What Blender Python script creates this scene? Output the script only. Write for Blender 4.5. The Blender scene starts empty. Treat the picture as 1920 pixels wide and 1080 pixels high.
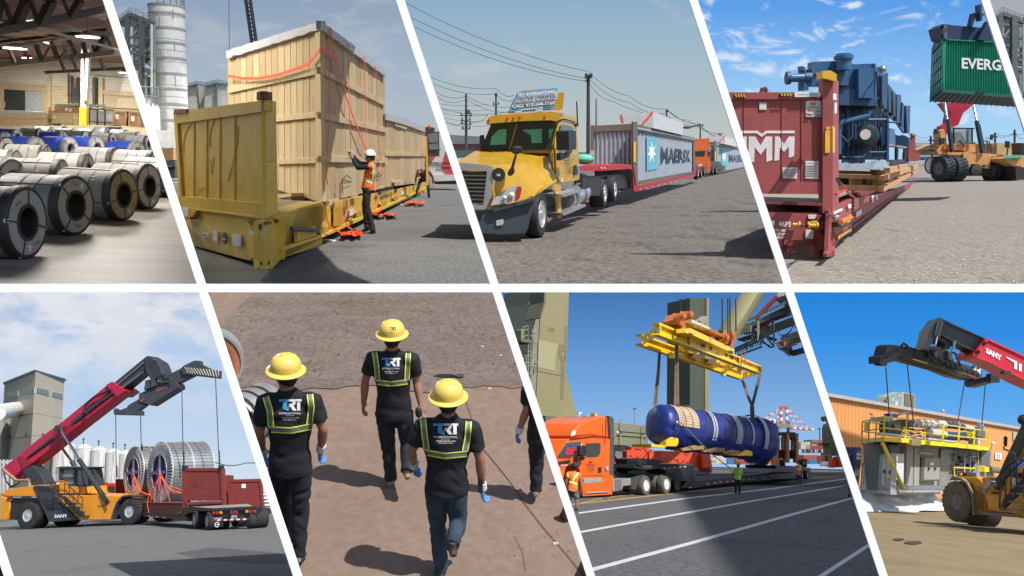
import bpy,bmesh,math,random
from mathutils import Vector as V,Matrix,noise as mnoise
from mathutils.bvhtree import BVHTree
random.seed(7);ru=random.uniform
R=math.radians;PI=math.pi
F=1600.0  # focal length in pixels of the 1920 px wide picture
G=10.  # size of the whole cabinet of scenes
sc=bpy.context.scene
C=bpy.context.collection
# -- camera, world, sun, exposure
cam_d=bpy.data.cameras.new('camera');cam=bpy.data.objects.new('camera',cam_d);C.objects.link(cam)
cam.location=(0,0,0);cam.rotation_euler=(R(90),0,0)
cam_d.sensor_width=36;cam_d.lens=36*F/1920;cam_d.clip_start=.1;cam_d.clip_end=120000
sc.camera=cam
SUN=V((.43,-.42,.80)).normalized()
SUN_EL=math.asin(SUN.z);SUN_AZ=math.atan2(SUN.x,SUN.y)
w=bpy.data.worlds.new("World");sc.world=w;w.use_nodes=True
nt=w.node_tree;bg=nt.nodes['Background'];sk=nt.nodes.new('ShaderNodeTexSky')
sk.sky_type='NISHITA';sk.sun_disc=False;sk.sun_elevation=SUN_EL;sk.sun_rotation=SUN_AZ
nt.links.new(sk.outputs[0],bg.inputs[0]);bg.inputs[1].default_value=.12
sd=bpy.data.lights.new('sun','SUN');sd.energy=4.9;sd.angle=R(.5);sd.color=(1,.965,.91)
so=bpy.data.objects.new('sun',sd);C.objects.link(so)
so.rotation_euler=SUN.to_track_quat('Z','Y').to_euler();so.location=(0,-20,40)
sc.view_settings.view_transform='Standard';sc.view_settings.look='None'
sc.view_settings.exposure=.25;sc.view_settings.gamma=1;sc.view_settings.use_curve_mapping=False
sc.render.resolution_x=1024;sc.render.resolution_y=576
try:
 sc.cycles.max_bounces=6;sc.cycles.transparent_max_bounces=12
except Exception:pass
# -- materials
def lin(c):
 if isinstance(c,str):
  c=[int(c[i:i+2],16)/255 for i in(0,2,4)]
  return tuple(x/12.92 if x<=.04045 else((x+.055)/1.055)**2.4 for x in c)
 return tuple(c[:3])
K={}
def mat(name,col,rough=.6,metal=0,var=.14,sc_=3.,bump=.15,bs=30.,dirt=None,damt=.35,dsc=2.,emit=0,alpha=1,trans=0,coat=0,stretch=None,detail=6):
 if name in K:return K[name]
 m=bpy.data.materials.new(name);m.use_nodes=True;n=m.node_tree.nodes;l=m.node_tree.links
 b=n['Principled BSDF'];c=lin(col)
 b.inputs['Roughness'].default_value=rough;b.inputs['Metallic'].default_value=metal
 if coat:b.inputs['Coat Weight'].default_value=coat
 tc=n.new('ShaderNodeTexCoord');src=tc.outputs['Object']
 if stretch:
  mp=n.new('ShaderNodeMapping');mp.inputs['Scale'].default_value=stretch;l.new(src,mp.inputs[0]);src=mp.outputs[0]
 def nz(s,d=detail,r=.6):
  t=n.new('ShaderNodeTexNoise');t.inputs['Scale'].default_value=s;t.inputs['Detail'].default_value=d
  t.inputs['Roughness'].default_value=r;l.new(src,t.inputs['Vector']);return t.outputs['Fac']
 def mix(f,a,bb):
  x=n.new('ShaderNodeMix');x.data_type='RGBA'
  if isinstance(f,float):x.inputs[0].default_value=f
  else:l.new(f,x.inputs[0])
  for i,v in((6,a),(7,bb)):
   if isinstance(v,tuple):x.inputs[i].default_value=(*v[:3],1)
   else:l.new(v,x.inputs[i])
  return x.outputs[2]
 def ramp(f,a,bb):
  r=n.new('ShaderNodeMapRange');r.inputs[1].default_value=a;r.inputs[2].default_value=bb;l.new(f,r.inputs[0]);return r.outputs[0]
 out=mix(ramp(nz(sc_),.3,.7),tuple(x*(1-var)for x in c),tuple(min(1,x*(1+var))for x in c))
 if dirt is not None:
  f=ramp(nz(dsc,8,.7),.5+.12*(1-damt),.72)
  mu=n.new('ShaderNodeMath');mu.operation='MULTIPLY';mu.inputs[1].default_value=min(1,damt*1.6);l.new(f,mu.inputs[0])
  out=mix(mu.outputs[0],out,lin(dirt))
 l.new(out,b.inputs['Base Color'])
 if bump:
  bn=n.new('ShaderNodeBump');bn.inputs['Strength'].default_value=bump;bn.inputs['Distance'].default_value=.02
  l.new(nz(bs),bn.inputs['Height']);l.new(bn.outputs[0],b.inputs['Normal'])
 if trans:b.inputs['Transmission Weight'].default_value=trans
 if alpha<1:b.inputs['Alpha'].default_value=alpha
 if emit:b.inputs['Emission Color'].default_value=(*c,1);b.inputs['Emission Strength'].default_value=emit
 K[name]=m;return m
 # -- bays: one stage of the cabinet each, with its own level ground
PX=lambda px,py:V(((px-960)/F,1,(540-py)/F))
class Bay:
 def __init__(s,name,cx,yh,H,S,cell,mixr=.5):
  d=PX(cx,yh)
  up0=V((0,-(540-yh)/F,1)).normalized()
  up1=(V((0,0,1))-d*(d.z/d.length_squared)).normalized()
  up=(up0*(1-mixr)+up1*mixr).normalized()
  up=(up-d*(up.dot(d)/d.length_squared)).normalized()
  fw=V((0,1,0));fw=(fw-up*fw.dot(up)).normalized();rt=fw.cross(up)
  s.name=name;s.H=H;s.S=S*G;s.cell=cell;s.objs=[]
  s.A=Matrix((rt,fw,up)).transposed()  # local -> world axes
  s.Ai=s.A.transposed()
  s.M=Matrix.Translation(-up*H*s.S)@s.A.to_4x4()@Matrix.Scale(s.S,4)
 def ray(s,px,py):return s.Ai@PX(px,py)
 def g(s,px,py,z=0.):
  d=s.ray(px,py);t=(z-s.H)/d.z;return V((d.x*t,d.y*t,z))
 def at(s,px,py,y):
  d=s.ray(px,py);t=y/d.y;return V((d.x*t,y,s.H+d.z*t))
 def px(s,p):
  v=s.A@(V(p)-V((0,0,s.H)));return 960+F*v.x/v.y,540-F*v.z/v.y
 def m(s,p):  # pixels per metre at p
  v=s.A@(V(p)-V((0,0,s.H)));return F/v.y
 def hz(s,p,py):  # height over p that shows at row py
  x=s.px(p)[0];d=s.ray(x,py);t=math.hypot(p[0],p[1])/math.hypot(d.x,d.y);return s.H+d.z*t
class PM:
 def __init__(s,bay,a,b):
  s.bay=bay;s.a=V(a);s.b=V(b);u=(s.b-s.a);u.z=0;s.u=u.normalized()
  s.n=V((s.u.y,-s.u.x,0))
  if s.n.dot(s.a)>0:s.n=-s.n  # towards the eye
 def p(s,px,py,off=0.):
  d=s.bay.ray(px,py);o=V((0,0,s.bay.H));q=s.a+s.n*off
  t=(q-o).dot(s.n)/d.dot(s.n);return o+d*t
 def shift(s,off):return PM(s.bay,s.a+s.n*off,s.b+s.n*off)
 # -- mesh builder
class MB:
 def __init__(s):s.v=[];s.f=[]
 def add(s,vs,fs,M=None):
  o=len(s.v);s.v+=[V(v)if M is None else M@V(v)for v in vs];s.f+=[tuple(i+o for i in f)for f in fs];return s
 def hexa(s,p):  # p: bottom 4, top 4
  return s.add(p,[(0,3,2,1),(4,5,6,7),(0,1,5,4),(1,2,6,5),(2,3,7,6),(3,0,4,7)])
 def box(s,x0,x1,y0,y1,z0,z1,M=None):
  return s.add([(x0,y0,z0),(x1,y0,z0),(x1,y1,z0),(x0,y1,z0),(x0,y0,z1),(x1,y0,z1),(x1,y1,z1),(x0,y1,z1)],
[(0,3,2,1),(4,5,6,7),(0,1,5,4),(1,2,6,5),(2,3,7,6),(3,0,4,7)],M)
 def bar(s,a,b,w,h=None,up=(0,0,1)):  # square bar between two points
  a=V(a);b=V(b);h=h or w;d=(b-a)
  if d.length<1e-6:return s
  d.normalize();up=V(up)
  if abs(d.dot(up))>.99:up=V((0,1,0))
  x=d.cross(up).normalized()*w/2;z=x.cross(d).normalized()*h/2
  return s.hexa([a-x-z,a+x-z,b+x-z,b-x-z,a-x+z,a+x+z,b+x+z,b-x+z])
 def prism(s,pts,ext):
  n=len(pts);pts=[V(p)for p in pts];e=V(ext)
  return s.add(pts+[p+e for p in pts],[tuple(range(n)),tuple(range(2*n-1,n-1,-1))]+[(i,(i+1)%n+0,(i+1)%n+n,i+n)[::-1]for i in range(n)])
 def poly(s,pm,pts,t,off=0.,ext=None):  # pixel outline on an upright plane, thickness t away from the eye
  q=[pm.p(x,y,off)for x,y in pts]
  return s.prism(q,(-pm.n*t)if ext is None else ext)
 def rect(s,pm,x0,y0,x1,y1,t,off=0.,ext=None):return s.poly(pm,[(x0,y0),(x1,y0),(x1,y1),(x0,y1)],t,off,ext)
 def cyl(s,a,b,r,r2=None,n=16,cap=True,up=(0,0,1),ax=None):
  return s.tube([a,b],[r,r if r2 is None else r2],n,cap)
 def tube(s,path,rad,n=8,cap=True,side=None,ry=None):
  path=[V(p)for p in path];k=len(path)
  rad=rad if isinstance(rad,(list,tuple))else[rad]*k
  ry=ry or rad;o=len(s.v);X=None;vs=[]
  for i,p in enumerate(path):
   d=(path[min(i+1,k-1)]-path[max(i-1,0)]);
   if d.length<1e-9:d=V((0,0,1))
   d.normalize()
   if side is not None:X=V(side)
   elif X is None:X=V((1,0,0))if abs(d.x)<.9 else V((0,1,0))
   X=(X-d*X.dot(d)).normalized();Y=d.cross(X)
   for j in range(n):
    t=2*PI*j/n;vs.append(p+X*math.cos(t)*rad[i]+Y*math.sin(t)*ry[i])
  fs=[(i*n+j,i*n+(j+1)%n,(i+1)*n+(j+1)%n,(i+1)*n+j)for i in range(k-1)for j in range(n)]
  if cap:fs+=[tuple(range(n-1,-1,-1)),tuple(range((k-1)*n,k*n))]
  return s.add(vs,fs)
 def lathe(s,c,ax,prof,n=24,closed=False,ref=None,open0=False):  # prof: (radius, distance along ax)
  c=V(c);ax=V(ax).normalized();X=V(ref)if ref else(V((0,0,1))if abs(ax.z)<.9 else V((1,0,0)))
  X=(X-ax*X.dot(ax)).normalized();Y=ax.cross(X);k=len(prof)
  vs=[c+ax*h+(X*math.cos(2*PI*j/n)+Y*math.sin(2*PI*j/n))*r for r,h in prof for j in range(n)]
  fs=[(i*n+j,i*n+(j+1)%n,(i+1)*n+(j+1)%n,(i+1)*n+j)for i in range(k-1)for j in range(n)]
  if closed:fs+=[((k-1)*n+j,(k-1)*n+(j+1)%n,(j+1)%n,j)for j in range(n)]
  elif open0:fs+=[tuple(range((k-1)*n,k*n))]
  else:fs+=[tuple(range(n-1,-1,-1)),tuple(range((k-1)*n,k*n))]
  return s.add(vs,fs)
 def ball(s,c,r,n=12,m=8,M=None):
  r=r if isinstance(r,(tuple,list))else(r,r,r);c=V(c)
  vs=[V((0,0,-1))]+[V((math.sin(PI*i/m)*math.cos(2*PI*j/n),math.sin(PI*i/m)*math.sin(2*PI*j/n),-math.cos(PI*i/m)))for i in range(1,m)for j in range(n)]+[V((0,0,1))]
  fs=[(0,1+(j+1)%n,1+j)for j in range(n)]+[(1+i*n+j,1+i*n+(j+1)%n,1+(i+1)*n+(j+1)%n,1+(i+1)*n+j)for i in range(m-2)for j in range(n)]
  L=1+(m-1)*n;fs+=[(L,L-n+j,L-n+(j+1)%n)for j in range(n)]
  vs=[V((v.x*r[0],v.y*r[1],v.z*r[2]))for v in vs]
  if M is not None:vs=[M@v for v in vs]
  return s.add([c+v for v in vs],fs)
 def text(s,txt,o,ux,uz,size,bold=.0,align='CENTER',t=.0,squash=1.):
  cu=bpy.data.curves.new('t','FONT');cu.body=txt;cu.size=1;cu.align_x=align;cu.offset=bold;cu.resolution_u=2
  ob=bpy.data.objects.new('t',cu);me=bpy.data.meshes.new_from_object(ob)
  o=V(o);ux=V(ux)*size*squash;uz=V(uz)*size
  s.add([o+ux*v.co.x+uz*v.co.y for v in me.vertices],[tuple(p.vertices)for p in me.polygons])
  bpy.data.objects.remove(ob);bpy.data.curves.remove(cu);bpy.data.meshes.remove(me);return s
 def ptext(s,pm,txt,px,py,px2,py2,hpx,bold=.0,off=.01):
  a=pm.p(px,py,off);b=pm.p(px2,py2,off);h=(pm.p(px,py-hpx,off)-a)
  cu=bpy.data.curves.new('t','FONT');cu.body=txt;cu.size=1;cu.offset=bold;cu.resolution_u=2
  ob=bpy.data.objects.new('t',cu);me=bpy.data.meshes.new_from_object(ob)
  xs=[v.co.x for v in me.vertices];x0,x1=min(xs),max(xs)
  s.add([a+(b-a)*((v.co.x-x0)/(x1-x0))+h*(v.co.y/.7)for v in me.vertices],[tuple(p.vertices)for p in me.polygons])
  bpy.data.objects.remove(ob);bpy.data.curves.remove(cu);bpy.data.meshes.remove(me);return s
 def mesh(s,name,m,off=None,sm=False,ang=35):
  me=bpy.data.meshes.new(name);off=V(off)if off is not None else V((0,0,0))
  me.from_pydata([v-off for v in s.v],[],s.f);me.update()
  if m:me.materials.append(m)
  if sm:
   me.shade_smooth()
   if ang<180:me.set_sharp_from_angle(angle=R(ang))
  return me
def bevel(me,wdt,seg=1):
 bm=bmesh.new();bm.from_mesh(me);bmesh.ops.remove_doubles(bm,verts=bm.verts,dist=1e-5)
 bmesh.ops.recalc_face_normals(bm,faces=bm.faces)
 es=[e for e in bm.edges if len(e.link_faces)==2 and e.calc_face_angle(0)>R(30)]
 bmesh.ops.bevel(bm,geom=es,offset=wdt,segments=seg,affect='EDGES',profile=.6,clamp_overlap=True)
 bm.to_mesh(me);bm.free()
class T:
 def __init__(s,bay,name,label,cat,loc,group=None,kind=None,yaw=0,own=False):
  o=bpy.data.objects.new(name,None);C.objects.link(o);o.empty_display_size=.2
  s.o=o;s.bay=bay;s.loc=V(loc);s.own=own  # own: parts in the thing's own axes
  o.matrix_world=bay.M@Matrix.Translation(s.loc)@Matrix.Rotation(yaw,4,'Z')
  if label:o['label']=label;o['category']=cat
  if group:o['group']=group
  if kind:o['kind']=kind
  bay.objs.append(o)
 def P(s,name,mb,m,parent=None,label=None,sm=False,ang=35,bev=0,kind=None):
  me=mb if isinstance(mb,bpy.types.Mesh)else mb.mesh(name,m,None if s.own else s.loc,sm,ang)
  if bev:bevel(me,bev)
  o=bpy.data.objects.new(name,me);C.objects.link(o);o.parent=parent or s.o
  if label:o['label']=label
  if kind:o['kind']=kind
  s.bay.objs.append(o);return o
def solo(bay,name,mb,m,label=None,cat=None,group=None,kind=None,sm=False,ang=35,loc=None,bev=0):
 if loc is None:
  n=len(mb.v);loc=sum(mb.v,V())/n;loc.z=min(v.z for v in mb.v)
 me=mb.mesh(name,m,loc,sm,ang)
 if bev:bevel(me,bev)
 o=bpy.data.objects.new(name,me);C.objects.link(o);o.matrix_world=bay.M@Matrix.Translation(V(loc))
 if label:o['label']=label;o['category']=cat
 if group:o['group']=group
 if kind:o['kind']=kind
 bay.objs.append(o);return o
def kids(o):return[c for c in bpy.data.objects if c.parent==o]
def dup(bay,root,M,label=None,group=None,children=None):
 r=root.copy();C.objects.link(r);r.matrix_world=M;bay.objs.append(r)
 if label:r['label']=label
 if group:r['group']=group
 for ch,gs in(children if children is not None else[(c,kids(c))for c in kids(root)]):
  c=ch.copy();C.objects.link(c);c.parent=r;bay.objs.append(c)
  for g_ in gs:
   d=g_.copy();C.objects.link(d);d.parent=c;bay.objs.append(d)
 return r
SL=.3315
def barx_top(i):return lambda y:[200.5,750.5,1300.5,1848.][i]+SL*y
def barx_bot(i):return lambda y:[-169.5+8,381.,931.5,1480.5][i]+SL*(y-548)
def cell_top(i):  # i-th window of the upper row, 0..4
 a=barx_top(i-1)if i else(lambda y:-700);b=barx_top(i)if i<4 else(lambda y:2700)
 return[(a(540),540),(b(540),540),(b(-300),-300),(a(-300),-300)]
def cell_bot(i):
 a=barx_bot(i);b=barx_bot(i+1)if i<3 else(lambda y:2700+y)
 return[(a(1500),1500),(b(1500),1500),(b(540),540),(a(540),540)]
B1=Bay('warehouse',130,215,2.4,6.0,cell_top(0))
B2=Bay('crate',560,300,1.62,8.0,cell_top(1),.6)
B3=Bay('truck',1110,303,1.7,8.0,cell_top(2))
B4=Bay('yard',1600,297,1.7,8.0,cell_top(3),.5)
B9=Bay('tower',1900,600,2,8.0,cell_top(4),.6)
B5=Bay('reels',220,925,2.0,.54,cell_bot(0),.6)
B6=Bay('walkers',760,-11,4.65,.8,cell_bot(1),.5)
B7=Bay('port',1270,864,1.58,.42,cell_bot(2),.5)
B8=Bay('skid',1720,905,1.6,.55,cell_bot(3),.6)
BAYS=[B1,B2,B3,B4,B9,B5,B6,B7,B8]
def sky(bay,y,stops,clouds=None,rot=0,uvs=(1,1),yr=None):
 xs=[p[0]for p in bay.cell];x0,x1=max(min(xs),-900),min(max(xs),2800)
 top=540 if bay.cell[0][1]>1000 else-120;bot=(yr or 1200 if top==540 else yr or 560)
 mb=MB();mb.add([bay.at(x0,bot,y),bay.at(x1,bot,y),bay.at(x1,top,y),bay.at(x0,top,y)],[(0,1,2,3)])
 m=bpy.data.materials.new('sky_'+bay.name);m.use_nodes=True;n=m.node_tree.nodes;l=m.node_tree.links
 n.remove(n['Principled BSDF']);e=n.new('ShaderNodeEmission');l.new(e.outputs[0],n['Material Output'].inputs[0])
 tc=n.new('ShaderNodeTexCoord');sp=n.new('ShaderNodeSeparateXYZ');l.new(tc.outputs['UV'],sp.inputs[0])
 cr=n.new('ShaderNodeValToRGB');l.new(sp.outputs['Y'],cr.inputs[0]);els=cr.color_ramp.elements
 while len(els)<len(stops):els.new(.5)
 for i,(row,c)in enumerate(sorted([((bot-r_)/(bot-top),c_)for r_,c_ in stops])):
  els[i].position=row;els[i].color=(*lin(c),1)
 out=cr.outputs[0]
 for(cs,amt,lo,hi,ccol,seed,sy,y0,y1,*dist)in(clouds or[]):
  mp=n.new('ShaderNodeMapping');mp.inputs['Scale'].default_value=((x1-x0)/540,(bot-top)/540*sy,1);mp.inputs['Location'].default_value=(seed,seed*.7,0)
  mp.inputs['Rotation'].default_value=(0,0,rot)
  l.new(tc.outputs['UV'],mp.inputs[0]);t=n.new('ShaderNodeTexNoise');t.inputs['Scale'].default_value=cs;t.inputs['Detail'].default_value=9
  t.inputs['Roughness'].default_value=.58;t.inputs['Distortion'].default_value=dist[0]if dist else.3;l.new(mp.outputs[0],t.inputs[0])
  mr=n.new('ShaderNodeMapRange');mr.interpolation_type='SMOOTHSTEP';mr.inputs[1].default_value=lo;mr.inputs[2].default_value=hi;l.new(t.outputs['Fac'],mr.inputs[0])
  band=n.new('ShaderNodeMapRange');band.interpolation_type='SMOOTHSTEP'
  a_,b_=(bot-y0)/(bot-top),(bot-y1)/(bot-top);band.inputs[1].default_value=a_;band.inputs[2].default_value=b_;l.new(sp.outputs['Y'],band.inputs[0])
  mu=n.new('ShaderNodeMath');mu.operation='MULTIPLY';l.new(mr.outputs[0],mu.inputs[0]);l.new(band.outputs[0],mu.inputs[1])
  m2=n.new('ShaderNodeMath');m2.operation='MULTIPLY';m2.inputs[1].default_value=amt;l.new(mu.outputs[0],m2.inputs[0])
  x=n.new('ShaderNodeMix');x.data_type='RGBA';l.new(m2.outputs[0],x.inputs[0]);l.new(out,x.inputs[6]);x.inputs[7].default_value=(*lin(ccol),1);out=x.outputs[2]
 l.new(out,e.inputs[0]);e.inputs[1].default_value=1/2**sc.view_settings.exposure
 loc=bay.at((x0+x1)/2,bot,y);me=mb.mesh('sky',m,loc)
 uv=me.uv_layers.new(name='UVMap')
 for i,c_ in enumerate([(0,0),(1,0),(1,1),(0,1)]):uv.data[i].uv=c_
 o=bpy.data.objects.new('sky',me);C.objects.link(o);o.matrix_world=bay.M@Matrix.Translation(loc);o['kind']='structure'
 bay.objs.append(o);return o
def ground_mat(name,c1,c2,c3=None,s1=1.5,s2=18,bump=.4,bs=25,rough=.9,stretch=None,spots=None,amt3=.5,s3=.35,bdist=.04,speck=.35):
 m=bpy.data.materials.new(name);m.use_nodes=True;n=m.node_tree.nodes;l=m.node_tree.links;b=n['Principled BSDF']
 b.inputs['Roughness'].default_value=rough;b.inputs['Specular IOR Level'].default_value=.25
 tc=n.new('ShaderNodeTexCoord');src=tc.outputs['Object']
 if stretch:mp=n.new('ShaderNodeMapping');mp.inputs['Scale'].default_value=stretch;l.new(src,mp.inputs[0]);src2=mp.outputs[0]
 else:src2=src
 def nz(s,sr,d=8,r=.65):
  t=n.new('ShaderNodeTexNoise');t.inputs['Scale'].default_value=s;t.inputs['Detail'].default_value=d;t.inputs['Roughness'].default_value=r;l.new(sr,t.inputs['Vector']);return t.outputs['Fac']
 def rg(f,a,bb):
  r=n.new('ShaderNodeMapRange');r.inputs[1].default_value=a;r.inputs[2].default_value=bb;l.new(f,r.inputs[0]);return r.outputs[0]
 def mix(f,a,bb,bt='MIX'):
  x=n.new('ShaderNodeMix');x.data_type='RGBA';x.blend_type=bt
  if isinstance(f,float):x.inputs[0].default_value=f
  else:l.new(f,x.inputs[0])
  for i,v in((6,a),(7,bb)):
   if isinstance(v,tuple):x.inputs[i].default_value=(*v[:3],1)
   else:l.new(v,x.inputs[i])
  return x.outputs[2]
 out=mix(rg(nz(s1,src2),.35,.65),lin(c1),lin(c2))
 out=mix(rg(nz(s2,src,4,.7),.25,.8),mix(float(speck),out,(0,0,0)),mix(float(speck*.25),out,(1,1,1)))
 if c3:
  f=rg(nz(s3,src2,9,.7),.52,.68);mu=n.new('ShaderNodeMath');mu.operation='MULTIPLY';mu.inputs[1].default_value=amt3;l.new(f,mu.inputs[0]);out=mix(mu.outputs[0],out,lin(c3))
 l.new(out,b.inputs['Base Color'])
 bn=n.new('ShaderNodeBump');bn.inputs['Strength'].default_value=bump;bn.inputs['Distance'].default_value=bdist
 l.new(nz(bs,src,6,.7),bn.inputs['Height']);l.new(bn.outputs[0],b.inputs['Normal'])
 return m
def ground(bay,name,m,y0,y1,z=0,x=None,relief=0,nx=60,ny=120):
 mb=MB();vs=[];rows=ny if relief else 1;cols=nx if relief else 1
 for j in range(rows+1):
  y=y0*(y1/y0)**(j/rows)
  e=[bay.ray(-500 if p<0 else p,300)for p in(min(q[0]for q in bay.cell)-300,min(2700,max(q[0]for q in bay.cell))+300)]
  xa,xb=(e[0].x/e[0].y*y-2,e[1].x/e[1].y*y+2)if x is None else x
  for i in range(cols+1):
   X=xa+(xb-xa)*i/cols
   dz=relief*mnoise.fractal(V((X*.5,y*.5,3)),1,2,4)if relief else 0
   vs.append((X,y,z+dz))
 mb.add(vs,[(j*(cols+1)+i,j*(cols+1)+i+1,(j+1)*(cols+1)+i+1,(j+1)*(cols+1)+i)for j in range(rows)for i in range(cols)])
 return solo(bay,name,mb,m,kind='structure',loc=(0,y0,z),sm=bool(relief),ang=180)
def flat(bay,name,pts,m,z=.004,kind='structure',label=None,cat=None):
 mb=MB();q=[bay.g(x,y,z)for x,y in pts];mb.add(q,[tuple(range(len(q)))])
 a=sum(((q[i].x*q[(i+1)%len(q)].y-q[(i+1)%len(q)].x*q[i].y)for i in range(len(q))))
 if a<0:mb.f=[mb.f[0][::-1]]
 return solo(bay,name,mb,m,label,cat,kind=kind)
white=mat('white_paint',(.8,.8,.78),.5,var=.03)
rubber=mat('rubber',(.022,.022,.024),.85,var=.3,bump=.4,bs=20,dirt=(.10,.09,.075),damt=.4)
blackm=mat('black_steel',(.022,.023,.026),.45,var=.3,dirt=(.08,.07,.06),damt=.2)
darkst=mat('dark_steel',(.055,.058,.062),.5,metal=.3,var=.3)
steel=mat('steel',(.45,.46,.47),.35,metal=.8,var=.15)
chrome=mat('chrome',(.75,.76,.78),.12,metal=1,var=.05,bump=.02)
glassd=mat('dark_glass',(.03,.04,.045),.06,var=.2,bump=0,coat=1)
orange_strap=mat('orange_strap',(.85,.10,.02),.6,var=.1)
# -- the white lattice in front of the stages
FY=3.0*G
framem=mat('lattice_white',(.93,.935,.94),.45,var=.01,bump=0)
def frame_bar(pts):
 mb=MB();q=[PX(x,y)*FY for x,y in pts];mb.prism(q,(0,.008*G,0))
 cen=sum(mb.v,V())/len(mb.v)
 o=bpy.data.objects.new('lattice_bar',mb.mesh('lattice_bar',framem,cen));C.objects.link(o);o.location=cen;o['kind']='structure'
frame_bar([(-150,532),(2070,532),(2070,548),(-150,548)])
W2=8
for i in range(4):
 f=barx_top(i);y0=-60;y1=531.9
 frame_bar([(f(y0)-W2,y0),(f(y0)+W2,y0),(f(y1)+W2,y1),(f(y1)-W2,y1)])
for i in range(4):
 f=barx_bot(i);y0=548.1;y1=1140
 frame_bar([(f(y0)-W2,y0),(f(y0)+W2,y0),(f(y1)+W2,y1),(f(y1)-W2,y1)])
MP=lambda*a,**k:MB().poly(*a,**k)
MT=lambda*a,**k:MB().tube(*a,**k)
def Z(x0,y0,s):return lambda*a:[(x0+a[i]/s,y0+a[i+1]/s)for i in range(0,len(a),2)]
def wheel(t,c,ax,r,wdt,rim,tyre_m=None,rim_m=None,lugs=0,bolts=10,name='wheel',hub=.35,dish=.35):
 c=V(c);ax=V(ax).normalized();b=MB()
 b.lathe(c,ax,[(rim,-.04*r),(rim*1.05,.0),(r*.80,.035*r),(r*.93,0),(r*.985 if not lugs else r*.94,-.10*r),(r*.985 if not lugs else r*.94,-wdt+.1*r),(r*.93,-wdt),(rim,-wdt+.02*r)],28,True)
 if lugs:
  X=V((0,0,1));X=(X-ax*X.dot(ax)).normalized();Y=ax.cross(X)
  for i in range(lugs):
   for sd_,a0 in((0,0),(1,.5)):
    a=2*PI*(i+a0)/lugs;da=2*PI/lugs*.30;tw=2*PI/lugs*.35
    q=[]
    for rr in(r*.90,r):
     for(aa,hh)in((a-da,.0 if not sd_ else-wdt),(a+da,0 if not sd_ else-wdt),(a+da+tw,-wdt*.5),(a-da+tw,-wdt*.5)):
      q.append(c+ax*hh+(X*math.cos(aa)+Y*math.sin(aa))*(rr-(.03*r if abs(hh)in(0,wdt)else 0)))
    b.hexa(q)
 w_=t.P(name,b,tyre_m or rubber,sm=1,ang=40)
 b=MB();d=dish*rim
 b.lathe(c,ax,[(rim*1.02,-.02*r),(rim*1.0,.02*r),(rim*.92,.01*r),(rim*.86,-d),(rim*hub*1.3,-d*1.1),(rim*hub,-d*.4),(rim*hub*.9,.0),(rim*.1,.02*r),(.001,.02*r)],24)
 X=V((0,0,1));X=(X-ax*X.dot(ax)).normalized();Y=ax.cross(X)
 for i in range(bolts):
  a=2*PI*i/bolts;p=c-ax*d*1.05+(X*math.cos(a)+Y*math.sin(a))*rim*.62;b.cyl(p,p+ax*rim*.22,rim*.07,n=6)
 r_=t.P('rim',b,rim_m or steel,parent=w_,sm=1,ang=30);return w_
def stripes(t,pm,q,n,m,nm='warning_stripe',off=.012,parent=None,th=.006,slant=.5):
 b=MB();tl,tr,br,bl=q
 L=lambda a,c,u:(a[0]+(c[0]-a[0])*u,a[1]+(c[1]-a[1])*u)
 for i in range(n):
  u0=i/n;u1=(i+.5)/n;s_=slant/n
  p=[L(tl,tr,u0),L(tl,tr,u1),L(bl,br,min(1,u1+s_)),L(bl,br,min(1,u0+s_))]
  b.poly(pm,p,th,off)
 return t.P(nm,b,m,parent=parent)
def railing(t,pts,h,m,posts=None,r=.03,rails=(1.,.55),name='railing'):
 b=MB();pts=[V(p)for p in pts]
 for k in rails:b.tube([p+V((0,0,h*k))for p in pts],r,6,side=None)
 out=t.P(name,b,m,sm=1)
 for a,c in zip(pts,pts[1:]):
  n=max(1,round((c-a).length/(posts or h*1.2)))
  for i in range(n+(1 if c is pts[-1]else 0)):
   p=a.lerp(c,i/n);t.P('post',MB().bar(p,p+V((0,0,h)),r*1.8),m,parent=out)
 return out
def wire(bay,name,pts,r,m,label=None,cat='cable',group=None,t=None,sag=0,n=12):
 P=[]
 for a,b in zip(pts,pts[1:]):
  a=V(a);b=V(b)
  for i in range(n):u=i/n;P.append(a.lerp(b,u)-V((0,0,sag*4*u*(1-u))))
 P.append(V(pts[-1]));mb=MT(P,r,5)
 if t:return t.P(name,mb,m,sm=1)
 return solo(bay,name,mb,m,label,cat,group,sm=1)
def container_side(b,pm,x0,y0t,y0b,x1,y1t,y1b,n,depth=.05,off=0.):
 A=pm.p(x0,y0t,off);A2=pm.p(x0,y0b,off);B_=pm.p(x1,y1t,off);B2_=pm.p(x1,y1b,off);vs=[]
 nn=pm.n
 for i in range(n*4+1):
  u=i/(n*4);k=i%4;d=-depth if k in(1,2)else 0;uu=u+(.0 if k in(0,2)else(-.1/n if k==1 else.1/n));uu=min(1,max(0,uu))
  vs+=[A2.lerp(B2_,uu)+nn*d,A.lerp(B_,uu)+nn*d]
 b.add(vs,[(2*i,2*i+2,2*i+3,2*i+1)for i in range(n*4)])
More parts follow.
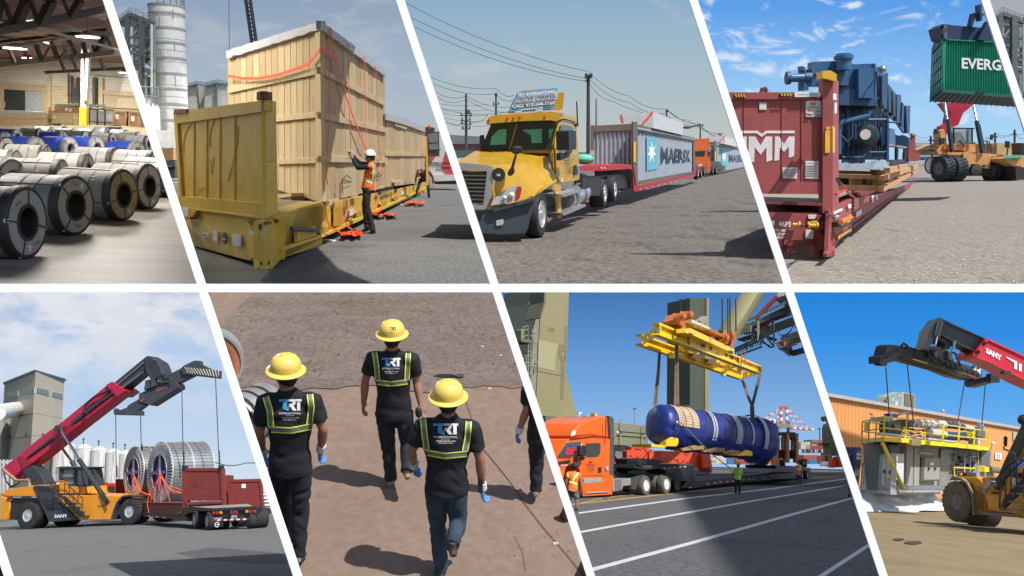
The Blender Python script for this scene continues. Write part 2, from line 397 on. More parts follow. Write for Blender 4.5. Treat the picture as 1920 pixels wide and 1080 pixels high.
def plate(t,name,pm,outer,holes,th,m,off=0.,parent=None):
 o=V((pm.a.x,pm.a.y,0));c2=lambda p:((p-o).dot(pm.u),p.z)
 cu=bpy.data.curves.new('c','CURVE');cu.dimensions='2D';cu.fill_mode='BOTH';cu.extrude=th/2
 loops=[[c2(pm.p(x,y))for x,y in outer]]
 for(x,y,r)in holes:
  c=c2(pm.p(x,y));r_=r/pm.bay.m(pm.p(x,y));loops.append([(c[0]+r_*math.cos(a*PI/7),c[1]+r_*math.sin(a*PI/7))for a in range(14)])
 for l_ in loops:
  sp=cu.splines.new('POLY');sp.points.add(len(l_)-1);sp.use_cyclic_u=True
  for p_,q_ in zip(sp.points,l_):p_.co=(q_[0],q_[1],0,1)
 ob=bpy.data.objects.new('c',cu);me=bpy.data.meshes.new_from_object(ob)
 mb=MB();mb.add([o+pm.u*v.co.x+V((0,0,v.co.y))+pm.n*(off-th/2+v.co.z)for v in me.vertices],[tuple(p.vertices)for p in me.polygons])
 bpy.data.objects.remove(ob);bpy.data.curves.remove(cu);bpy.data.meshes.remove(me)
 return t.P(name,mb,m,parent=parent)
def PD(bay,x0,d0,x1,d1):
 y=bay_h(bay);a=bay.at(x0,y,d0);b=bay.at(x1,y,d1);return PM(bay,V((a.x,a.y,0)),V((b.x,b.y,0)))
def bay_h(bay):return 900
def seg(bay,pts,d):return[bay.at(x,y,d)for x,y in pts]
def parts(t,pm,f,s,bev=0,ext=None,parent=None):
 o=None
 for ln in s.strip().split('\n'):
  n,m,th,off,*c=ln.split();o=t.P(n,MP(pm,f(*map(float,c)),float(th),float(off),ext),K[m],bev=bev,parent=parent)
 return o
def words(t,pm,f,s,m,off=.01):
 for ln in s.strip().split('\n'):
  x0,y0,x1,y1,h,tx=ln.split(None,5);t.P('lettering',MB().ptext(pm,tx,*f(float(x0),float(y0))[0],*f(float(x1),float(y1))[0],float(h),.03,off),m)
def blob(bay,cx,cy,rx,ry,m,z=.004):
 P=[(cx+rx*math.cos(a*.35)*(1+.35*mnoise.noise(V((a*.9,cx,0)))),cy+ry*math.sin(a*.35)*(1+.35*mnoise.noise(V((a*.7,cy,3)))))for a in range(18)]
 return flat(bay,'damp_patch',P,m,z)
 # -- people
def fuse(mb,name,vox,sm=8,wr=0.,ws=9.):
 me=mb.mesh(name,None);bm=bmesh.new();bm.from_mesh(me);bmesh.ops.recalc_face_normals(bm,faces=bm.faces);bm.to_mesh(me);bm.free()
 ob=bpy.data.objects.new('tmp',me);C.objects.link(ob)
 m=ob.modifiers.new('r','REMESH');m.mode='VOXEL';m.voxel_size=vox;m.use_smooth_shade=True
 m=ob.modifiers.new('s','SMOOTH');m.factor=.5;m.iterations=sm
 dg=bpy.context.evaluated_depsgraph_get();out=bpy.data.meshes.new_from_object(ob.evaluated_get(dg));out.name=name
 bpy.data.objects.remove(ob);bpy.data.meshes.remove(me)
 if wr:
  ns=[v.normal.copy()for v in out.vertices]
  for v,nn in zip(out.vertices,ns):
   p=v.co;k=mnoise.noise(V((p.x*ws*.8+3*mnoise.noise(p*3),p.y*ws*.8,p.z*ws*1.6+p.x*ws*.6)))
   v.co+=nn*wr*(k-abs(k)*.5)
 out.shade_smooth();return out
def hand(b,wr,d,out,k,curl=.5,grip=None):
 d=V(d).normalized();out=V(out);out=(out-d*out.dot(d)).normalized();fl=d.cross(out)
 wr=V(wr);kn=wr+d*.095*k
 b.tube([wr-d*.03*k,wr+d*.02*k,wr+d*.06*k,kn],[.026*k,.034*k,.043*k,.040*k],10,side=out,ry=[.020*k,.019*k,.018*k,.014*k])
 for i,(o,L)in enumerate(((.032,.075),(.011,.085),(-.011,.078),(-.031,.062))):
  p=kn+out*o*k-d*.006*k;q=p+(d*math.cos(curl*.6)+fl*math.sin(curl*.6))*L*.45*k
  r2=q+(d*math.cos(curl*1.6)+fl*math.sin(curl*1.6))*L*.33*k;s2=r2+(d*math.cos(curl*2.5)+fl*math.sin(curl*2.5))*L*.26*k
  b.tube([p,q,r2,s2],[.0105*k,.0098*k,.0088*k,.0072*k],7)
 p=wr+d*.028*k+out*.030*k;q=p+(d*.7+out*.65+fl*.3).normalized()*.042*k;b.tube([p,q,q+(d*.95+out*.15+fl*.3).normalized()*.034*k],[.014*k,.0118*k,.009*k],7)
def chain(b,pts,r,n=12,side=None,ry=None):
 P=[];Rr=[];RY=[];m=4;ry=ry or r
 for i in range(len(pts)-1):
  for j in range(m):u=j/m;P.append(V(pts[i]).lerp(V(pts[i+1]),u));Rr.append(r[i]*(1-u)+r[i+1]*u);RY.append(ry[i]*(1-u)+ry[i+1]*u)
 P.append(V(pts[-1]));Rr.append(r[-1]);RY.append(ry[-1]);b.tube(P,Rr,n,side=side,ry=RY)
def person(bay,label,J,foot,k=1.,face=(0,1,0),shirt=None,trousers=None,skin=None,sleeve=.55,shoes=None,hat=None,hat_kind='brim',gloves=None,hair=None,grp=None,vox=.011,look=None,long_hem=.06,beard=None,shorts=False):
 t=T(bay,'person',label,'person',foot,group=grp);J={a:V(v)for a,v in J.items()}
 face=V(face).normalized();side=(J['sr']-J['sl']).normalized();up=(J['neck']-(J['hl']+J['hr'])/2).normalized()
 hc=(J['hl']+J['hr'])/2;nk=J['neck'];sm=(J['sl']+J['sr'])/2;look=V(look or face).normalized()
 skin=skin or mat('skin',(.30,.14,.09),.55,var=.1,bump=.05,bs=60);shoes=shoes or mat('boot_leather',(.03,.025,.02),.6)
 hd=J['head'];hup=(hd-nk).normalized()*.35+V((0,0,1))*.65;hup.normalize();hs=look.cross(hup).normalized();lk=hup.cross(hs)
 HM=Matrix((hs,lk,hup)).transposed()
 b=MB()
 b.ball(hd,(.077*k,.097*k,.118*k),20,14,M=HM);b.ball(hd+HM@V((0,.022,-.055))*k,(.058*k,.070*k,.062*k),14,10,M=HM)
 b.ball(hd+HM@V((0,.100,-.020))*k,(.013*k,.020*k,.024*k),8,6,M=HM);b.ball(hd+HM@V((0,.088,-.062))*k,(.024*k,.010*k,.010*k),8,6,M=HM)
 for s_ in(-1,1):b.ball(hd+HM@V((s_*.078,-.004,-.016))*k,(.011*k,.020*k,.032*k),8,6,M=HM);b.ball(hd+HM@V((s_*.03,.086,.008))*k,(.018*k,.010*k,.008*k),8,6,M=HM)
 chain(b,[sm-up*.02*k,nk,hd-hup*.05*k],[.068*k,.060*k,.056*k],14)
 chain(b,[hc,sm],[.12*k,.12*k],12,side,[.07*k,.07*k])
 for a in 'lr':
  S,E,W_=J['s'+a],J['e'+a],J['w'+a]
  chain(b,[sm.lerp(S,.5),S,S.lerp(E,.5),E,E.lerp(W_,.35),W_],[.045*k,.052*k,.050*k,.040*k,.043*k,.027*k])
  K,A=J['k'+a],J['a'+a];chain(b,[J['h'+a],K,K.lerp(A,.35),A],[.07*k,.052*k,.050*k,.034*k])
 g_=MB()if gloves else b
 for a,s_ in(('l',-1),('r',1)):
  d=(J['w'+a]-J['e'+a]).normalized();d=(d*.6+V(J.get('f'+a,d))*.4).normalized()
  if not gloves:hand(g_,J['w'+a]-d*.01*k,d,face,k)
 me=fuse(b,'body',vox*.8 if not gloves else vox,3);me.materials.append(skin);t.P('body',me,skin)
 if gloves:
  for a in 'lr':
   d=(J['w'+a]-J['e'+a]).normalized();g_=MB();hand(g_,J['w'+a]-d*.0*k,d,face,k*1.12,.55)
   me=fuse(g_,'glove',.006,2);me.materials.append(gloves[0]);gp=t.P('glove',me,gloves[0])
   cf=MB();chain(cf,[J['w'+a]-d*.035*k,J['w'+a]+d*.03*k],[.038*k,.040*k],12);t.P('cuff',cf,gloves[1],parent=gp,sm=1)
 b=MB();lo=hc-up*long_hem*k;T_=(sm-hc).length
 Pt=[lo,hc+up*.06*k,hc.lerp(sm,.35),hc.lerp(sm,.68),hc.lerp(sm,.88),sm+up*.015*k,nk+up*.0*k]
 sw=(J['sr']-J['sl']).length/2
 chain(b,Pt,[.186*k,.178*k,.160*k,max(.175*k,sw*.98),max(.165*k,sw*1.0),sw*.80,.062*k],24,side,[.142*k,.134*k,.120*k,.130*k,.120*k,.082*k,.060*k])
 for a in 'lr':
  S,E,W_=J['s'+a],J['e'+a],J['w'+a]
  if sleeve<=1:e=S.lerp(E,sleeve*1.25);chain(b,[sm.lerp(S,.55),S,e],[.078*k,.074*k,.070*k],14)
  else:chain(b,[sm.lerp(S,.55),S,S.lerp(E,.5),E,W_],[.076*k,.074*k,.064*k,.056*k,.042*k],14)
 sh=fuse(b,'shirt',vox,6,wr=.010*k,ws=7);sh.materials.append(shirt);so_=t.P('shirt',sh,shirt)
 b=MB();chain(b,[hc+up*.04*k,hc-up*.03*k,hc-V((0,0,.09*k))],[.145*k,.155*k,.150*k],20,side,[.118*k,.125*k,.115*k])
 for a in 'lr':
  K,A=J['k'+a],J['a'+a];H_=J['h'+a]
  if shorts:chain(b,[H_,H_.lerp(K,.5),K],[.10*k,.095*k,.088*k],14)
  else:chain(b,[H_,H_.lerp(K,.45),K,K.lerp(A,.35),K.lerp(A,.75),A+(A-K).normalized()*.03*k],[.100*k,.092*k,.074*k,.072*k,.064*k,.066*k],14)
 tr=fuse(b,'trousers',vox,5,wr=.014*k,ws=8);tr.materials.append(trousers);t.P('trousers',tr,trousers)
 for a in 'lr':
  A=J['a'+a];fd=V(J.get('t'+a,face+V((0,0,-.25)))).normalized();b=MB();s2=V((0,0,1)).cross(fd).normalized()
  chain(b,[A-fd*.065*k-V((0,0,.05*k)),A+V((0,0,-.045*k)),A+fd*.07*k-V((0,0,.055*k)),A+fd*.15*k-V((0,0,.065*k)),A+fd*.195*k-V((0,0,.068*k))],[.028*k,.042*k,.045*k,.048*k,.03*k],12,s2,[.03*k,.045*k,.036*k,.026*k,.018*k])
  chain(b,[A+V((0,0,.03*k)),A-V((0,0,.05*k))],[.045*k,.045*k],12)
  me=fuse(b,'shoe',.009,3);me.materials.append(shoes);t.P('shoe',me,shoes)
 if hair:
  b=MB();M2=HM;b.ball(hd+HM@V((0,-.012,.012))*k,(.083*k,.100*k,.118*k),20,12,M=HM)
  me=b.mesh('hair',hair,t.loc,True,180)
  bm=bmesh.new();bm.from_mesh(me);co=hd-t.loc+HM@V((0,-.02,-.045))*k;no=(HM@V((0,-.45,.9))).normalized()
  bmesh.ops.bisect_plane(bm,geom=bm.verts[:]+bm.edges[:]+bm.faces[:],plane_co=co,plane_no=no,clear_inner=True);bm.to_mesh(me);bm.free();t.P('hair',me,hair)
 if hat:
  c=hd+HM@V((0,-.005,.045))*k;pr=[(.155,-.012),(.158,-.004),(.135,.006),(.122,.012),(.121,.05),(.110,.085),(.085,.115),(.045,.132),(.001,.137)]if hat_kind=='brim' else[(.128,.0),(.126,.03),(.115,.07),(.088,.105),(.045,.125),(.001,.130)]
  b=MB();pr=[(r*k,h*k)for r,h in pr];b.lathe(c,hup*.92-lk*.08,pr,32)
  hb=t.P('helmet',b,hat,sm=1,ang=60)
  rb=MB();
  for xo in(-.03,0,.03):chain(rb,[c+HM@V((xo,-.112,.045))*k,c+HM@V((xo,-.085,.10))*k,c+HM@V((xo,0,.135))*k,c+HM@V((xo,.085,.10))*k],[.008*k,.010*k,.010*k,.008*k],6)
  t.P('ridge',rb,hat,parent=hb,sm=1)
  if hat_kind!='brim':t.P('peak',MT([c+HM@V((0,.10,.0))*k,c+HM@V((0,.175,-.01))*k],[.09*k,.05*k],16,side=hs,ry=[.006*k,.004*k]),hat,parent=hb)
 bvh=BVHTree.FromPolygons([v.co.copy()for v in sh.vertices],[tuple(p.vertices)for p in sh.polygons])
 def fix(me):  # fused meshes were made in bay metres: bring them to the thing's base
  me.transform(Matrix.Translation(-t.loc))
 for c_ in list(t.o.children)if False else[o for o in bay.objs if o.parent==t.o and o.data.name.split('.')[0]in('body','shirt','trousers','shoe','glove')]:
  fix(c_.data)
 t.bvh=bvh;t.shirt=so_;t.J=J;t.k=k;t.HM=HM;return t
def onto(bay,t,px,py,lift=.006):
 d=bay.ray(px,py);o=V((0,0,bay.H));hit=t.bvh.ray_cast(o,d.normalized())
 return(hit[0]+hit[1]*0-d.normalized()*lift)if hit[0]is not None else None
def drape(bay,t,name,path,wpx,m,lift=.006,n=14,parent=None):
 pts=[];L=[0]
 for a,b in zip(path,path[1:]):L.append(L[-1]+math.dist(a,b))
 for i in range(n+1):
  s=L[-1]*i/n;j=next(q for q in range(len(path)-1)if s<=L[q+1]+1e-6);u=(s-L[j])/(L[j+1]-L[j]);a,b=path[j],path[j+1]
  dx,dy=b[0]-a[0],b[1]-a[1];l=math.hypot(dx,dy);pts.append((a[0]+dx*u,a[1]+dy*u,-dy/l,dx/l))
 vs=[];fs=[]
 for(x,y,nx,ny)in pts:
  for s_ in(-.5,0,.5):p=onto(bay,t,x+nx*wpx*s_,y+ny*wpx*s_,lift);vs.append(p)
 for i in range(n):
  for j in(0,1):
   q=[i*3+j,i*3+j+1,i*3+j+4,i*3+j+3]
   if all(vs[z]is not None for z in q):fs.append(q)
 if not fs:return
 use=sorted({i for f in fs for i in f});mp={v:i for i,v in enumerate(use)}
 mb=MB();mb.add([vs[i]for i in use],[tuple(mp[i]for i in f)for f in fs])
 nv=len(mb.v);d=V((0,0,bay.H));back=[(v+(v-d).normalized()*.004)for v in mb.v];fc=list(mb.f);mb.add(back,[tuple(reversed(f))for f in fc])
 return t.P(name,mb,m,parent=parent or t.shirt,sm=1)
def shirt_text(bay,t,txt,x0,x1,y,h,m,bold=.0,ang=0.,lift=.008,poly=None,name='lettering'):
 cu=bpy.data.curves.new('t','FONT');cu.body=txt;cu.size=1;cu.offset=bold;cu.resolution_u=3
 ob=bpy.data.objects.new('t',cu);me=bpy.data.meshes.new_from_object(ob);xs=[v.co.x for v in me.vertices];a,b=min(xs),max(xs)
 vs=[]
 for v in me.vertices:
  px_=x0+(x1-x0)*(v.co.x-a)/(b-a);vs.append(onto(bay,t,px_,y-v.co.y/.7*h+(px_-x0)*ang,lift))
 fs=[tuple(p.vertices)for p in me.polygons if all(vs[i]is not None for i in p.vertices)]
 mb=MB();mb.add([v if v is not None else t.loc for v in vs],fs);bpy.data.objects.remove(ob);bpy.data.curves.remove(cu);bpy.data.meshes.remove(me)
 return t.P(name,mb,m,parent=t.shirt)
def shirt_poly(bay,t,pts,m,lift=.008,name='letter_shape'):
 vs=[onto(bay,t,x,y,lift)for x,y in pts]
 if any(v is None for v in vs):return
 return t.P(name,MB().add(vs,[tuple(range(len(vs)))]),m,parent=t.shirt)
 # == lower left: the reach stacker and the cable reels
asph5=ground_mat('asphalt_grey',(.115,.116,.118),(.155,.155,.155),(.07,.07,.072),s1=.35,s2=10,bump=.6,bs=14,amt3=.6,s3=.35,speck=.5)
ground(B5,'ground',asph5,15,150)
flat(B5,'asphalt_patch',[(330,1037),(400,1026),(520,1036),(560,1058),(470,1056),(380,1050)],ground_mat('asphalt_dark',(.05,.05,.053),(.075,.075,.078),s1=.6,s2=16),z=.004)
sky(B5,146,[(548,'aebfdc'),(640,'b3cbea'),(760,'b0cdec'),(900,'cfdff0'),(1000,'d5e2ee')],
[(2.6,1.,.38,.56,'dde1ea',3.1,1.7,860,600,.4),(4,.8,.46,.62,'e6e9f0',8.3,2.,820,560,.5),(3.2,.45,.58,.74,'8fb0da',1.3,1.5,760,620,.4)])
yel5=mat('yellow_paint',(.72,.28,.018),.4,var=.08,dirt=(.25,.11,.03),damt=.25,dsc=.8)
red5=mat('boom_red',(.46,.012,.055),.35,var=.1,dirt=(.2,.01,.02),damt=.2)
dkg=mat('boom_charcoal',(.035,.042,.05),.45,var=.2,dirt=(.09,.09,.08),damt=.2)
wtext=mat('white_letters',(.8,.8,.8),.5,var=.02,bump=0)
btext=mat('black_letters',(.02,.02,.025),.5,var=.02,bump=0)
beige=mat('beige_cladding',(.44,.39,.31),.8,var=.05,sc_=.3,bump=.05)
def reach_stacker_5():
 a=Z(0,820,5.686);a2=Z(0,650,5.686);a3=Z(200,660,6)
 pm=PM(B5,B5.g(51,992),B5.g(242,984.5));W=3.6;n=pm.n
 t=T(B5,'reach_stacker','yellow reach stacker with crimson boom raised to the right','reach stacker',pm.p(150,988))
 b=MB();b.poly(pm,a(20,610,60,560,345,512,405,640,400,655,640,640,660,620,1180,622,1290,628,1250,700,1195,880,815,880,520,900,440,720,410,655,110,655,100,700,60,880,5,882),W,0)
 t.P('chassis',b,yel5,bev=.03)
 t.P('hood',MP(pm,a(12,615,60,562,345,514,405,640),.1,.08),yel5)
 t.P('counterweight',MP(pm,a(8,625,110,662,100,760,55,885,2,885),W+.1,.1),yel5,bev=.05)
 t.P('side_cowl',MP(pm,a(350,515,495,515,620,655,820,882,560,902,520,895,440,700,405,650),.3,.16),dkg,bev=.02)
 for q in((450,660,530,660,590,770,500,770),(545,660,610,660,640,700,575,705),(600,712,640,710,690,765,610,768),(470,715,560,715,590,770,520,770)):
  t.P('grille',MP(pm,a(*q),.03,.20),blackm)
 for i in range(8):t.P('louvre',MP(pm,a(395+i*22,528,405+i*22,528,430+i*22,572,420+i*22,572),.02,.185),blackm)
 t.P('lettering',MB().ptext(pm,'SANY',102,820+858/5.686,126.8,820+852/5.686,5.6,.04,.20),wtext)
 t.P('lettering',MB().ptext(pm,'SANY',183,820+738/5.686,196,820+736/5.686,2.6,.03,.05),btext)
 b=MB();b.poly(pm,a(130,626,410,626,410,656,65,656),.02,.21);t.P('badge_strip',b,blackm)
 t.P('lettering',MB().ptext(pm,'SRSC45C2',24,820+644/5.686,41,820+644/5.686,2,.02,.23),wtext)
 t.P('lettering',MB().ptext(pm,'SANY',59.5,820+643/5.686,68.5,820+643/5.686,2,.02,.23),wtext)
 t.P('tail_light',MP(pm,a(75,620,118,620,118,645,75,645),.05,.2),mat('red_lamp',(.5,.02,.02),.3))
 t.P('wheel_arch',MP(pm,a(115,665,420,665,460,800,440,880,120,880),.05,.03),blackm)
 arc=[(1440,640),(1380,625),(1310,640),(1255,700),(1222,780),(1205,880),(1190,880),(1205,780),(1240,690),(1300,622),(1380,612),(1445,625)]
 t.P('fender',MP(pm,a(*[v for p in arc for v in p]),.9,.25),dkg)
 for(x,y,r_)in((290,835,150),(1375,795,137)):
  px_,py_=x/5.686,820+y/5.686;c=pm.p(px_,py_,.25);rr=r_/5.686/B5.m(c)
  wheel(t,c,n,rr,1.1,rr*.42,rim_m=mat('wheel_silver',(.5,.5,.5),.4,metal=.3,var=.2,dirt=(.2,.08,.04),damt=.3),lugs=26,bolts=14)
  wheel(t,c-n*(W+.2-1.1),n,rr,1.1,rr*.42,lugs=26)
 t.P('stair_stringer',MP(pm,a(640,630,690,625,895,820,890,850,830,840),.06,.45),blackm)
 t.P('stair_stringer',MP(pm,a(640,630,690,625,895,820,890,850,830,840),.06,-.1),blackm)
 for(x,y)in((690,700),(735,745),(780,795),(828,840)):t.P('step',MP(pm,a(x,y-5,x+65,y,x+65,y+12,x,y+10),.6,.48),blackm)
 rl=mat('rail_dark',(.03,.02,.02),.5)
 def tb(*q,r=.03,off=.45):return MT([pm.p(x,y,off)for x,y in a(*q)],r,6)
 for q in((690,480,880,650,875,800),(690,600,690,480),(740,640,740,510),(785,680,785,555),(830,730,830,590),(690,560,875,730),(600,565,690,565),(595,600,595,470,690,470)):t.P('handrail',tb(*q),rl)
 for q in((850,600,850,520,945,520),(920,600,920,500),(510,560,510,480,600,480),(540,560,540,480)):t.P('handrail',tb(*q,off=-.8),rl)
 pc=pm.shift(-.9)
 fr=MB()
 for q in((628,325,660,325,650,520,628,520),(628,318,880,320,860,345,628,345),(785,325,805,325,805,520,785,520),(650,425,790,425,790,440,650,440),(650,500,900,515,905,530,650,520),(860,330,872,330,905,525,892,525)):fr.poly(pc,a(*q),1.7)
 cb=t.P('cab',fr,dkg);t.P('cab_roof',MP(pc,a(590,325,650,310,880,318,875,330,590,335),1.9,.1),dkg)
 gl=mat('cab_glass',(.25,.30,.33),.05,alpha=.45,bump=0,coat=1)
 t.P('window',MP(pc,a(660,345,785,345,785,425,660,425),.02,-.1),gl);t.P('window',MP(pc,a(660,440,785,440,785,500,660,500),.02,-.1),gl)
 t.P('window',MP(pc,a(806,345,862,345,890,515,806,515),.02,-.1),gl);t.P('window',MP(pc,a(590,340,628,340,628,480,590,480),.02,-.1),gl)
 t.P('cab_base',MP(pc,a(628,460,665,460,720,520,910,525,915,590,948,600,640,620),1.8,.05),yel5)
 t.P('seat',MP(pc,a(690,470,770,470,775,505,690,505),.5,-.5),blackm)
 t.P('mirror',MP(pc,a(968,340,985,340,992,400,972,420),.15,0),blackm);t.P('mirror',MP(pc,a(1000,420,1018,418,1018,445,1002,448),.1,.3),blackm)
 t.P('deck',MP(pm,a(600,600,760,600,760,618,600,618),2,-.2),blackm)
 pb=pm.shift(-1.2)
 t.P('boom_outer',MP(pb,a(20,330,180,205,430,0)+a2(660,800,1150,400,1215,385,1300,445,1250,520,830,845)+a(350,270,240,340,125,448),1.1),red5,bev=.02)
 t.P('boom_flange',MP(pb,a2(1130,410,1190,375,1330,470,1245,530),1.4,.15),red5)
 [t.P('boom_gusset',MP(pb,z_,.08,.08),mat('boom_red_dark',(.30,.008,.035),.4))for z_ in(a2(640,850,830,845,560,1060,575,880),a(190,205,205,200,350,270,240,340))]
 t.P('cylinder_guard',MP(pb,a2(745,810,1200,450,1225,480,770,825),.12,.14).poly(pb,a2(400,1080,555,955,560,985,420,1090)+a(300,210,265,225),.12,.14),dkg)
 hp=[(1180,460),(1000,540),(920,610),(895,660),(905,700),(940,715)]
 t.P('hose',MT([pb.p(x,y,.25)for x,y in a2(*[v for p in hp for v in p])],.07,6),blackm,sm=1)
 t.P('boom_inner',MP(pb,a2(1215,385,1555,105,1592,150,1530,265,1310,445,1260,440),.9,-.1),dkg,bev=.02)
 t.P('boom_rib',MP(pb,a2(1185,450,1560,135,1567,150,1195,462),.05,-.02).poly(pb,a2(1290,430,1515,262,1525,275,1305,445),.05,-.02),mat('boom_grey',(.12,.13,.14),.4))
 t.P('boom_head',MP(pb,a3(415,75,460,42,575,115,600,170,625,250,590,280,540,300,495,310,440,225,420,110),1.0,0).poly(pb,a3(490,130,545,95,545,103,490,140),.02,.02),dkg,bev=.02)
 t.P('rear_bracket',MP(pb,a(245,350,330,298,400,355,435,400,490,515,335,515,300,420,265,410),.9,.1),dkg,bev=.02)
 t.P('lift_frame',MT([pm.p(x,y,.1)for x,y in a(30,340,175,458,310,460)],.10,6),mat('bronze_pipe',(.35,.2,.12),.4))
 for k in range(4):
  q=a(40,370+k*5,65,470,120,520+k*6,200,490,250,405+k*6)
  t.P('hose',MT([pb.p(x,y,.2+k*.1)for x,y in q],.05,5),blackm,sm=1)
 if 1:
  p0=pb.p(*a2(640,870)[0],.35);p1=pm.p(*a(845,240)[0],-.5);p2=pm.p(*a(1150,700)[0],.1)
  t.P('lift_cylinder',MB().cyl(p0,p1,.09,n=14),chrome,sm=1);t.P('cylinder_barrel',MT([p1,p1.lerp(p2,.02),p2],[.155,.155,.155],14),dkg,sm=1)
  t.P('pin',MB().cyl(p0-n*.1,p0+n*.3,.2,n=14),dkg,sm=1)
 p0=pb.p(*a(625,60)[0],-1.3);p1=pb.p(*a(765,260)[0],-1.3);p2=pb.p(*a(990,610)[0],-1.3)
 t.P('lift_cylinder',MB().cyl(p0,p1,.09,n=14),chrome,sm=1);t.P('cylinder_barrel',MB().cyl(p1,p2,.155,n=14),dkg,sm=1)
 ps=PM(B5,V((*pb.p(222,780,1.)[:2],0)),V((*pb.p(410,780,-1.)[:2],0)))
 t.P('spreader_beam',MP(ps,a3(360,470,440,435,500,400,620,300,690,262,800,355,808,400,490,600,360,560),1.1),dkg,bev=.02)
 t.P('spreader_arm',MP(ps,a3(230,605,365,525,430,595,300,690,235,690),.6,-.1),dkg,bev=.02)
 t.P('spreader_arm',MP(ps,a3(680,262,840,180,980,260,800,350,690,360),.6,-.1),dkg,bev=.02)
 t.P('end_beam',MP(ps,a3(75,645,95,630,100,648,160,650,230,620,235,660,385,660,388,712,80,705),.5,.1),dkg,bev=.02)
 t.P('end_beam',MP(ps,a3(835,180,870,150,985,95,1050,98,1055,135,1200,205,1265,205,1262,295,970,262,850,250),.5,.1),dkg,bev=.02)
 st=MB();q=a3(855,170,1265,205,1262,282,905,235);st.poly(ps,q,.02,.13);pl=t.P('stripe_plate',st,mat('cream_paint',(.55,.52,.42),.5));stripes(t,ps,q,12,blackm,off=.15,parent=pl)
 t.P('winch_tangle',MP(ps,a3(435,320,480,310,490,400,420,430),.5,.2).poly(ps,a3(490,310,540,300,560,370,500,400),.4,.25).poly(ps,a3(560,270,680,255,690,340,600,350),.5,.2),darkst)
 t.P('reflector',MP(ps,a3(560,435,655,390,657,402,563,447),.02,.03).poly(ps,a3(375,548,425,520,428,532,378,560),.02,.03),mat('red_mark',(.5,.03,.03),.4))
 for k,(x,y)in enumerate(((410,240),(560,240),(640,265))):t.P('hose',MT([ps.p(*p,.3)for p in a3(x,y,x+20,y+40,x+60,y+10,x+90,y+60)],.04,5),blackm,sm=1)
 return t,ps,a3
rs5,ps5,a3=reach_stacker_5()
for(x0,y0,x1,y1,lb)in((217,778,218,895,'leftmost thin lifting chain hanging from the near spreader beam'),(263.5,778,265,845,'second lifting chain from the left, ending behind the rear reel'),
(340.5,714,344,876,'lifting chain reaching the left top corner of the red end wall'),(404,706,411,876,'rightmost lifting chain reaching the right top corner of the red end wall')):
 d=55;t=T(B5,'lifting_chain',lb,'chain',B5.at(x1,y1,d),group='lifting chains under the reach stacker spreader')
 A_=B5.at(x0,y0,d-1);Bp=B5.at(x1,y1,d-.5);t.P('cable',MB().cyl(A_,A_.lerp(Bp,.82),.028,n=6),darkst);
 lk=MB()
 for i in range(7):
  p=A_.lerp(Bp,.82+.18*i/7);q=A_.lerp(Bp,.82+.18*(i+1)/7);lk.tube([p,(p+q)/2+V((.05,0,0)),q],[.03,.07,.03],6)
 t.P('hook',lk,blackm)
def tower5():
 q=Z(0,650,5.686);A_,B_,C_=q(380,270,52,350,687,368);d=95
 pa=B5.at(*A_,d);L=B5.at(*B_,d+9);Rr=B5.at(*C_,d+9)
 pl=PM(B5,V((pa.x,pa.y,0)),V((L.x,L.y,0)));pr=PM(B5,V((pa.x,pa.y,0)),V((Rr.x,Rr.y,0)))
 t=T(B5,'building','tall beige tower building with window bands near its flat top','building',(pa.x,pa.y,0))
 zt=pa.z;b=MB();bk=L+Rr-pa
 b.prism([(pa.x,pa.y,-3),(Rr.x,Rr.y,-3),(bk.x,bk.y,-3),(L.x,L.y,-3)],(0,0,zt+3));t.P('wall',b,beige)
 b=MB();b.prism([(pa.x,pa.y-.2,zt),(Rr.x+.2,Rr.y,zt),(bk.x,bk.y,zt),(L.x-.2,L.y,zt)],(0,0,.25));t.P('roof_edge',b,mat('blue_trim',(.05,.10,.18),.5))
 win=mat('pale_glass',(.12,.2,.22),.15,bump=0);fr=mat('window_frame',(.45,.47,.46),.5)
 for pm,qs in((pl,((65,495,192,470,192,528,65,550),(228,462,367,435,367,492,228,518))),(pr,((393,435,522,468,522,525,393,490),(557,480,670,507,670,562,557,530)))):
  for w_ in qs:
   w=t.P('window',MP(pm,q(*w_),.05,.03),fr);c4=q(*w_)
   L_=lambda a,c,u:(a[0]+(c[0]-a[0])*u,a[1]+(c[1]-a[1])*u)
   for k in range(5):
    u0,u1=k/5+.02,(k+1)/5-.02;t.P('pane',MP(pm,[L_(c4[0],c4[1],u0),L_(c4[0],c4[1],u1),L_(c4[3],c4[2],u1),L_(c4[3],c4[2],u0)],.02,.06),win,parent=w)
 for pm,w_ in((pl,(98,945,116,945,116,970,98,970)),(pl,(273,922,290,920,290,946,273,948)),(pr,(448,925,467,927,467,950,448,948))):t.P('vent',MP(pm,q(*w_),.03,.03),darkst)
 jm=mat('joint_dark',(.22,.20,.17),.8)
 for pm,w_ in((pl,(35,757,370,707,370,710,35,760)),(pr,(382,708,682,768,682,771,382,711)),(pl,(30,983,370,945,370,948,30,986)),(pr,(375,945,560,958,560,961,375,948))):t.P('panel_joint',MP(pm,q(*w_),.01,.012),jm)
 t.P('duct',MB().cyl(B5.at(-6,774,88),pl.p(33,767,.0),.95*.9,n=16),mat('duct_white',(.6,.6,.58),.5),sm=1)
 return t
tower5()
mb=MB();A_=B5.at(-20,784,100);B_=B5.at(6,784,100);mb.box(A_.x,B_.x,100,108,-3,A_.z);solo(B5,'annex_building',mb,mat('annex_grey',(.30,.29,.27),.8),'narrow grey building at the left edge beside the beige tower','building')
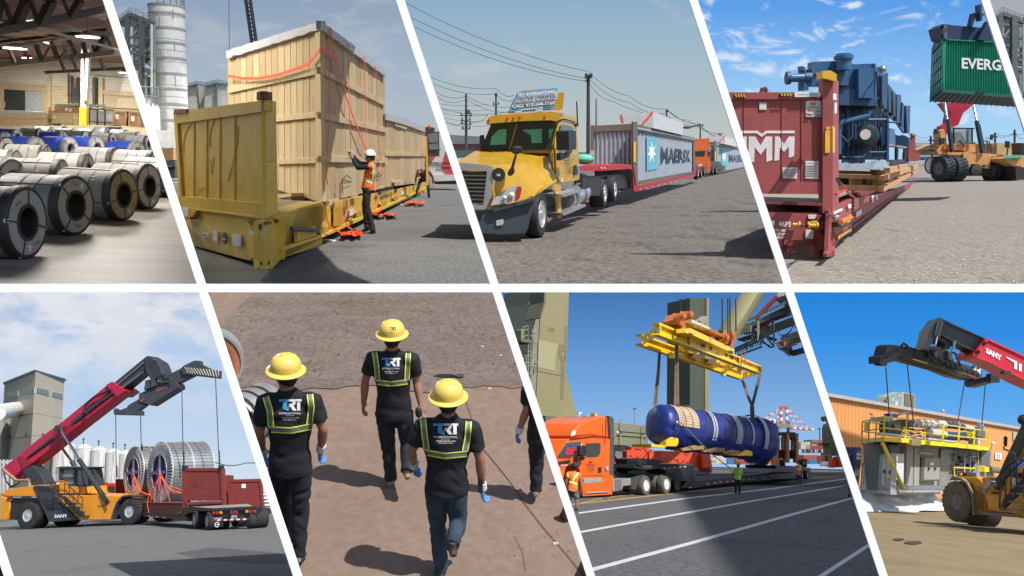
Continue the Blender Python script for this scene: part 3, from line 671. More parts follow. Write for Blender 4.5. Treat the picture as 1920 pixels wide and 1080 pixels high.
tankm=mat('tank_white',(.50,.50,.48),.6,var=.1,dirt=(.07,.065,.06),damt=.75,dsc=1.2,stretch=(1.4,1.4,.12));tankd=mat('tank_dark',(.06,.055,.05),.7,var=.3,dirt=(.25,.24,.22),damt=.4,dsc=1.2,stretch=(1.2,1.2,.15))
for(x0,x1,yt,m_,lb)in((63,101,850,tankd,'dark stained storage tank directly right of the beige tower'),(101,143,838,tankm,'wide white tank seen just behind the boom cylinders'),(143,173,841,tankm,'white tank with heavy black streaks on its right side'),(172,201,845,tankm,'white streaked tank, second from the right end of the row'),(200,227,849,tankm,'pale tank above the orange truck cab'),(225,245,852,tankm,'partly hidden rightmost tank behind the rear reel')):
 d=100;A_=B5.at(x0,yt,d);Bq=B5.at(x1,yt,d);r=(Bq.x-A_.x)/2;c=(A_+Bq)/2;t=T(B5,'storage_tank',lb,'tank',(c.x,c.y,0),group='row of storage tanks behind the reach stacker')
 t.P('shell',MB().cyl((c.x,c.y,-2),(c.x,c.y,c.z),r,n=32,cap=False),m_,sm=1);t.P('roof',MB().lathe((c.x,c.y,c.z),(0,0,1),[(r*1.02,-.08),(r*1.02,.05),(r*.3,.5),(.01,.55)],32),m_,sm=1)
 for k in(.35,.62):t.P('hoop',MB().lathe((c.x,c.y,c.z*k),(0,0,1),[(r,0),(r*1.012,.02),(r*1.012,.10),(r,.12)],32),m_)
 t.P('vent_pipe',MB().cyl((c.x,c.y-r*.3,c.z+.3),(c.x,c.y-r*.3,c.z+1.0),.06,n=8).lathe((c.x,c.y-r*.3,c.z+1.0),(0,0,1),[(.01,0),(.16,.03),(.16,.1),(.01,.2)],10),darkst)
mb=MB()
for k in range(4):a_=B5.at(14+k*1.5,905,80+k);mb.cyl(B5.at(-4,868+k*9,80),B5.at(24,866+k*9,84),.12,n=8)
for x in(0,7,14,22):mb.bar(B5.at(x,862,80),B5.at(x,925,80),.15)
solo(B5,'pipe_rack',mb,mat('pipe_white',(.45,.45,.43),.5),'white pipe rack below the duct behind the stacker tail','pipe rack',kind=None)
wire(B5,'overhead_line',[B5.at(372,858,90),B5.at(404,867,90),B5.at(460,868,90),B5.at(560,850,90)],.05,blackm,'thin overhead line sagging across the sky right of the big reel','cable',sag=.3)
rackm=mat('rack_red',(.19,.030,.026),.55,var=.12,dirt=(.10,.03,.02),damt=.35,dsc=.7)
def trailer5():
 q=Z(340,820,6);q4=Z(210,820,6)
 side=PM(B5,B5.g(388,994),B5.g(268,984));rear=PM(B5,B5.g(396,994.5),B5.g(479,991.2));W=(rear.b-rear.a)
 t=T(B5,'trailer','black step deck trailer seen from behind with two near side wheels','trailer',B5.g(396,994.5))
 t.P('deck',MP(side,q4(790,800,870,780,1125,800,1125,830,1000,830,860,850,820,880),3.0,0,ext=W),blackm)
 t.P('deck_plank',MB().prism([rear.p(*p)for p in q(350,797,845,790)]+[side.p(*q4(1040,772)[0],0)+W*1.0,side.p(*q4(880,782)[0])][::1],(0,0,-.05)),mat('deck_wood',(.25,.22,.18),.8))
 t.P('low_deck',MP(side,q4(330,845,830,885,850,945,560,905,340,885),3.0,0,ext=W),blackm)
 t.P('rear_frame',MP(rear,q(340,797,850,788,850,880,480,905,340,905),.5),blackm)
 t.P('bumper',MP(rear,q(370,925,840,908,840,925,370,943),.1,.02),mat('tape_red',(.45,.02,.03),.4))
 for k in range(6):x=405+k*72;t.P('white_tape',MP(rear,q(x,923-k*2.6,x+35,921-k*2.6,x+35,938-k*2.6,x,941-k*2.6),.01,.035),white)
 for(x0,x1,y,cols)in((350,468,845,'rra'),(552,640,841,'rrr'),(722,838,830,'arr')):
  bx=t.P('light_box',MP(rear,q(x0,y-25,x1,y-28,x1,y+20,x0,y+24),.08,.03),mat('lamp_box',(.25,.25,.25),.4,metal=.4))
  for k,cc in enumerate(cols):
   cx_=x0+(x1-x0)*(k+.5)/3;c=rear.p(*q(cx_,y)[0],.05);t.P('tail_light',MB().lathe(c,rear.n,[(.09 if x0!=552 else.06,0),(.08 if x0!=552 else.05,.05),(.01,.06)],12),mat('lamp_red' if cc=='r' else 'lamp_amber',(.5,.02,.02)if cc=='r' else(.8,.3,.02),.3),parent=bx)
 for w_ in((340,875,468,870,468,1005,335,1008),(732,865,850,860,850,985,732,985)):t.P('mud_flap',MP(rear,q(*w_),.03,-.02),blackm)
 t.P('lettering',MB().ptext(rear,'FRANCE TRUST',*q(357,922)[0],*q(455,917)[0],2.6,.03,.02),wtext)
 b=MB();c=rear.p(*q(402,981)[0],.02);b.lathe(c,rear.n,[(.13,0),(.13,.01),(.09,.01),(.09,0)],16,True);b.bar(c-rear.u*.1,c+rear.u*.1,.03);t.P('emblem',b,wtext)
 t.P('licence_plate',MP(rear,q(565,878,622,876,622,912,565,914),.02,.03),mat('plate_white',(.5,.6,.55),.5))
 t.P('lettering',MB().ptext(rear,'T65J',*q(572,904)[0],*q(616,902)[0],3,.03,.06),btext)
 for(x,y,r_)in((145,925,98),(290,942,102)):
  c=side.p(*q(x,y)[0],.1);rr=r_/6/B5.m(c);wheel(t,c,side.n,rr,.5,rr*.58,rim_m=mat('trailer_rim',(.42,.38,.33),.45,metal=.3),bolts=8,dish=.5);wheel(t,c-side.n*.55,side.n,rr,.45,rr*.58)
  wheel(t,c+W*.93,side.n,rr,.9,rr*.58)
 for k in range(6):x,y=360+k*42,884+k*3.6;t.P('reflector',MP(side,q4(x,y-5,x+28,y-2,x+28,y+8,x,y+5),.02,.02),white if k%2 else K['tape_red'])
 f=T(B5,'flat_rack','dark red flat rack container frame carrying the two steel reels','flat rack',side.p(300,975))
 fs=side.shift(-.1);fe=PM(B5,fs.p(*q4(815,870)[0])*V((1,1,0)),fs.p(*q4(815,870)[0])*V((1,1,0))+V((W.x,W.y,0)))
 f.P('base_beam',MP(fs,q4(325,735,840,740,840,885,330,845),.3,0),rackm)
 f.P('deck',MB().prism([fs.p(*q4(325,738)[0]),fs.p(*q4(840,742)[0]),fs.p(*q4(840,742)[0])+W*.9,fs.p(*q4(325,738)[0])+W*.9],(0,0,-.1)),rackm)
 f.P('end_wall',MP(fe,q(40,345,450,345,468,712,45,712),.15),rackm,bev=.01)
 f.P('corner_post',MP(fe,q(5,345,48,345,60,880,15,870),.3,.08),rackm);f.P('corner_post',MP(fe,q(432,350,455,350,475,765,450,765),.3,.08),rackm)
 f.P('top_rail',MP(fe,q(5,345,450,345,450,378,5,378),.2,.05),rackm)
 f.P('diamond_mark',MP(fe,q(160,508,190,540,160,572,130,540),.01,.012),mat('rack_red_dull',(.15,.022,.02),.7))
 f.P('sill',MP(fe,q(45,740,470,740,470,775,45,775),.3,.02),rackm)
 f.P('lock_fitting',MP(fe,q(5,315,45,315,45,370,5,370),.25,.12).poly(fe,q(415,315,450,315,450,365,415,365),.25,.12),blackm)
 pf=PM(B5,fs.p(*q4(40,840)[0])*V((1,1,0)),fs.p(*q4(40,840)[0])*V((1,1,0))+V((W.x,W.y,0)));f.P('end_wall',MP(fe.shift(-11),q4(40,470,130,470,200,650,40,655),.2),rackm,label='far end wall half hidden by the rear reel')
 f.P('stanchion',MP(fs,q4(720,860,820,820,820,830,725,870),.05,.03),K['bronze_pipe'])
 return side,W
side5,W5=trailer5()
slat=mat('reel_steel',(.30,.31,.32),.38,metal=.55,var=.15,dirt=(.10,.10,.11),damt=.2);slat2=mat('reel_steel_pale',(.50,.51,.52),.4,metal=.4,var=.1);lav=mat('lavender_paint',(.16,.15,.35),.5)
def reel(x,y,rx,ry,x_end,dist,rings,lb):
 c=B5.at(x,y,dist);r=ry/B5.m(c);ang=math.acos(min(1,rx/ry));e_=V((-c.x,-c.y,0)).normalized();ax=Matrix.Rotation(-ang,3,'Z')@e_
 L=(x_end-x-rx*.2)/B5.m(c)/math.sin(ang)
 t=T(B5,'cable_reel',lb,'reel',(c.x,c.y,c.z-r),group='two big steel reels on the flat rack')
 n=56;X=V((0,0,1));Y=ax.cross(X)
 P=lambda a,rr,h:c+ax*h+(X*math.cos(a)+Y*math.sin(a))*rr
 dr=MB()
 for i in range(n):
  a=2*PI*i/n;da=2*PI/n*.44;h=[]
  for hh in(-.12,-L):
   for(aa,rr)in((a-da,r),(a+da,r),(a+da,r*.965),(a-da,r*.965)):h.append(P(aa,rr,hh))
  t.P('rim_slat',MB().hexa(h),slat)
 t.P('drum',MB().lathe(c,ax,[(r*.955,-.15),(r*.955,-L+.02)],48).lathe(c,ax,[(.01,-L*.5),(r*.56,-L*.5),(r*.56,-.08),(r*.60,-.08),(r*.60,-.2)],40),darkst,sm=1)
 for hh in(-.02,-L*.5,-L+.02):t.P('hoop',MB().lathe(c,ax,[(r*.96,hh-.06),(r*1.015,hh-.06),(r*1.015,hh+.02),(r*.96,hh+.02)],56,True),slat2,sm=1)
 for k,(r0,r1)in enumerate(rings):
  t.P('ring',MB().lathe(c,ax,[(r*r0*.975,.0),(r*r0*.975,.05),(r*r0,.05),(r*r0,0)],56,True),slat2,sm=1)
  for i in range(n):
   a=2*PI*(i+.5)/n;da=.028;t.P('radial_slat',MB().hexa([P(a-da,r*r0,-.1),P(a+da,r*r0,-.1),P(a+da,r*r1,-.1),P(a-da,r*r1,-.1),P(a-da,r*r0,.03),P(a+da,r*r0,.03),P(a+da,r*r1,.03),P(a-da,r*r1,.03)]),slat2)
 for a in(0,PI/2,PI,PI*1.5):t.P('cross_arm',MB().bar(P(a,.05,.02),P(a,r*.60,.02),.2,.08,up=ax),lav)
 t.P('hub',MB().lathe(c,ax,[(.24,0),(.24,.1),(.12,.12),(.12,.06),(.01,.06)],16),lav)
 return t,c,r,P
reel(250,886,17.5,47.5,292,59,((.58,.76),(.80,.97)),'rear steel reel, left of the pair on the flat rack')
reel(299,886,22,56,378,56,((.60,.97),),'large front steel reel, right of the pair, against the red end wall')
q4=Z(210,820,6)
STRAPL=['leftmost strap from the hub of the front reel down to its foot','orange strap curving left from the front reel hub','orange strap slanting right from the front reel hub to the beam','upper long strap from the front hub to the red end wall','short orange strap from the front rim to the end wall','straight orange strap on the rear reel, middle of three','leftmost near vertical strap on the rear reel','orange strap from the rear hub towards the gap, upper of two','orange strap from the rear hub towards the gap, lower of two','zigzag orange strap hanging over the red base beam','short orange strap at the left foot of the rear reel','long orange strap crossing the front reel drum','short strap end between the two reels']
for i,pts in enumerate(((530,380,555,560,550,740),(535,430,480,600,470,790),(535,380,620,600,680,850),(540,400,640,580,795,630),(655,550,720,570,795,600),(240,410,280,560,290,720),(240,450,250,600,250,700),(245,420,330,610,440,650),(250,470,320,620,435,655),(540,440,430,600,395,740,415,850),(150,560,165,640,170,660),(540,440,600,520,690,620,800,632),(450,660,430,730))):
 P_=[B5.at(x,y,53.5 if i not in(5,6,7,8,10)else 56.5)for x,y in q4(*pts)];mb=MT(P_,.022,4)
 solo(B5,'lashing_strap',mb,orange_strap,STRAPL[i],'strap',group='orange straps on the %s reel'%('rear' if i in(5,6,7,8,10)else 'front'))
q=Z(340,820,6)
def flatrack_bg():
 t=T(B5,'flat_rack_end','closed red rack end panel with white square sticker behind the trailer','container',B5.g(460,975));pm=PM(B5,B5.at(420,900,62)*V((1,1,0)),B5.at(490,900,62)*V((1,1,0)))
 t.P('panel',MP(pm,q(520,475,890,465,930,880,530,770),.3),rackm);t.P('top_rail',MP(pm,q(515,475,895,468,895,500,520,508),.3,.06),rackm)
 t.P('corner_post',MP(pm,q(515,475,545,475,545,780,530,780),.3,.08),rackm);t.P('corner_post',MP(pm,q(872,475,898,470,930,875,910,875),.3,.08),rackm)
 t.P('sticker',MP(pm,q(678,525,724,525,724,570,678,570),.02,.03),white);t.P('fitting',MP(pm,q(858,845,895,848,895,868,858,868),.02,.03),steel)
 t.P('side_panel',MP(pm.shift(-1),q(465,470,520,475,535,765,480,760),.2),rackm)
 t=T(B5,'flat_rack_stack','low stack of folded red flat racks at the right edge','flat rack',B5.g(500,985));pm=PM(B5,B5.at(440,900,58)*V((1,1,0)),B5.at(540,900,59)*V((1,1,0)))
 t.P('frame',MP(pm,q(855,875,1080,905,1090,935,860,910),2),rackm);t.P('frame',MP(pm,q(855,915,1090,940,1095,1010,860,985),2),rackm)
 for k in range(6):t.P('pocket',MP(pm,q(880+k*34,935+k*5,896+k*34,938+k*5,896+k*34,965+k*5,880+k*34,962+k*5),.05,.03),mat('rack_red_deep',(.08,.012,.012),.7))
 t=T(B5,'pipe_bundle','bundle of silver pipes beside the red panel at the bar','pipes',B5.g(498,980));
 for k in range(4):
  p=B5.at(493.5+k*.8,928+k*6.5,60.5);t.P('pipe',MB().cyl(p,p+V((5,1,0)),.11*1.0*.9,n=12),steel,sm=1)
 pm=PM(B5,B5.at(480,900,61)*V((1,1,0)),B5.at(520,900,61)*V((1,1,0)));t=T(B5,'grey_container','grey container with pale blue square behind the pipes','container',pm.p(505,965));t.P('side',MP(pm,q(925,795,1100,800,1100,880,930,880),1),mat('cont_grey',(.18,.19,.20),.6));t.P('blue_mark',MP(pm,q(942,825,985,825,985,865,942,865),.02,.02),mat('sky_blue_paint',(.10,.32,.45),.5))
 mb=MB();pm=PM(B5,B5.at(400,900,70)*V((1,1,0)),B5.at(440,900,70)*V((1,1,0)));mb.poly(pm,q(450,425,497,430,497,480,450,480),2);solo(B5,'red_container',mb,rackm,'top corner of a dark red container just right of the end wall','container')
flatrack_bg()
a=Z(0,820,5.686)
t=T(B5,'tractor_cab','orange terminal tractor cab seen between the stacker and the reels','truck',B5.g(200,965));pm=PM(B5,B5.at(180,900,66)*V((1,1,0)),B5.at(220,900,66)*V((1,1,0)))
ored=mat('orange_red',(.50,.035,.012),.4,var=.1)
t.P('body',MP(pm,a(1005,510,1045,490,1225,488,1235,620,1000,620),2),ored,bev=.04)
for w_ in((1065,525,1128,520,1130,590,1070,590),(1150,520,1225,520,1225,585,1150,588)):t.P('window',MP(pm,a(*w_),.03,.02),glassd)
t.P('beacon',MP(pm,a(1095,478,1140,478,1140,490,1095,490),.2,-.3),ored)
# == lower middle: four workers walking away over brown ground
g6a=ground_mat('packed_earth',(.175,.115,.083),(.215,.145,.107),(.13,.083,.060),s1=.7,s2=9,bump=.25,bs=5,stretch=(1,.6,1),amt3=.4,s3=.9,bdist=.015,speck=.16)
ground(B6,'ground',g6a,3.5,30,relief=.006)
g6b=ground_mat('loose_earth',(.11,.076,.056),(.16,.115,.088),(.07,.048,.037),s1=1.1,s2=14,bump=.8,bs=4,stretch=(.5,1.6,1),amt3=.7,s3=.8,bdist=.045,speck=.3)
def loose6():
 mb=MB();nx,ny=110,90;vs=[]
 e0=B6.g(420,706);e1=B6.g(1000,690)
 for j in range(ny+1):
  for i in range(nx+1):
   X=-4.2+7.6*i/nx;yb=9.7+.18*mnoise.fractal(V((X*1.3,0,5)),1,2,4)+.05*X;Y=yb+(26-yb)*(j/ny)**1.3
   z=.012+(min(1,j/6))*(.05*mnoise.fractal(V((X*1.1,Y*2.6,1)),1,2,5)+.015)
   vs.append((X,Y,max(.006,z)))
 mb.add(vs,[(j*(nx+1)+i,j*(nx+1)+i+1,(j+1)*(nx+1)+i+1,(j+1)*(nx+1)+i)for j in range(ny)for i in range(nx)])
 solo(B6,'dirt_bank',mb,g6b,kind='structure',loc=(0,12,0),sm=1,ang=180)
loose6()
blob(B6,834,704,26,3,mat('wet_earth',(.03,.028,.03),.25),.03);blob(B6,862,703.5,9,3,mat('wet_blue',(.05,.07,.10),.2),.032)
crm=mat('crack_dark',(.05,.032,.025),.9)
q=Z(660,540,2)
def crack(pts,wd):
 mb=MB();P_=[B6.g(x,y,.009)for x,y in pts]
 for a_,b_ in zip(P_,P_[1:]):
  s_=(b_-a_).cross(V((0,0,1))).normalized()*wd;mb.add([a_-s_,a_+s_,b_+s_,b_-s_],[(0,1,2,3)])
 solo(B6,'ground_crack',mb,crm,kind='structure')
crack(q(490,600,540,660,600,735,650,810,720,900,790,980,870,1078),.004);crack(q(380,215,395,290,420,400,480,590),.0025);crack(q(610,930,640,990,650,1060),.0018)
pale=mat('pale_scrap',(.45,.42,.38),.8)
for(x,y)in((517,575),(520,591),(508,574),(940,667),(928,625),(919,729),(1042,1020),(585,760),(905,650)):p=B6.g(x,y);solo(B6,'litter',MB().hexa([p+V(v)*.03 for v in((-1,-.6,0),(1,-.5,0),(.8,.7,0),(-.9,.6,0),(-.8,-.5,.4),(.8,-.4,.5),(.7,.5,.3),(-.7,.5,.4))]),pale,kind='stuff')
navy=mat('navy_cloth',(.008,.009,.013),.85,var=.25,bump=.3,bs=60);denim=mat('blue_denim',(.018,.040,.062),.85,var=.4,sc_=9,bump=.3,bs=90,dirt=(.05,.08,.10),damt=.4,dsc=6);navyt=mat('navy_trousers',(.009,.011,.020),.85,var=.25,bump=.3,bs=60)
hatm=mat('helmet_yellow',(.74,.52,.10),.35,var=.03,bump=.02,coat=.3);glw=mat('glove_white',(.60,.62,.66),.8,bump=.3,bs=70);glb=mat('glove_blue',(.08,.20,.50),.7,bump=.3,bs=70)
hi=mat('hi_vis_yellow',(.72,.80,.07),.6,var=.05);refl=mat('reflective_grey',(.16,.17,.165),.5,var=.2);tblue=mat('logo_blue',(.06,.28,.52),.6,bump=0);twhite=mat('logo_white',(.62,.62,.62),.6,bump=0);hairb=mat('hair_black',(.012,.009,.007),.8,bump=.4,bs=90);skin6=mat('skin_tan',(.33,.155,.105),.5,var=.12,bump=.05,bs=60)
khaki=mat('trainer_khaki',(.26,.20,.14),.7,var=.3,sc_=12);darksh=mat('trainer_dark',(.05,.045,.04),.7)
def walker(label,q,footpx,D,j,**kw):
 f=B6.g(*q(*footpx)[0]);Y=f.y+D
 J={n_:B6.at(*q(x,y)[0],Y+dy)for n_,(x,y,dy)in j.items()}
 k=kw.pop('k');return person(B6,label,J,V((J['head'].x,Y,0)),k,skin=skin6,gloves=kw.pop('gloves',(glb,glw)),hair=hairb,hat=kw.pop('hat',hatm),grp=None,**kw)
def vest(t,q,sl,sr,band,wd):
 for nm,p in(('strap',sl),('strap',sr),('band',band)):
  if not p:continue
  P_=q(*p);a=drape(B6,t,'reflective_tape',P_,wd,refl,.010)
  off=[]
  for s_ in(-1,1):
   pp=[]
   for i,(x,y)in enumerate(P_):
    x0,y0=P_[max(0,i-1)];x1,y1=P_[min(len(P_)-1,i+1)];l=math.hypot(x1-x0,y1-y0);pp.append((x-(y1-y0)/l*s_*wd*.5,y+(x1-x0)/l*s_*wd*.5))
   drape(B6,t,'yellow_trim',pp,wd*.22,hi,.014)
def logo(t,q,x0,y0,x1,y1,dy=0):
 W_=x1-x0;H_=y1-y0;L=lambda u,v:q(x0+u*W_,y0+v*H_+dy*u)[0]
 shirt_poly(B6,t,[L(0,0),L(.50,.0),L(.44,.22),L(.0,.22)],tblue);shirt_poly(B6,t,[L(.18,.22),L(.36,.22),L(.36,1.),L(.18,.85)],tblue);shirt_poly(B6,t,[L(.36,.75),L(.44,.55),L(.44,1.0),L(.36,1.0)],tblue)
 shirt_poly(B6,t,[L(.44,.0),L(.68,.0),L(.74,.12),L(.74,.40),L(.68,.52),L(.60,.56),L(.60,.38),L(.60,.2),L(.44,.2)],twhite);shirt_poly(B6,t,[L(.46,.40),L(.60,.38),L(.78,1.),L(.62,1.),L(.50,.62),L(.46,.70)],twhite)
 shirt_poly(B6,t,[L(.70,.0),L(1.,.0),L(1.,.2),L(.74,.2)],twhite);shirt_poly(B6,t,[L(.80,.2),L(.94,.2),L(.94,1.),L(.80,1.)],twhite)
 f=lambda v:q(0,y0+v*H_)[0][1];X0,X1=q(x0,0)[0][0],q(x1,0)[0][0];w2=X1-X0;h2=H_/2
 shirt_text(B6,t,'INTERNATIONAL',X0+w2*.02,X1-w2*.02,f(1.32),h2*.17,twhite,.0,lift=.012);shirt_text(B6,t,'SINCE 1992',X0+w2*.32,X0+w2*.66,f(1.46),h2*.08,twhite,.0,lift=.012)
 shirt_text(B6,t,'WWW.USATRT.COM',X0+w2*.12,X1-w2*.12,f(1.68),h2*.12,twhite,.02,lift=.012);shirt_text(B6,t,'973-344-7100',X0+w2*.20,X1-w2*.22,f(1.86),h2*.12,twhite,.02,lift=.012)
q4=Z(660,540,2);q3=Z(380,540,2)
wa=walker('worker in the middle rear with a small logo on his yellow hard hat, bare hands',q4,(175,745),0,
dict(head=(151,186,0),neck=(151,222,0),sl=(78,262,0),sr=(226,264,0),el=(50,345,0),er=(243,352,.02),wl=(44,435,.06),wr=(258,440,-.05),hl=(122,462,0),hr=(192,462,0),kl=(136,600,.03),kr=(208,585,-.02),al=(145,708,.0),ar=(206,678,-.25),tr=(0,.9,-1)),
k=.97,shirt=navy,trousers=navyt,shoes=khaki,gloves=None)
vest(wa,q4,(84,240,92,290,96,345),(211,244,209,295,206,345),(88,353,150,360,208,352),8)
logo(wa,q4,112,262,182,294)
wa.P('phone',MB().ball(B6.at(*q4(250,466)[0],B6.g(*q4(175,745)[0]).y-.12),(.035,.03,.06)),blackm,sm=1)
wl=walker('worker at the left in black with head turned left, white and blue glove',q3,(360,1030),0,
dict(head=(312,325,0),neck=(316,372,0),sl=(232,425,0),sr=(416,422,0),el=(212,545,.0),er=(452,530,-.02),wl=(225,615,.1),wr=(444,600,.06),hl=(290,662,0),hr=(368,664,0),kl=(300,800,.18),kr=(368,835,-.02),al=(320,930,.25),ar=(360,992,-.1)),
k=.99,shirt=navy,trousers=navyt,shoes=khaki,look=(-.75,.66,-.05))
vest(wl,q3,(236,408,252,460,256,520),(402,398,408,450,400,515),(246,530,330,535,405,520),10)
logo(wl,q3,285,417,371,460)
wr_=walker('nearest worker in blue jeans with a radio on his hip, both hands gloved',q4,(345,1078),0,
dict(head=(361,424,0),neck=(361,468,0),sl=(262,520,0),sr=(452,525,0),el=(222,612,.0),er=(480,640,-.02),wl=(232,662,.12),wr=(488,742,.03),hl=(316,735,0),hr=(394,737,0),kl=(322,890,.08),kr=(398,880,.0),al=(334,1052,.0),ar=(378,958,-.28),tr=(0,.9,-1)),
k=.99,shirt=navy,trousers=denim,shoes=darksh)
vest(wr_,q4,(266,490,272,550,280,606),(438,500,434,560,424,612),(272,616,350,630,430,622),9.5)
logo(wr_,q4,305,508,398,549)
p=wr_.J['hr'];wr_.P('radio',MB().box(.17,.21,-.02,.05,-.06,.12,Matrix.Translation(p)).box(.18,.195,0,.02,.12,.26,Matrix.Translation(p)),blackm)
we=walker('worker at the right edge, half behind the white bar, white and blue glove',q4,(690,790),0,
dict(head=(722,310,0),neck=(722,340,0),sl=(660,385,0),sr=(790,385,0),el=(655,455,.0),er=(820,455,0),wl=(628,530,.05),wr=(810,540,.05),hl=(690,545,0),hr=(755,548,0),kl=(694,655,.02),kr=(790,650,.25),al=(690,752,-.05),ar=(800,800,.3)),
k=.95,shirt=navy,trousers=navyt,shoes=khaki)
hm=[o for o in B6.objs if o.parent==wa.o and o.name.startswith('helmet')][0]
pmh=PM(B6,V((-3,wa.J['head'].y-.128,0)),V((3,wa.J['head'].y-.128,0)))
wa.P('lettering',MB().ptext(pmh,'T',*q4(142,158)[0],*q4(150,158)[0],5.5,.06,0),tblue,parent=hm);wa.P('lettering',MB().ptext(pmh,'RT',*q4(151,158)[0],*q4(167,158)[0],5.5,.06,0),mat('letter_dark',(.05,.07,.10),.5),parent=hm)
p=B6.g(*q4(800,870)[0]);mb=MB();chain(mb,[p+V((-.02,0,.04)),p+V((.05,.12,.05)),p+V((.12,.2,.06))],[.04,.05,.045]);chain(mb,[p+V((.0,0,.04)),p+V((.05,-.0,.25))],[.05,.05])
solo(B6,'boot',mb,mat('brown_boot',(.09,.03,.02),.6),'brown boot tip showing at the white bar, lower right','boot',sm=1)
a3_=B6.g(400,770);c=B6.at(*q3(28,280)[0],8.2)
t=T(B6,'steel_drum_reel','orange disc end of a big reel with galvanised rim at the left bar','reel',(c.x,c.y,0));rr=1.05*100/B6.m(c)*.5
ax=V((.30,-.94,.25)).normalized();r0=60/B6.m(c)
t.P('disc',MB().lathe(c,ax,[(r0*.93,.0),(r0*.93,.05),(.01,.05)],40),mat('orange_disc',(.50,.17,.09),.6,dirt=(.2,.05,.02),damt=.4),sm=1)
t.P('rim',MB().lathe(c,ax,[(r0*.92,-.02),(r0*.92,.07),(r0,.07),(r0,-.35),(r0*.92,-.35)],48,True),mat('galvanised',(.38,.42,.42),.4,metal=.5),sm=1)
c=B6.at(*q3(120,510)[0],7.35);r0=52/B6.m(c)
t=T(B6,'wrapped_coil','foil wrapped steel coil strapped in black behind the left worker','coil',(c.x,c.y,0));ax=V((-.35,-.90,.1)).normalized()
t.P('wrap',MB().lathe(c,ax,[(r0*.97,-.5),(r0,-.45),(r0,-.05),(r0*.95,0),(r0*.45,.0),(r0*.45,-.6)],40,False),mat('foil_wrap',(.34,.33,.33),.35,metal=.4,bump=.6,bs=8,var=.25),sm=1)
for k in range(3):t.P('strap',MB().lathe(c-ax*(.05+.15*k),ax,[(r0*1.0,-.02),(r0*1.012,-.02),(r0*1.012,.02),(r0*1.0,.02)],40,True),blackm)
for k in range(5):a_=PI*2*k/5+.3;X=V((0,0,1));X=(X-ax*X.dot(ax)).normalized();Y=ax.cross(X);e=X*math.cos(a_)+Y*math.sin(a_);t.P('strap',MB().bar(c+e*r0*.45+ax*.01,c+e*r0*1.0+ax*.01,.05,.02,up=ax),blackm)
t.P('core_ring',MB().lathe(c,ax,[(r0*.42,0),(r0*.42,.02),(r0*.5,.02),(r0*.5,0)],32,True),blackm)
# == lower right of middle: the port with the blue load on its slings
c1=Z(960,548,5.4);c2=Z(1030,760,5.4);c3=Z(1190,570,5.4);c4=Z(1190,740,5.4);c5=Z(1340,548,5.4);c6=Z(1380,740,5.4)
asph7=ground_mat('asphalt_dark_lane',(.056,.057,.060),(.084,.084,.086),(.035,.035,.037),s1=.4,s2=9,bump=.5,bs=12,amt3=.5,s3=.4,stretch=(1,.6,1),speck=.5)
ground(B7,'ground',asph7,11.3,262)
sky(B7,260,[(548,'4479b8'),(640,'5a8fce'),(740,'77a7de'),(830,'93bbe6'),(872,'a6c6ea'),(900,'b0cbe8')])
lw=mat('line_white',(.50,.51,.52),.8,var=.15,dirt=(.15,.15,.15),damt=.4,dsc=3);ly=mat('line_yellow',(.40,.27,.04),.8,var=.1,dirt=(.1,.09,.06),damt=.5,dsc=3)
def gline(bay,pts,wd,m,nm='lane_line'):
 mb=MB()
 for(x0,y0,w0),(x1,y1,w1)in zip(pts,pts[1:]):q=[bay.g(x0,y0-w0/2,.006),bay.g(x1,y1-w1/2,.006),bay.g(x1,y1+w1/2,.006),bay.g(x0,y0+w0/2,.006)];mb.add(q,[(0,3,2,1)])
 return solo(bay,nm,mb,m,kind='structure')
gline(B7,[(1085,962,3),(1290,934,2.4),(1450,916,2),(1600,896,1.5)],0,lw);gline(B7,[(1075,1000,4),(1300,959,3.2),(1406,940,2.8),(1600,908,2)],0,lw)
gline(B7,[(1095,1072,7),(1300,1017,6),(1480,966,4.5),(1620,928,3.5)],0,lw);gline(B7,[(1520,1092,9),(1540,1080,9),(1660,1002,7)],0,lw)
gline(B7,[(1060,947,2.2),(1190,933,2),(1290,922,1.8),(1450,906,1.5),(1600,888,1)],0,ly)
for pts in(((1140,935,1.5),(1150,931,1.5),(1175,928,1.5)),((1165,930,1.5),(1196,927,1.5)),((1085,944,1.5),(1130,934,1.5))):gline(B7,list(pts),0,ly,'lane_mark')
olive=mat('crane_olive',(.22,.20,.10),.7,var=.06,sc_=.3,dirt=(.17,.16,.10),damt=.3,dsc=.2,bump=.03);olive2=mat('crane_olive_dark',(.12,.115,.07),.7,var=.1);olive3=mat('patch_olive',(.17,.145,.07),.7,var=.04,bump=0);olive4=mat('patch_pale',(.30,.28,.16),.7,var=.04,bump=0)
org=mat('truck_orange',(.72,.115,.012),.3,var=.04,coat=.4,bump=0);redo=mat('hot_orange',(.62,.06,.012),.45,var=.08);black7=mat('chassis_black',(.015,.015,.017),.5)
t=T(B7,'gantry_crane','huge olive crane leg rising out of view behind the white bar at left','crane leg',B7.at(1030,890,62));pm=PD(B7,1000,60,1070,62)
t.P('front_face',MP(pm,c1(320,-60,580,-60,570,200,545,800,530,1080,526,1400,180,1400,245,1080,265,700,285,270,335,90),4),olive)
t.P('side_face',MP(pm,c1(250,-60,320,-60,330,90,283,270,263,700,243,1080,200,1300,190,930,235,300,248,100),4,-.1),mat('crane_olive_grey',(.19,.20,.15),.7))
t.P('fillet',MP(pm,c1(530,1080,540,800,615,1080,680,1330,526,1400),2,-.8),olive)
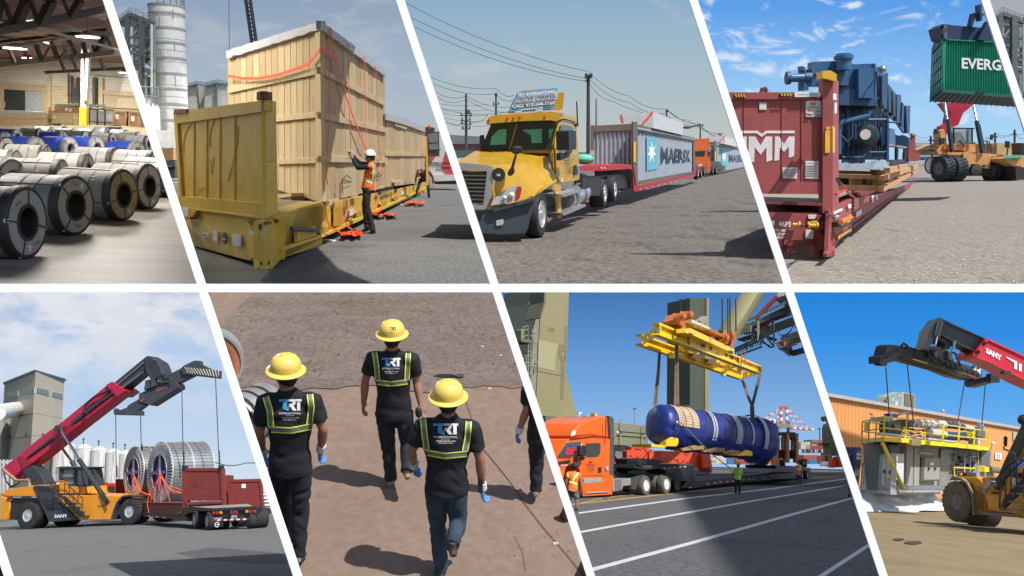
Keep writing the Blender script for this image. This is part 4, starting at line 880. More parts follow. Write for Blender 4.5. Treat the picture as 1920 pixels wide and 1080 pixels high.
for p_,m_ in(((370,350,432,365,430,402,368,388),olive3),((475,525,528,535,525,600,500,600,495,700,470,640),olive3),((500,640,545,640,520,1080,490,1080),olive3),((270,480,475,525,440,640,435,795,262,760),olive4),((240,700,262,690,250,780,215,830),mat('patch_grey',(.13,.14,.14),.7)),((535,340,558,340,545,690,532,690),olive3)):t.P('paint_patch',MP(pm,c1(*p_),.01,.02),m_)
t.P('seam',MP(pm,c1(260,795,535,850,535,853,260,798),.02,.03),olive2)
t.P('bracket',MP(pm,c1(245,110,290,30,340,90,325,105,290,60,250,125),1,1.2),olive2)
t.P('bracket',MP(pm,c1(325,-20,345,-20,345,95,290,265,285,255,325,100),1.6,2.6),olive2)
lg=mat('ladder_olive',(.28,.27,.18),.6);t2=T(B7,'ladder_cage','caged access ladder with small platform beside the olive crane leg','ladder',B7.at(985,890,60))
for x in(115,145,165,190):t2.P('upright',MT([B7.at(*c1(x,y)[0],58)for y in(500,900)],.035,5),lg)
for y in(520,600,640,710,745,820):t2.P('hoop',MT([B7.at(*c1(*p)[0],58)for p in((108,y),(140,y+6),(200,y))],.04,5),lg)
for x in(118,165,210):t2.P('upright',MT([B7.at(*c1(x,y)[0],58)for y in(350,480)],.035,5),lg)
t2.P('basket_floor',MP(pm.shift(2),c1(95,470,225,490,220,515,95,500),1.2),olive2);t2.P('basket_panel',MP(pm.shift(2),c1(93,380,108,370,110,490,93,490),.6),olive)
for y in(345,380,440):t2.P('rail',MT([B7.at(*c1(*p)[0],58)for p in((110,y+10),(160,y-5),(225,y+8))],.04,5),lg)
t2.P('pole',MT([B7.at(*c1(*p)[0],58)for p in((246,-40),(232,250),(205,700),(195,900))],.05,5),lg)
for y in(400,500,745):t2.P('stand_off',MT([B7.at(*c1(*p)[0],58)for p in((195,y),(240,y+4))],.07,5),lg)
t=T(B7,'gantry_beam','long olive sill beam running behind the orange truck cab','crane beam',B7.g(1130,892));pm=PD(B7,1020,58,1260,66)
t.P('beam',MP(pm,c2(-40,150,160,175,340,140,655,175,1000,207,1000,408,655,400,0,380,-60,380),3),mat('beam_sage',(.19,.19,.12),.7,var=.06,sc_=.4))
t.P('upper_box',MP(pm,c2(-40,105,165,125,345,138,370,155,310,215,160,190,-40,160),3,.2),olive2)
t.P('bogie',MP(pm,c2(30,290,80,290,225,310,225,385,40,385),1,.4).poly(pm,c2(-20,270,45,275,40,350,-20,380),1,.5),olive2)
t.P('notice',MP(pm,c2(210,225,270,232,270,280,210,275),.02,.25),white)
pr=mat('print_red',(.5,.05,.04),.6);
for k in range(3):t.P('print_line',MP(pm,c2(222,238+k*13,262,241+k*13,262,245+k*13,222,242+k*13),.01,.27),pr)
t.P('conduit',MT([pm.p(*p,.3)for p in c2(700,265,940,285,1010,292)],.04,5),black7);t.P('downpipe',MT([pm.p(*p,.2)for p in c2(725,120,722,400)],.05,5),lg);t.P('downpipe',MT([pm.p(*p,.2)for p in c2(945,205,935,540)],.04,5),lg)
t.P('camera',MB().ball(pm.p(*c2(690,275)[0],.4),.09),white,sm=1);t.P('camera',MP(pm,c2(298,68,330,70,330,82,300,80),.2,0).poly(pm,c2(300,80,306,80,306,135,300,135),.1),white)
for p_ in((458,80,485,80,485,130,458,130),(370,106,395,106,395,140,370,140)):t.P('bollard',MP(pm,c2(*p_),.4,0),mat('safety_yellow',(.75,.42,.02),.5))
for(x,y0,y1)in((865,40,190),):
 t=T(B7,'lamp_mast','tall thin floodlight mast left of the blue load','lamp post',B7.at(1190,890,120));t.P('pole',MT(seg(B7,c2(x,y0,x,y1),110),.07,6),lg);t.P('lamp_head',MP(PD(B7,1180,110,1200,110),c2(848,35,862,26,885,32,882,40,850,40),.4),darkst)
t=T(B7,'spreader_machine','bright orange red spreader machinery lying behind the trailer deck','machinery',B7.g(1230,898));pm=PD(B7,1035,56,1340,60)
for p_ in((830,415,1020,415,985,560,960,640,830,560),(655,540,760,560,900,600,1160,690,1160,720,655,720),(785,460,835,450,840,600,785,600),(1010,450,1060,450,1050,560,1010,560),(-10,430,140,430,90,520,0,520),(1130,460,1404,470,1404,600,1200,610,1130,560)):t.P('plate',MP(pm,c2(*p_),1.2,ru(0,.4)),redo)
t.P('plate',MP(pm,c4(260,570,640,575,750,590,775,660,790,780,770,790,755,740,600,745,590,700,260,700),1.5,0),redo)
t.P('fork',MP(pm,c4(680,590,755,590,760,740,690,740),.6,.5),redo)
for p_ in((655,405,800,410,780,520,655,530),):t.P('hydraulics',MP(pm,c2(*p_),.3,-.5),black7)
t.P('motor',MP(pm,c2(668,465,740,465,740,530,700,545,668,520),.5,.2),mat('motor_grey',(.15,.16,.16),.5));
for q_ in((860,440,930,450,960,430,1000,500),(650,480,700,400,760,500),(350,650,380,640,420,670,440,655),(490,580,520,620,560,580)):t.P('hose',MT([pm.p(*p,.7)for p in(c4(*q_)if q_[0]in(350,490)else c2(*q_))],.035,5),black7,sm=1)
t=T(B7,'truck_tractor','bright orange day cab road tractor facing left under the blue load','truck',B7.g(1140,932));pm=PM(B7,B7.g(1090,934),B7.g(1235,927.5));n7=pm.n;W=2.4
bod=MP(pm,c2(-60,560,90,520,180,372,205,340,440,312,655,345,655,700,640,905,345,925,320,760,300,640,210,600,170,640,150,740,-60,760),W)
t.P('cab_body',bod,org,bev=.05)
t.P('roof_fairing',MP(pm,c2(232,325,262,240,330,180,420,130,520,112,610,108,620,345,440,315),W-.2,-.1),org,bev=.10)
t.P('fairing_edge',MP(pm,c2(605,108,640,118,653,150,655,345,650,705,612,700,620,345),W+.02,.02),mat('fairing_grey',(.07,.075,.07),.6))
t.P('door',MP(pm,c2(330,385,370,358,545,360,560,600,545,708,325,715,285,600,275,540),.04,.035),org,bev=.012)
t.P('side_window',MP(pm,c2(372,385,505,380,520,400,515,490,490,520,375,525),.02,.05),glassd)
t.P('windscreen',MP(pm,c2(95,515,180,378,320,368,325,390,270,480,240,518),.05,.02),mat('windscreen_blue',(.05,.08,.12),.05,bump=0,coat=1))
t.P('interior',MP(pm,c2(180,430,280,420,245,500,165,505),.01,.04),mat('seat_red',(.45,.03,.04),.6))
t.P('mirror',MP(pm,c2(325,410,375,405,378,510,350,520,322,510),.25,.45),black7,bev=.04);t.P('mirror_arm',MP(pm,c2(278,540,340,520,370,520,350,555,280,570),.1,.3),black7)
t.P('air_intake',MP(pm,c2(88,575,212,552,215,580,92,598),.05,.06),black7);t.P('hood_line',MP(pm,c2(75,518,225,520,225,526,80,526),.02,.05),mat('gap_dark',(.15,.03,.01),.6))
t.P('step_panel',MP(pm,c2(345,740,530,735,540,775,350,790),.1,.06),mat('step_silver',(.5,.5,.48),.35,metal=.5));t.P('step_panel',MP(pm,c2(370,880,600,868,600,880,372,893),.12,.10),K['step_silver'])
t.P('side_skirt',MP(pm,c2(340,790,640,735,640,905,345,925),.06,.05),org,bev=.02);t.P('door_handle',MP(pm,c2(493,630,528,625,528,680,495,685),.04,.05),black7)
t.P('antenna',MT([pm.p(*p,.1)for p in c2(572,140,565,380)],.02,5),black7);t.P('visor_line',MT([pm.p(*p,.03)for p in c2(205,345,440,316,560,325)],.02,5),black7)
for txt,y,x0,x1,h in(('TRT',582,402,442,18),('INTERNATIONAL, LTD',600,366,478,9),('PORT NEWARK, N.J.',614,376,466,7),('973-344-7100',628,392,456,7),('USDOT 745812',641,390,456,7),('MC 345678',654,398,450,7),('GVW 80,000',666,398,448,7)):t.P('lettering',MB().ptext(pm,txt,*c2(x0,y)[0],*c2(x1,y)[0],h/5.4,.03,.085),btext)
t.P('lettering',MB().ptext(pm,'FREIGHT',*c2(118,611)[0],*c2(190,607)[0],1.6,.03,.05),wtext);t.P('badge',MP(pm,c2(572,618,598,618,598,655,572,655),.01,.06),mat('badge_blue',(.2,.35,.6),.5))
t.P('fuel_box',MP(pm,c2(650,745,830,735,832,810,750,818,735,860,650,875),.9,.0),mat('alu_box',(.42,.42,.40),.35,metal=.5),bev=.02)
for x in(675,700,722):t.P('bracket_bar',MP(pm,c2(x,750,x+10,750,x+8,860,x-2,862),.1,.06),steel)
t.P('frame_rail',MP(pm,c2(640,690,900,700,1290,690,1290,740,640,750),1.0,-.5),black7);t.P('quarter_fender',MP(pm,c2(830,740,880,720,960,700,950,715,905,755,880,850,830,845),.6,.02),mat('fender_dark',(.05,.05,.05),.6))
t.P('fifth_wheel',MP(pm,c2(790,670,960,640,1000,690,860,700),1,-.4),darkst)
for(x,y,rp)in((982,812,98),(1188,798,95)):
 c=pm.p(*c2(x,y)[0],.05);rr=rp/5.4/B7.m(c);wheel(t,c,n7,rr,.32,rr*.56,mat('tyre_dusty',(.10,.09,.075),.85,var=.2,bump=.3,bs=20),mat('wheel_white',(.62,.62,.60),.45,var=.1,dirt=(.25,.23,.2),damt=.3),bolts=10,dish=.55)
 wheel(t,c-n7*.38,n7,rr,.3,rr*.56,K['tyre_dusty']);wheel(t,c-n7*1.9,n7,rr,.5,rr*.56,K['tyre_dusty'])
t.P('mud_flap',MP(pm,c2(1262,735,1300,735,1330,760,1325,860,1290,858),.1,0),black7)
for k,(q_,m_)in enumerate((((860,590,960,530,1030,450),lg),((650,650,700,690,760,660),black7),((800,680,850,670,890,650),mat('hose_green',(.05,.4,.15),.5)),((655,630,720,625,780,640),black7))):t.P('hose',MT([pm.p(*p,-.4)for p in c2(*q_)],.03,5),m_,sm=1)
t=T(B7,'lowboy_trailer','long black lowboy trailer with red and white tape along its sunken deck','trailer',B7.g(1330,912));pl=PM(B7,B7.g(1230,927),B7.g(1450,905))
dk=mat('deck_planks_dark',(.055,.05,.045),.8)
t.P('gooseneck',MP(pl,c4(0,705,60,730,590,712,605,735,608,880,560,945,480,950,470,935,540,880,320,870,310,745,100,765,0,740),2.6),black7,bev=.02)
t.P('neck_deck',MP(pl,c4(60,722,270,705,600,700,605,715,330,735,100,745),2.6,.02),dk)
t.P('low_deck',MP(pl,c4(600,880,1020,838,1404,800,1600,790,1600,830,1404,850,1090,880,700,930,560,950,540,900),2.6),black7)
t.P('deck_surface',MB().prism([pl.p(*p)for p in c4(600,880,1020,838,1404,800,1600,788)]+[B7.at(*p,62)for p in c4(1600,780,1404,785,1000,795,610,800)],(0,0,-.02)),dk)
t.P('coupling',MP(pl,c4(10,655,60,645,250,660,265,715,20,720),1.0,-.3).poly(pl,c4(30,668,120,662,120,700,30,705),.5,.1),black7)
for k in range(5):x=270+k*52;y=748-k*4.4;tp=t.P('tape',MP(pl,c4(x,y-5,x+26,y-7,x+26,y+5,x,y+7),.01,.02),K['tape_red']);t.P('tape',MP(pl,c4(x+26,y-7,x+40,y-8,x+40,y+4,x+26,y+5),.01,.02),white)
for k in range(11):x=540+k*76 if k else 540;y=940-k*10.5;x=(540,715,790,845,915,975,1040,1080,1130,1180,1290)[k];y=(940,902,894,886,880,874,868,862,858,855,850)[k];t.P('tape',MP(pl,c4(x,y-4,x+20,y-6,x+20,y+5,x,y+7),.01,.03),K['tape_red']);t.P('tape',MP(pl,c4(x+20,y-6,x+34,y-7,x+34,y+3,x+20,y+5),.01,.03),white)
t.P('rear_ramp',MP(pl,c6(330,790,400,750,600,765,610,850,400,855,330,830),2.2,.05),black7)
t.P('rear_frame',MP(pl,c6(400,715,560,720,700,735,755,740,755,850,600,850,560,765,405,750),2.5,-.2),black7)
for(x,y,rp)in((715,692,42),(722,812,45),(672,815,42),(495,690,34),(690,690,38)):c=pl.p(*c6(x,y)[0],.1);wheel(t,c,pl.n,rp/5.4/B7.m(c),.4,rp/5.4/B7.m(c)*.55)
bl=mat('tarp_blue',(.009,.026,.16),.42,var=.3,sc_=1.5,bump=.5,bs=2.5,dirt=(.05,.10,.35),damt=.3)
A_=B7.at(*c4(255,305)[0],41);Bv=B7.at(*c4(1275,455)[0],44);ax=(Bv-A_).normalized();Ln=(Bv-A_).length
def tarp():
 t=T(B7,'wrapped_cylinder','long cylinder in blue tarpaulin with pale straps hanging from slings','load',(A_+Bv)/2-V((0,0,1)));r0=205/5.4/B7.m(A_)
 mb=MB();pr=[(.01,-.42),(.35,-.41),(.7,-.34),(.92,-.2),(.99,-.05),(1.0,.1)];nn=40
 prof=[(r*r0,h*r0)for r,h in pr]+[(r0*(1.0+.04*i/nn),Ln*i/nn)for i in range(1,nn+1)]
 prof+=[(r0*1.0,Ln+.15*r0),(r0*.93,Ln+.35*r0),(r0*.7,Ln+.5*r0),(r0*.3,Ln+.55*r0),(.01,Ln+.56*r0)]
 mb.lathe(A_,ax,prof,56)
 for v in mb.v:
  h=(v-A_).dot(ax);rad=(v-A_-ax*h)
  if rad.length<.05:continue
  e=rad.normalized();g_=mnoise.fractal(V((h*1.1,e.z*2.5,e.x*2.5+e.y)),1,2,4);amp=.07 if h<.3 or h>Ln*.88 else.02
  if e.z<-.2 and h>.6:v.z-=.22*abs(g_)+.05
  if h>Ln*.88:v+=e*(.06+.12*abs(mnoise.noise(V((h*2,e.z*3,e.x*3)))))
  v+=e*g_*amp
 t.P('tarpaulin',mb,bl,sm=1,ang=50)
 st=mat('strap_grey',(.34,.35,.37),.6);
 for x in(640,665,880,900,918,1040,1150,1170):
  u=(x-255)/1030;h=Ln*u+.1;c_=A_+ax*h;X=V((0,0,1));X=(X-ax*X.dot(ax)).normalized();Y=ax.cross(X);vs=MB()
  rr=r0*1.035*(1.0+.04*u)+(.14 if x>1100 else 0)
  s_=-1 if Y.y>0 else 1
  P_=[c_+(X*math.cos(a)+Y*s_*math.sin(a))*rr for a in[PI*(-.1+.75*i/14)for i in range(15)]]
  for p,q_ in zip(P_,P_[1:]):vs.bar(p,q_,.10,.02,up=ax.cross(q_-p))
  t.P('strap',vs,st)
 for x in(570,760,830,960,1220,300):
  h=Ln*(x-255)/1030+.1;c_=A_+ax*h;X=V((0,0,1));X=(X-ax*X.dot(ax)).normalized();Y=ax.cross(X);s_=-1 if Y.y>0 else 1
  t.P('lashing',MT([c_+ax*.1*math.sin(a*2)+(X*math.cos(a)+Y*s_*math.sin(a))*(r0*(1.035+.04*(x-255)/1030)+(.1 if x>1100 else 0))for a in[PI*(.15+.65*i/10)for i in range(11)]],.013,5),mat('rope_red',(.25,.06,.05),.7))
 pmf=PM(B7,V((A_.x,A_.y,0)),V((Bv.x,Bv.y,0)));fo=r0+.05
 ys=mat('saddle_yellow',(.78,.45,.01),.4,var=.05)
 t.P('saddle',MP(pmf,c4(385,370,435,360,430,390,450,420,445,495,425,525,315,525,320,470,360,430),.5,fo-.25),ys,bev=.02);t.P('saddle',MP(pmf,c4(165,500,320,512,320,535,170,530),1.5,fo-.3),ys)
 t.P('saddle',MP(pmf,c4(1155,480,1195,485,1195,620,1060,620,930,605,1060,600,1110,570),.5,fo-.25),ys,bev=.02)
 wd=mat('block_wood',(.28,.16,.07),.8,var=.3)
 for p_ in((480,545,690,490,705,490,705,555,480,572),(700,570,860,520,915,520,915,580,700,585),(900,580,1020,540,1070,540,1070,595,900,600)):t.P('timber_block',MP(pmf,c4(*p_),.6,fo-.3),wd,bev=.01)
 wr=MB();X=V((0,0,1));X=(X-ax*X.dot(ax)).normalized();Y=ax.cross(X);s_=-1 if Y.y>0 else 1
 for i in range(16):
  a0=PI*(-.15+.66*i/16)
  for k in range(3):
   h0=Ln*.055+.42*k;q_=[A_+ax*hh+(X*math.cos(aa)+Y*s_*math.sin(aa))*rr for rr in(r0*1.0,r0*1.06)for hh,aa in((h0,a0),(h0+.38,a0),(h0+.38,a0+.115),(h0,a0+.115))]
   t.P('lagging_board',MB().hexa(q_),mat('board_tan',(.42,.32,.2),.8,var=.25,sc_=2))
 t.P('shackle',MB().ball(pmf.p(*c4(428,285)[0],fo+.1),(.07,.07,.11)),steel,sm=1)
 return pmf,fo
pmf,fo7=tarp()
def beam7():
 t=T(B7,'lifting_rig','yellow rectangular lifting frame with round holes hanging above the load','lifting frame',B7.at(1330,890,44));ys=mat('beam_yellow',(.82,.56,.01),.35,var=.05,dirt=(.5,.3,.02),damt=.25)
 pf=PD(B7,1237,37,1428,53);pb=PD(B7,1204,40,1392,56)
 t.P('front_beam',MP(pf,c3(255,200,1285,635,1278,695,250,300),.03,-.15),ys)
 for p_ in((245,190,262,190,1290,628,1284,640,250,208),(245,295,262,300,1285,692,1275,704,245,312)):t.P('flange',MP(pf,c3(*p_),.35,.0),ys)
 t.P('rear_beam',MP(pb,c3(85,315,1095,690,1095,755,80,405),.03,-.15),ys)
 for p_ in((75,305,95,308,1100,682,1098,695,80,325),(72,398,95,402,1100,750,1095,765,80,418)):t.P('flange',MP(pb,c3(*p_),.35,.0),ys)
 for(xa,ya0,ya1,xb,yb0,yb1,fa,fb,nh)in((85,312,405,255,200,300,.0,.0,3),(1095,690,752,1280,638,698,0,0,2),(400,430,500,560,330,420,0,0,1),(905,620,690,1060,545,610,0,0,1)):
  pa_=pb.p(*c3(xa,ya0)[0]);pb_=pf.p(*c3(xb,yb0)[0]);pe=PM(B7,V((pa_.x,pa_.y,0)),V((pb_.x,pb_.y,0)))
  hs=[]
  for k in range(nh):u=(k+.5)/nh if nh>1 else.45;u=.15+.7*u;x=xa+(xb-xa)*u;y=(ya0+ya1)/2*(1-u)+(yb0+yb1)/2*u;hs.append((*c3(x,y)[0],3.3))
  plate(t,'end_plate',pe,c3(xa,ya0,xb,yb0,xb,yb1,xa,ya1),hs,.06,ys)
 pt=PD(B7,1285,39,1378,49);t.P('top_beam',MP(pt,c3(510,250,570,245,1008,455,1008,512,1000,500,600,320,510,290),.4,.3),ys)
 for p_ in((590,540,680,490,740,500,640,580),(740,600,830,540,900,560,800,620)):t.P('gusset',MP(pf.shift(-1.5),c3(*p_),.2),ys)
 for p_ in((600,520,900,570,1000,640,900,690,740,620,600,560),):t.P('centre_plate',MP(pf.shift(-2),c3(*p_),.15),mat('beam_yellow_dull',(.35,.2,.01),.5))
 for x,y in((385,520),(545,450),(905,700),(1070,650)):t.P('lug',MP(pf.shift(-.5),c3(x,y-15,x+22,y-15,x+20,y+25,x+8,y+32,x+2,y+25),.2),ys)
 for x,y in((680,418),(765,445),(920,510),(970,535)):t.P('decal',MP(pf,c3(x,y-15,x+34 if x in(680,970)else x+20,y-5,x+34 if x in(680,970)else x+20,y+25,x,y+18),.01,-.12),mat('decal_dark',(.12,.02,.01),.5))
 for x,y in((552,300),(960,478)):t.P('decal',MP(pt,c3(x,y-12,x+40,y+4,x+40,y+26,x,y+10),.01,.32),K['decal_dark'])
 for x,y,s_ in((430,325,'WLL'),(630,405,'65 T'),(820,495,'60-36-7'),(1020,570,'WLL'),(1145,615,'TRT')):t.P('lettering',MB().ptext(pf,s_,*c3(x,y)[0],*c3(x+42,y+17)[0],2,.03,-.11),btext)
 h=T(B7,'head_block','rusty orange crane head block with four sheaves on top of the yellow frame','head block',B7.at(1330,890,44));ho=mat('headblock_orange',(.42,.12,.03),.5,var=.15,dirt=(.15,.05,.03),damt=.4);ph=PD(B7,1280,39,1380,48)
 h.P('body',MP(ph,c3(450,170,490,110,545,95,600,160,590,230,550,270,485,275,490,225,455,205),.8),ho,bev=.02);h.P('body',MP(ph,c3(870,370,920,330,960,290,1000,350,1040,330,1000,425,930,400),.8),ho,bev=.02)
 for x,y,r_ in((578,112,48),(505,130,46),(1000,315,50),(945,345,44)):c=ph.p(*c3(x,y)[0],.3);rr=r_/5.4/B7.m(c);h.P('sheave',MB().lathe(c,ph.n,[(rr*.8,-.5),(rr,-.5),(rr*.86,-.4),(rr*.86,-.1),(rr,0),(rr*.75,.02),(rr*.3,.1),(.01,.1)],24),ho,sm=1)
 h.P('cross_beam',MP(ph,c3(575,165,800,260,1008,365,1008,385,860,320,770,275,580,190),.5,.1),ho);h.P('white_beam',MP(ph,c3(570,160,600,162,770,240,765,262,575,185),.5,.3),K['cream_paint'])
 h.P('lower_beam',MP(ph,c3(580,210,680,250,830,310,750,340,620,280),.5,-.4),mat('headblock_red',(.2,.02,.01),.5));h.P('post',MP(ph,c3(980,370,1003,370,1003,440,975,440),.3,.1),ho)
 h.P('hook_block',MP(ph,c3(665,170,720,125,745,120,725,165,700,210,670,190),.3,-.6),mat('block_pale',(.28,.25,.2),.6))
 for x in(537,545,1120,1080,350):h.P('red_post',MT([pf.p(*c3(x,y)[0],.1)for y in((190,400)if x<600 else(470,620))],.03,4),mat('post_red',(.4,.10,.08),.6))if x!=350 else None
beam7()
for k,(x,y1)in enumerate(((462,110),(535,90),(722,120),(885,290),(942,300),(964,300),(1023,280))):wire(B7,'hoist_rope',[B7.at(*c3(x,-60)[0],42),B7.at(*c3(x+(2 if x>800 else 0),y1)[0],42)],.035,black7,('hoist rope at the far left of the head block','second hoist rope from the left','pale rope in front of the middle column','hoist rope right of the middle column','hoist rope, left of the close pair','hoist rope, right of the close pair','rightmost hoist rope over the right sheave')[k],'rope','hoist ropes running up to the crane')
slm=mat('sling_tan',(.17,.13,.09),.8,var=.15)
def sling(lb,segs,wd=.11):
 t=T(B7,'sling',lb,'sling',B7.at(*segs[0][0][0],42),group='lifting slings between the frame and the load')
 for pts,m_,w_ in segs:
  P_=[B7.at(*p,41.0)for p in pts]
  for a_,b_ in zip(P_,P_[1:]):t.P('webbing',MB().bar(a_,b_,w_,.05,up=(0,1,0)),m_)
sling('left hand sling with a black upper end at the far corner of the load',[(c3(252,490,242,650),black7,.13),(c3(240,650,198,1035),slm,.12),(c3(246,650,218,1020),slm,.12)])
sling('long tan double sling by the front yellow saddle',[(c3(425,385,410,1090),slm,.13),(c3(428,385,438,1100),slm,.13),(c4(408,90,408,200),slm,.13),(c4(438,90,438,210),slm,.13)])
sling('black Y shaped sling at the right end of the load',[(c3(1088,770,1120,850),black7,.13),(c3(1120,850,1145,930),slm,.13),(c3(1145,930,1188,1030),black7,.13),(c3(1270,710,1240,830),slm,.13),(c3(1240,830,1190,1030),black7,.13),(c4(1188,115,1195,285),black7,.2)])
wire(B7,'tag_line',[pmf.p(*c4(460,275)[0],fo7+.1),B7.at(*c4(765,590)[0],41),B7.at(*c4(975,750)[0],42)],.025,slm,'tag line from the load down to the man in lime green','rope')
wire(B7,'guy_rope',[B7.at(*c4(1300,380)[0],43),B7.at(*c4(1360,560)[0],43),B7.at(*c4(1400,680)[0],44)],.03,black7,'dark rope falling from the right end of the load','rope')
t=T(B7,'crane_column','wide dark olive crane column rising behind the blue load','crane column',B7.at(1310,890,72));pm=PD(B7,1290,72,1325,73)
t.P('front_face',MP(pm,c3(560,-60,712,-60,712,1260,560,1260),3),mat('column_green',(.055,.065,.045),.7,var=.08));t.P('side_face',MP(pm,c3(712,-60,752,-60,755,1260,712,1260),2,.1),olive)  # side face in paler olive paints in sunlight, front kept dark as unlit
t.P('foot_flare',MP(pm,c4(545,155,562,90,562,190,545,190),2),olive2)
t.P('brace_pipe',MB().cyl(B7.at(*c5(415,-30)[0],80),B7.at(*c5(125,440)[0],80),1.9*.45*2.0*.55,n=20),olive,sm=1)
def crane_tr():
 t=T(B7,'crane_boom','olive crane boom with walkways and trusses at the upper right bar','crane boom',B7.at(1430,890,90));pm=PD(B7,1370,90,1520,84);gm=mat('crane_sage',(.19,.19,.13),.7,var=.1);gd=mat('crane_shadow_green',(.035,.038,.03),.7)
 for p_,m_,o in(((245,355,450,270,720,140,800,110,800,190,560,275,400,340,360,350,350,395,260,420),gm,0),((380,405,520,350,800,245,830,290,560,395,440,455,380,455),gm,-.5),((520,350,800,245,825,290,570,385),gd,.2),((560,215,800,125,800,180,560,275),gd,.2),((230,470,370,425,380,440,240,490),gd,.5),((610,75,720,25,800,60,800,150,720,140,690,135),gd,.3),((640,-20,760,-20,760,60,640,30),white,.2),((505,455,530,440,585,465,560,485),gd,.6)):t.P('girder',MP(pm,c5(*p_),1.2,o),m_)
 L=lambda a,b,r,m_=gm,o=.6:t.P('strut',MB().bar(pm.p(*c5(*a)[0],o),pm.p(*c5(*b)[0],o),r),m_)
 for k in range(16):x=250+k*30;y=345-k*14;L((x,y),(x,y-30),.10)
 L((250,318),(720,95),.10);L((250,332),(720,110),.08);L((440,290),(440,490),.22);L((375,460),(480,500),.15)
 for k in range(8):x=255+k*16;L((x,365-k*4),(x-4,430-k*4),.18)
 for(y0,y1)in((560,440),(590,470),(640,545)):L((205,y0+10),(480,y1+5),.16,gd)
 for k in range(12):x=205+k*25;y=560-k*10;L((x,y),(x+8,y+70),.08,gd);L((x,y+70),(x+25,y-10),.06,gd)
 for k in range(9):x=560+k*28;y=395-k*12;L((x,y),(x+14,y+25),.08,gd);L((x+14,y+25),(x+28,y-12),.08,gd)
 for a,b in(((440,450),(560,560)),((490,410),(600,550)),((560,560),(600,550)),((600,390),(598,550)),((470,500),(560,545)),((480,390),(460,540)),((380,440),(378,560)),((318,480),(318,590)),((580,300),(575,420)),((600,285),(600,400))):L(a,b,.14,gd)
 for q_ in(((625,390),(670,435),(720,430),(770,390),(800,320)),((790,320),(815,350),(840,360))):t.P('festoon',MT([pm.p(*c5(*p)[0],.7)for p in q_],.06,5),gd)
 t.P('red_stay',MB().bar(pm.p(*c5(640,38)[0],-1),pm.p(*c5(410,272)[0],-1),.35),mat('stay_red',(.55,.08,.06),.6));t.P('red_stay',MB().bar(pm.p(*c5(545,305)[0],-1),pm.p(*c5(465,378)[0],-1),.35),K['stay_red'])
 t=T(B7,'crane_trolley','dark hanging crane trolley platform with lattice at the right bar','crane trolley',B7.at(1480,890,88));
 L2=lambda a,b,r,m_=gm,o=.6:t.P('strut',MB().bar(pm.p(*c5(*a)[0],o),pm.p(*c5(*b)[0],o),r),m_)
 t.P('platform',MP(pm,c5(725,605,900,555,915,595,765,640),.8),gd);t.P('arm',MP(pm,c5(610,520,660,490,860,445,875,490,720,530,640,540),.8),gm)
 t.P('red_unit',MP(pm,c5(655,505,700,500,700,540,655,545),.5,.4),K['stay_red']);t.P('red_unit',MP(pm,c5(835,455,860,450,862,475,838,478),.5,.4),K['stay_red'])
 for a,b in(((650,560),(730,610)),((640,530),(650,560)),((700,440),(860,400)),((670,480),(700,440)),((730,600),(780,530)),((700,560),(830,520)),((760,640),(720,610))):L2(a,b,.2)
 for k in range(7):x=690+k*28;L2((x,495-k*7),(x+14,440-k*7),.12);L2((x+14,440-k*7),(x+28,488-k*7),.12)
 for k in range(6):x=660+k*22;L2((x,560),(x+10,585+k*2),.2,gd)
crane_tr()
rw=mat('crane_red',(.55,.07,.05),.6,bump=0);ww=mat('crane_white',(.62,.62,.62),.6,bump=0)
def far_crane(dx,dy,s,lb,d=200):
 f=lambda*a:[(1380+(a[i]/5.4)*s+dx,740+(a[i+1]/5.4)*s+dy)for i in range(0,len(a),2)];pm=PD(B7,1400,d,1500,d)
 t=T(B7,'quay_crane',lb,'crane',B7.at(1460,890,d));L=lambda a,r,m_:t.P('strut',MB().bar(pm.p(*f(*a)[0]),pm.p(*f(*a)[1]),r*.6),m_)
 L((450,130,510,120),.9,rw)
 for k in range(5):L((455+k*1,135+k*33,456+k,165+k*33),.9,rw if k%2==0 else ww);L((512,120+k*34,516,150+k*34),.8,rw if k%2==0 else ww);L((455-k*9,140+k*25,447-k*9,160+k*25),.4,rw if k%2==0 else ww);L((425,250,500,130),.3,ww)
 for(x1,y1)in((220,280),(265,270),(350,245),(240,290)):
  for k in range(8):u0,u1=k/8,(k+.6)/8;L((450+(x1-450)*u0,130+(y1-130)*u0,450+(x1-450)*u1,130+(y1-130)*u1),.28,ww if k%2 else rw)
 for(x1,y1)in((740,345),(690,345),(600,330),(620,340)):
  for k in range(8):u0,u1=k/8,(k+.6)/8;L((515+(x1-515)*u0,130+(y1-130)*u0,515+(x1-515)*u1,130+(y1-130)*u1),.28,ww if k%2 else rw)
 for k in range(8):x=555+k*29;t.P('boom_section',MP(pm,f(x,322+k*2.4,x+29,324+k*2.4,x+29,352+k*1,x,346+k*1),2),rw if k%2==0 else ww)
 t.P('machine_house',MP(pm,f(265,250,320,243,405,248,405,295,320,292,265,282),4),ww);gg=mat('crane_sage',(.19,.19,.13))
 t.P('girder',MP(pm,f(190,285,320,300,550,292,555,335,380,330,300,320,240,310),2,.5),gg)
 for x0,x1,yb in((410,445,560),(300,318,420),(540,553,400)):t.P('leg',MP(pm,f(x0,270,x1,270,x1,yb,x0,yb),2,.3),gg)
 L((405,345,330,445),.6,gg);L((320,400,360,400),1.5,rw)
 for x,s_ in((270,'SEA'),(350,'PORT')):t.P('emblem',MP(pm,f(x,262,x+22,255,x+38,270,x+22,285,x+4,280),.05,.1),btext)
far_crane(0,0,1,'red and white quay crane with long striped boom in the distance')
far_crane(-46,38,.62,'smaller far quay crane peeping over the blue load',206)
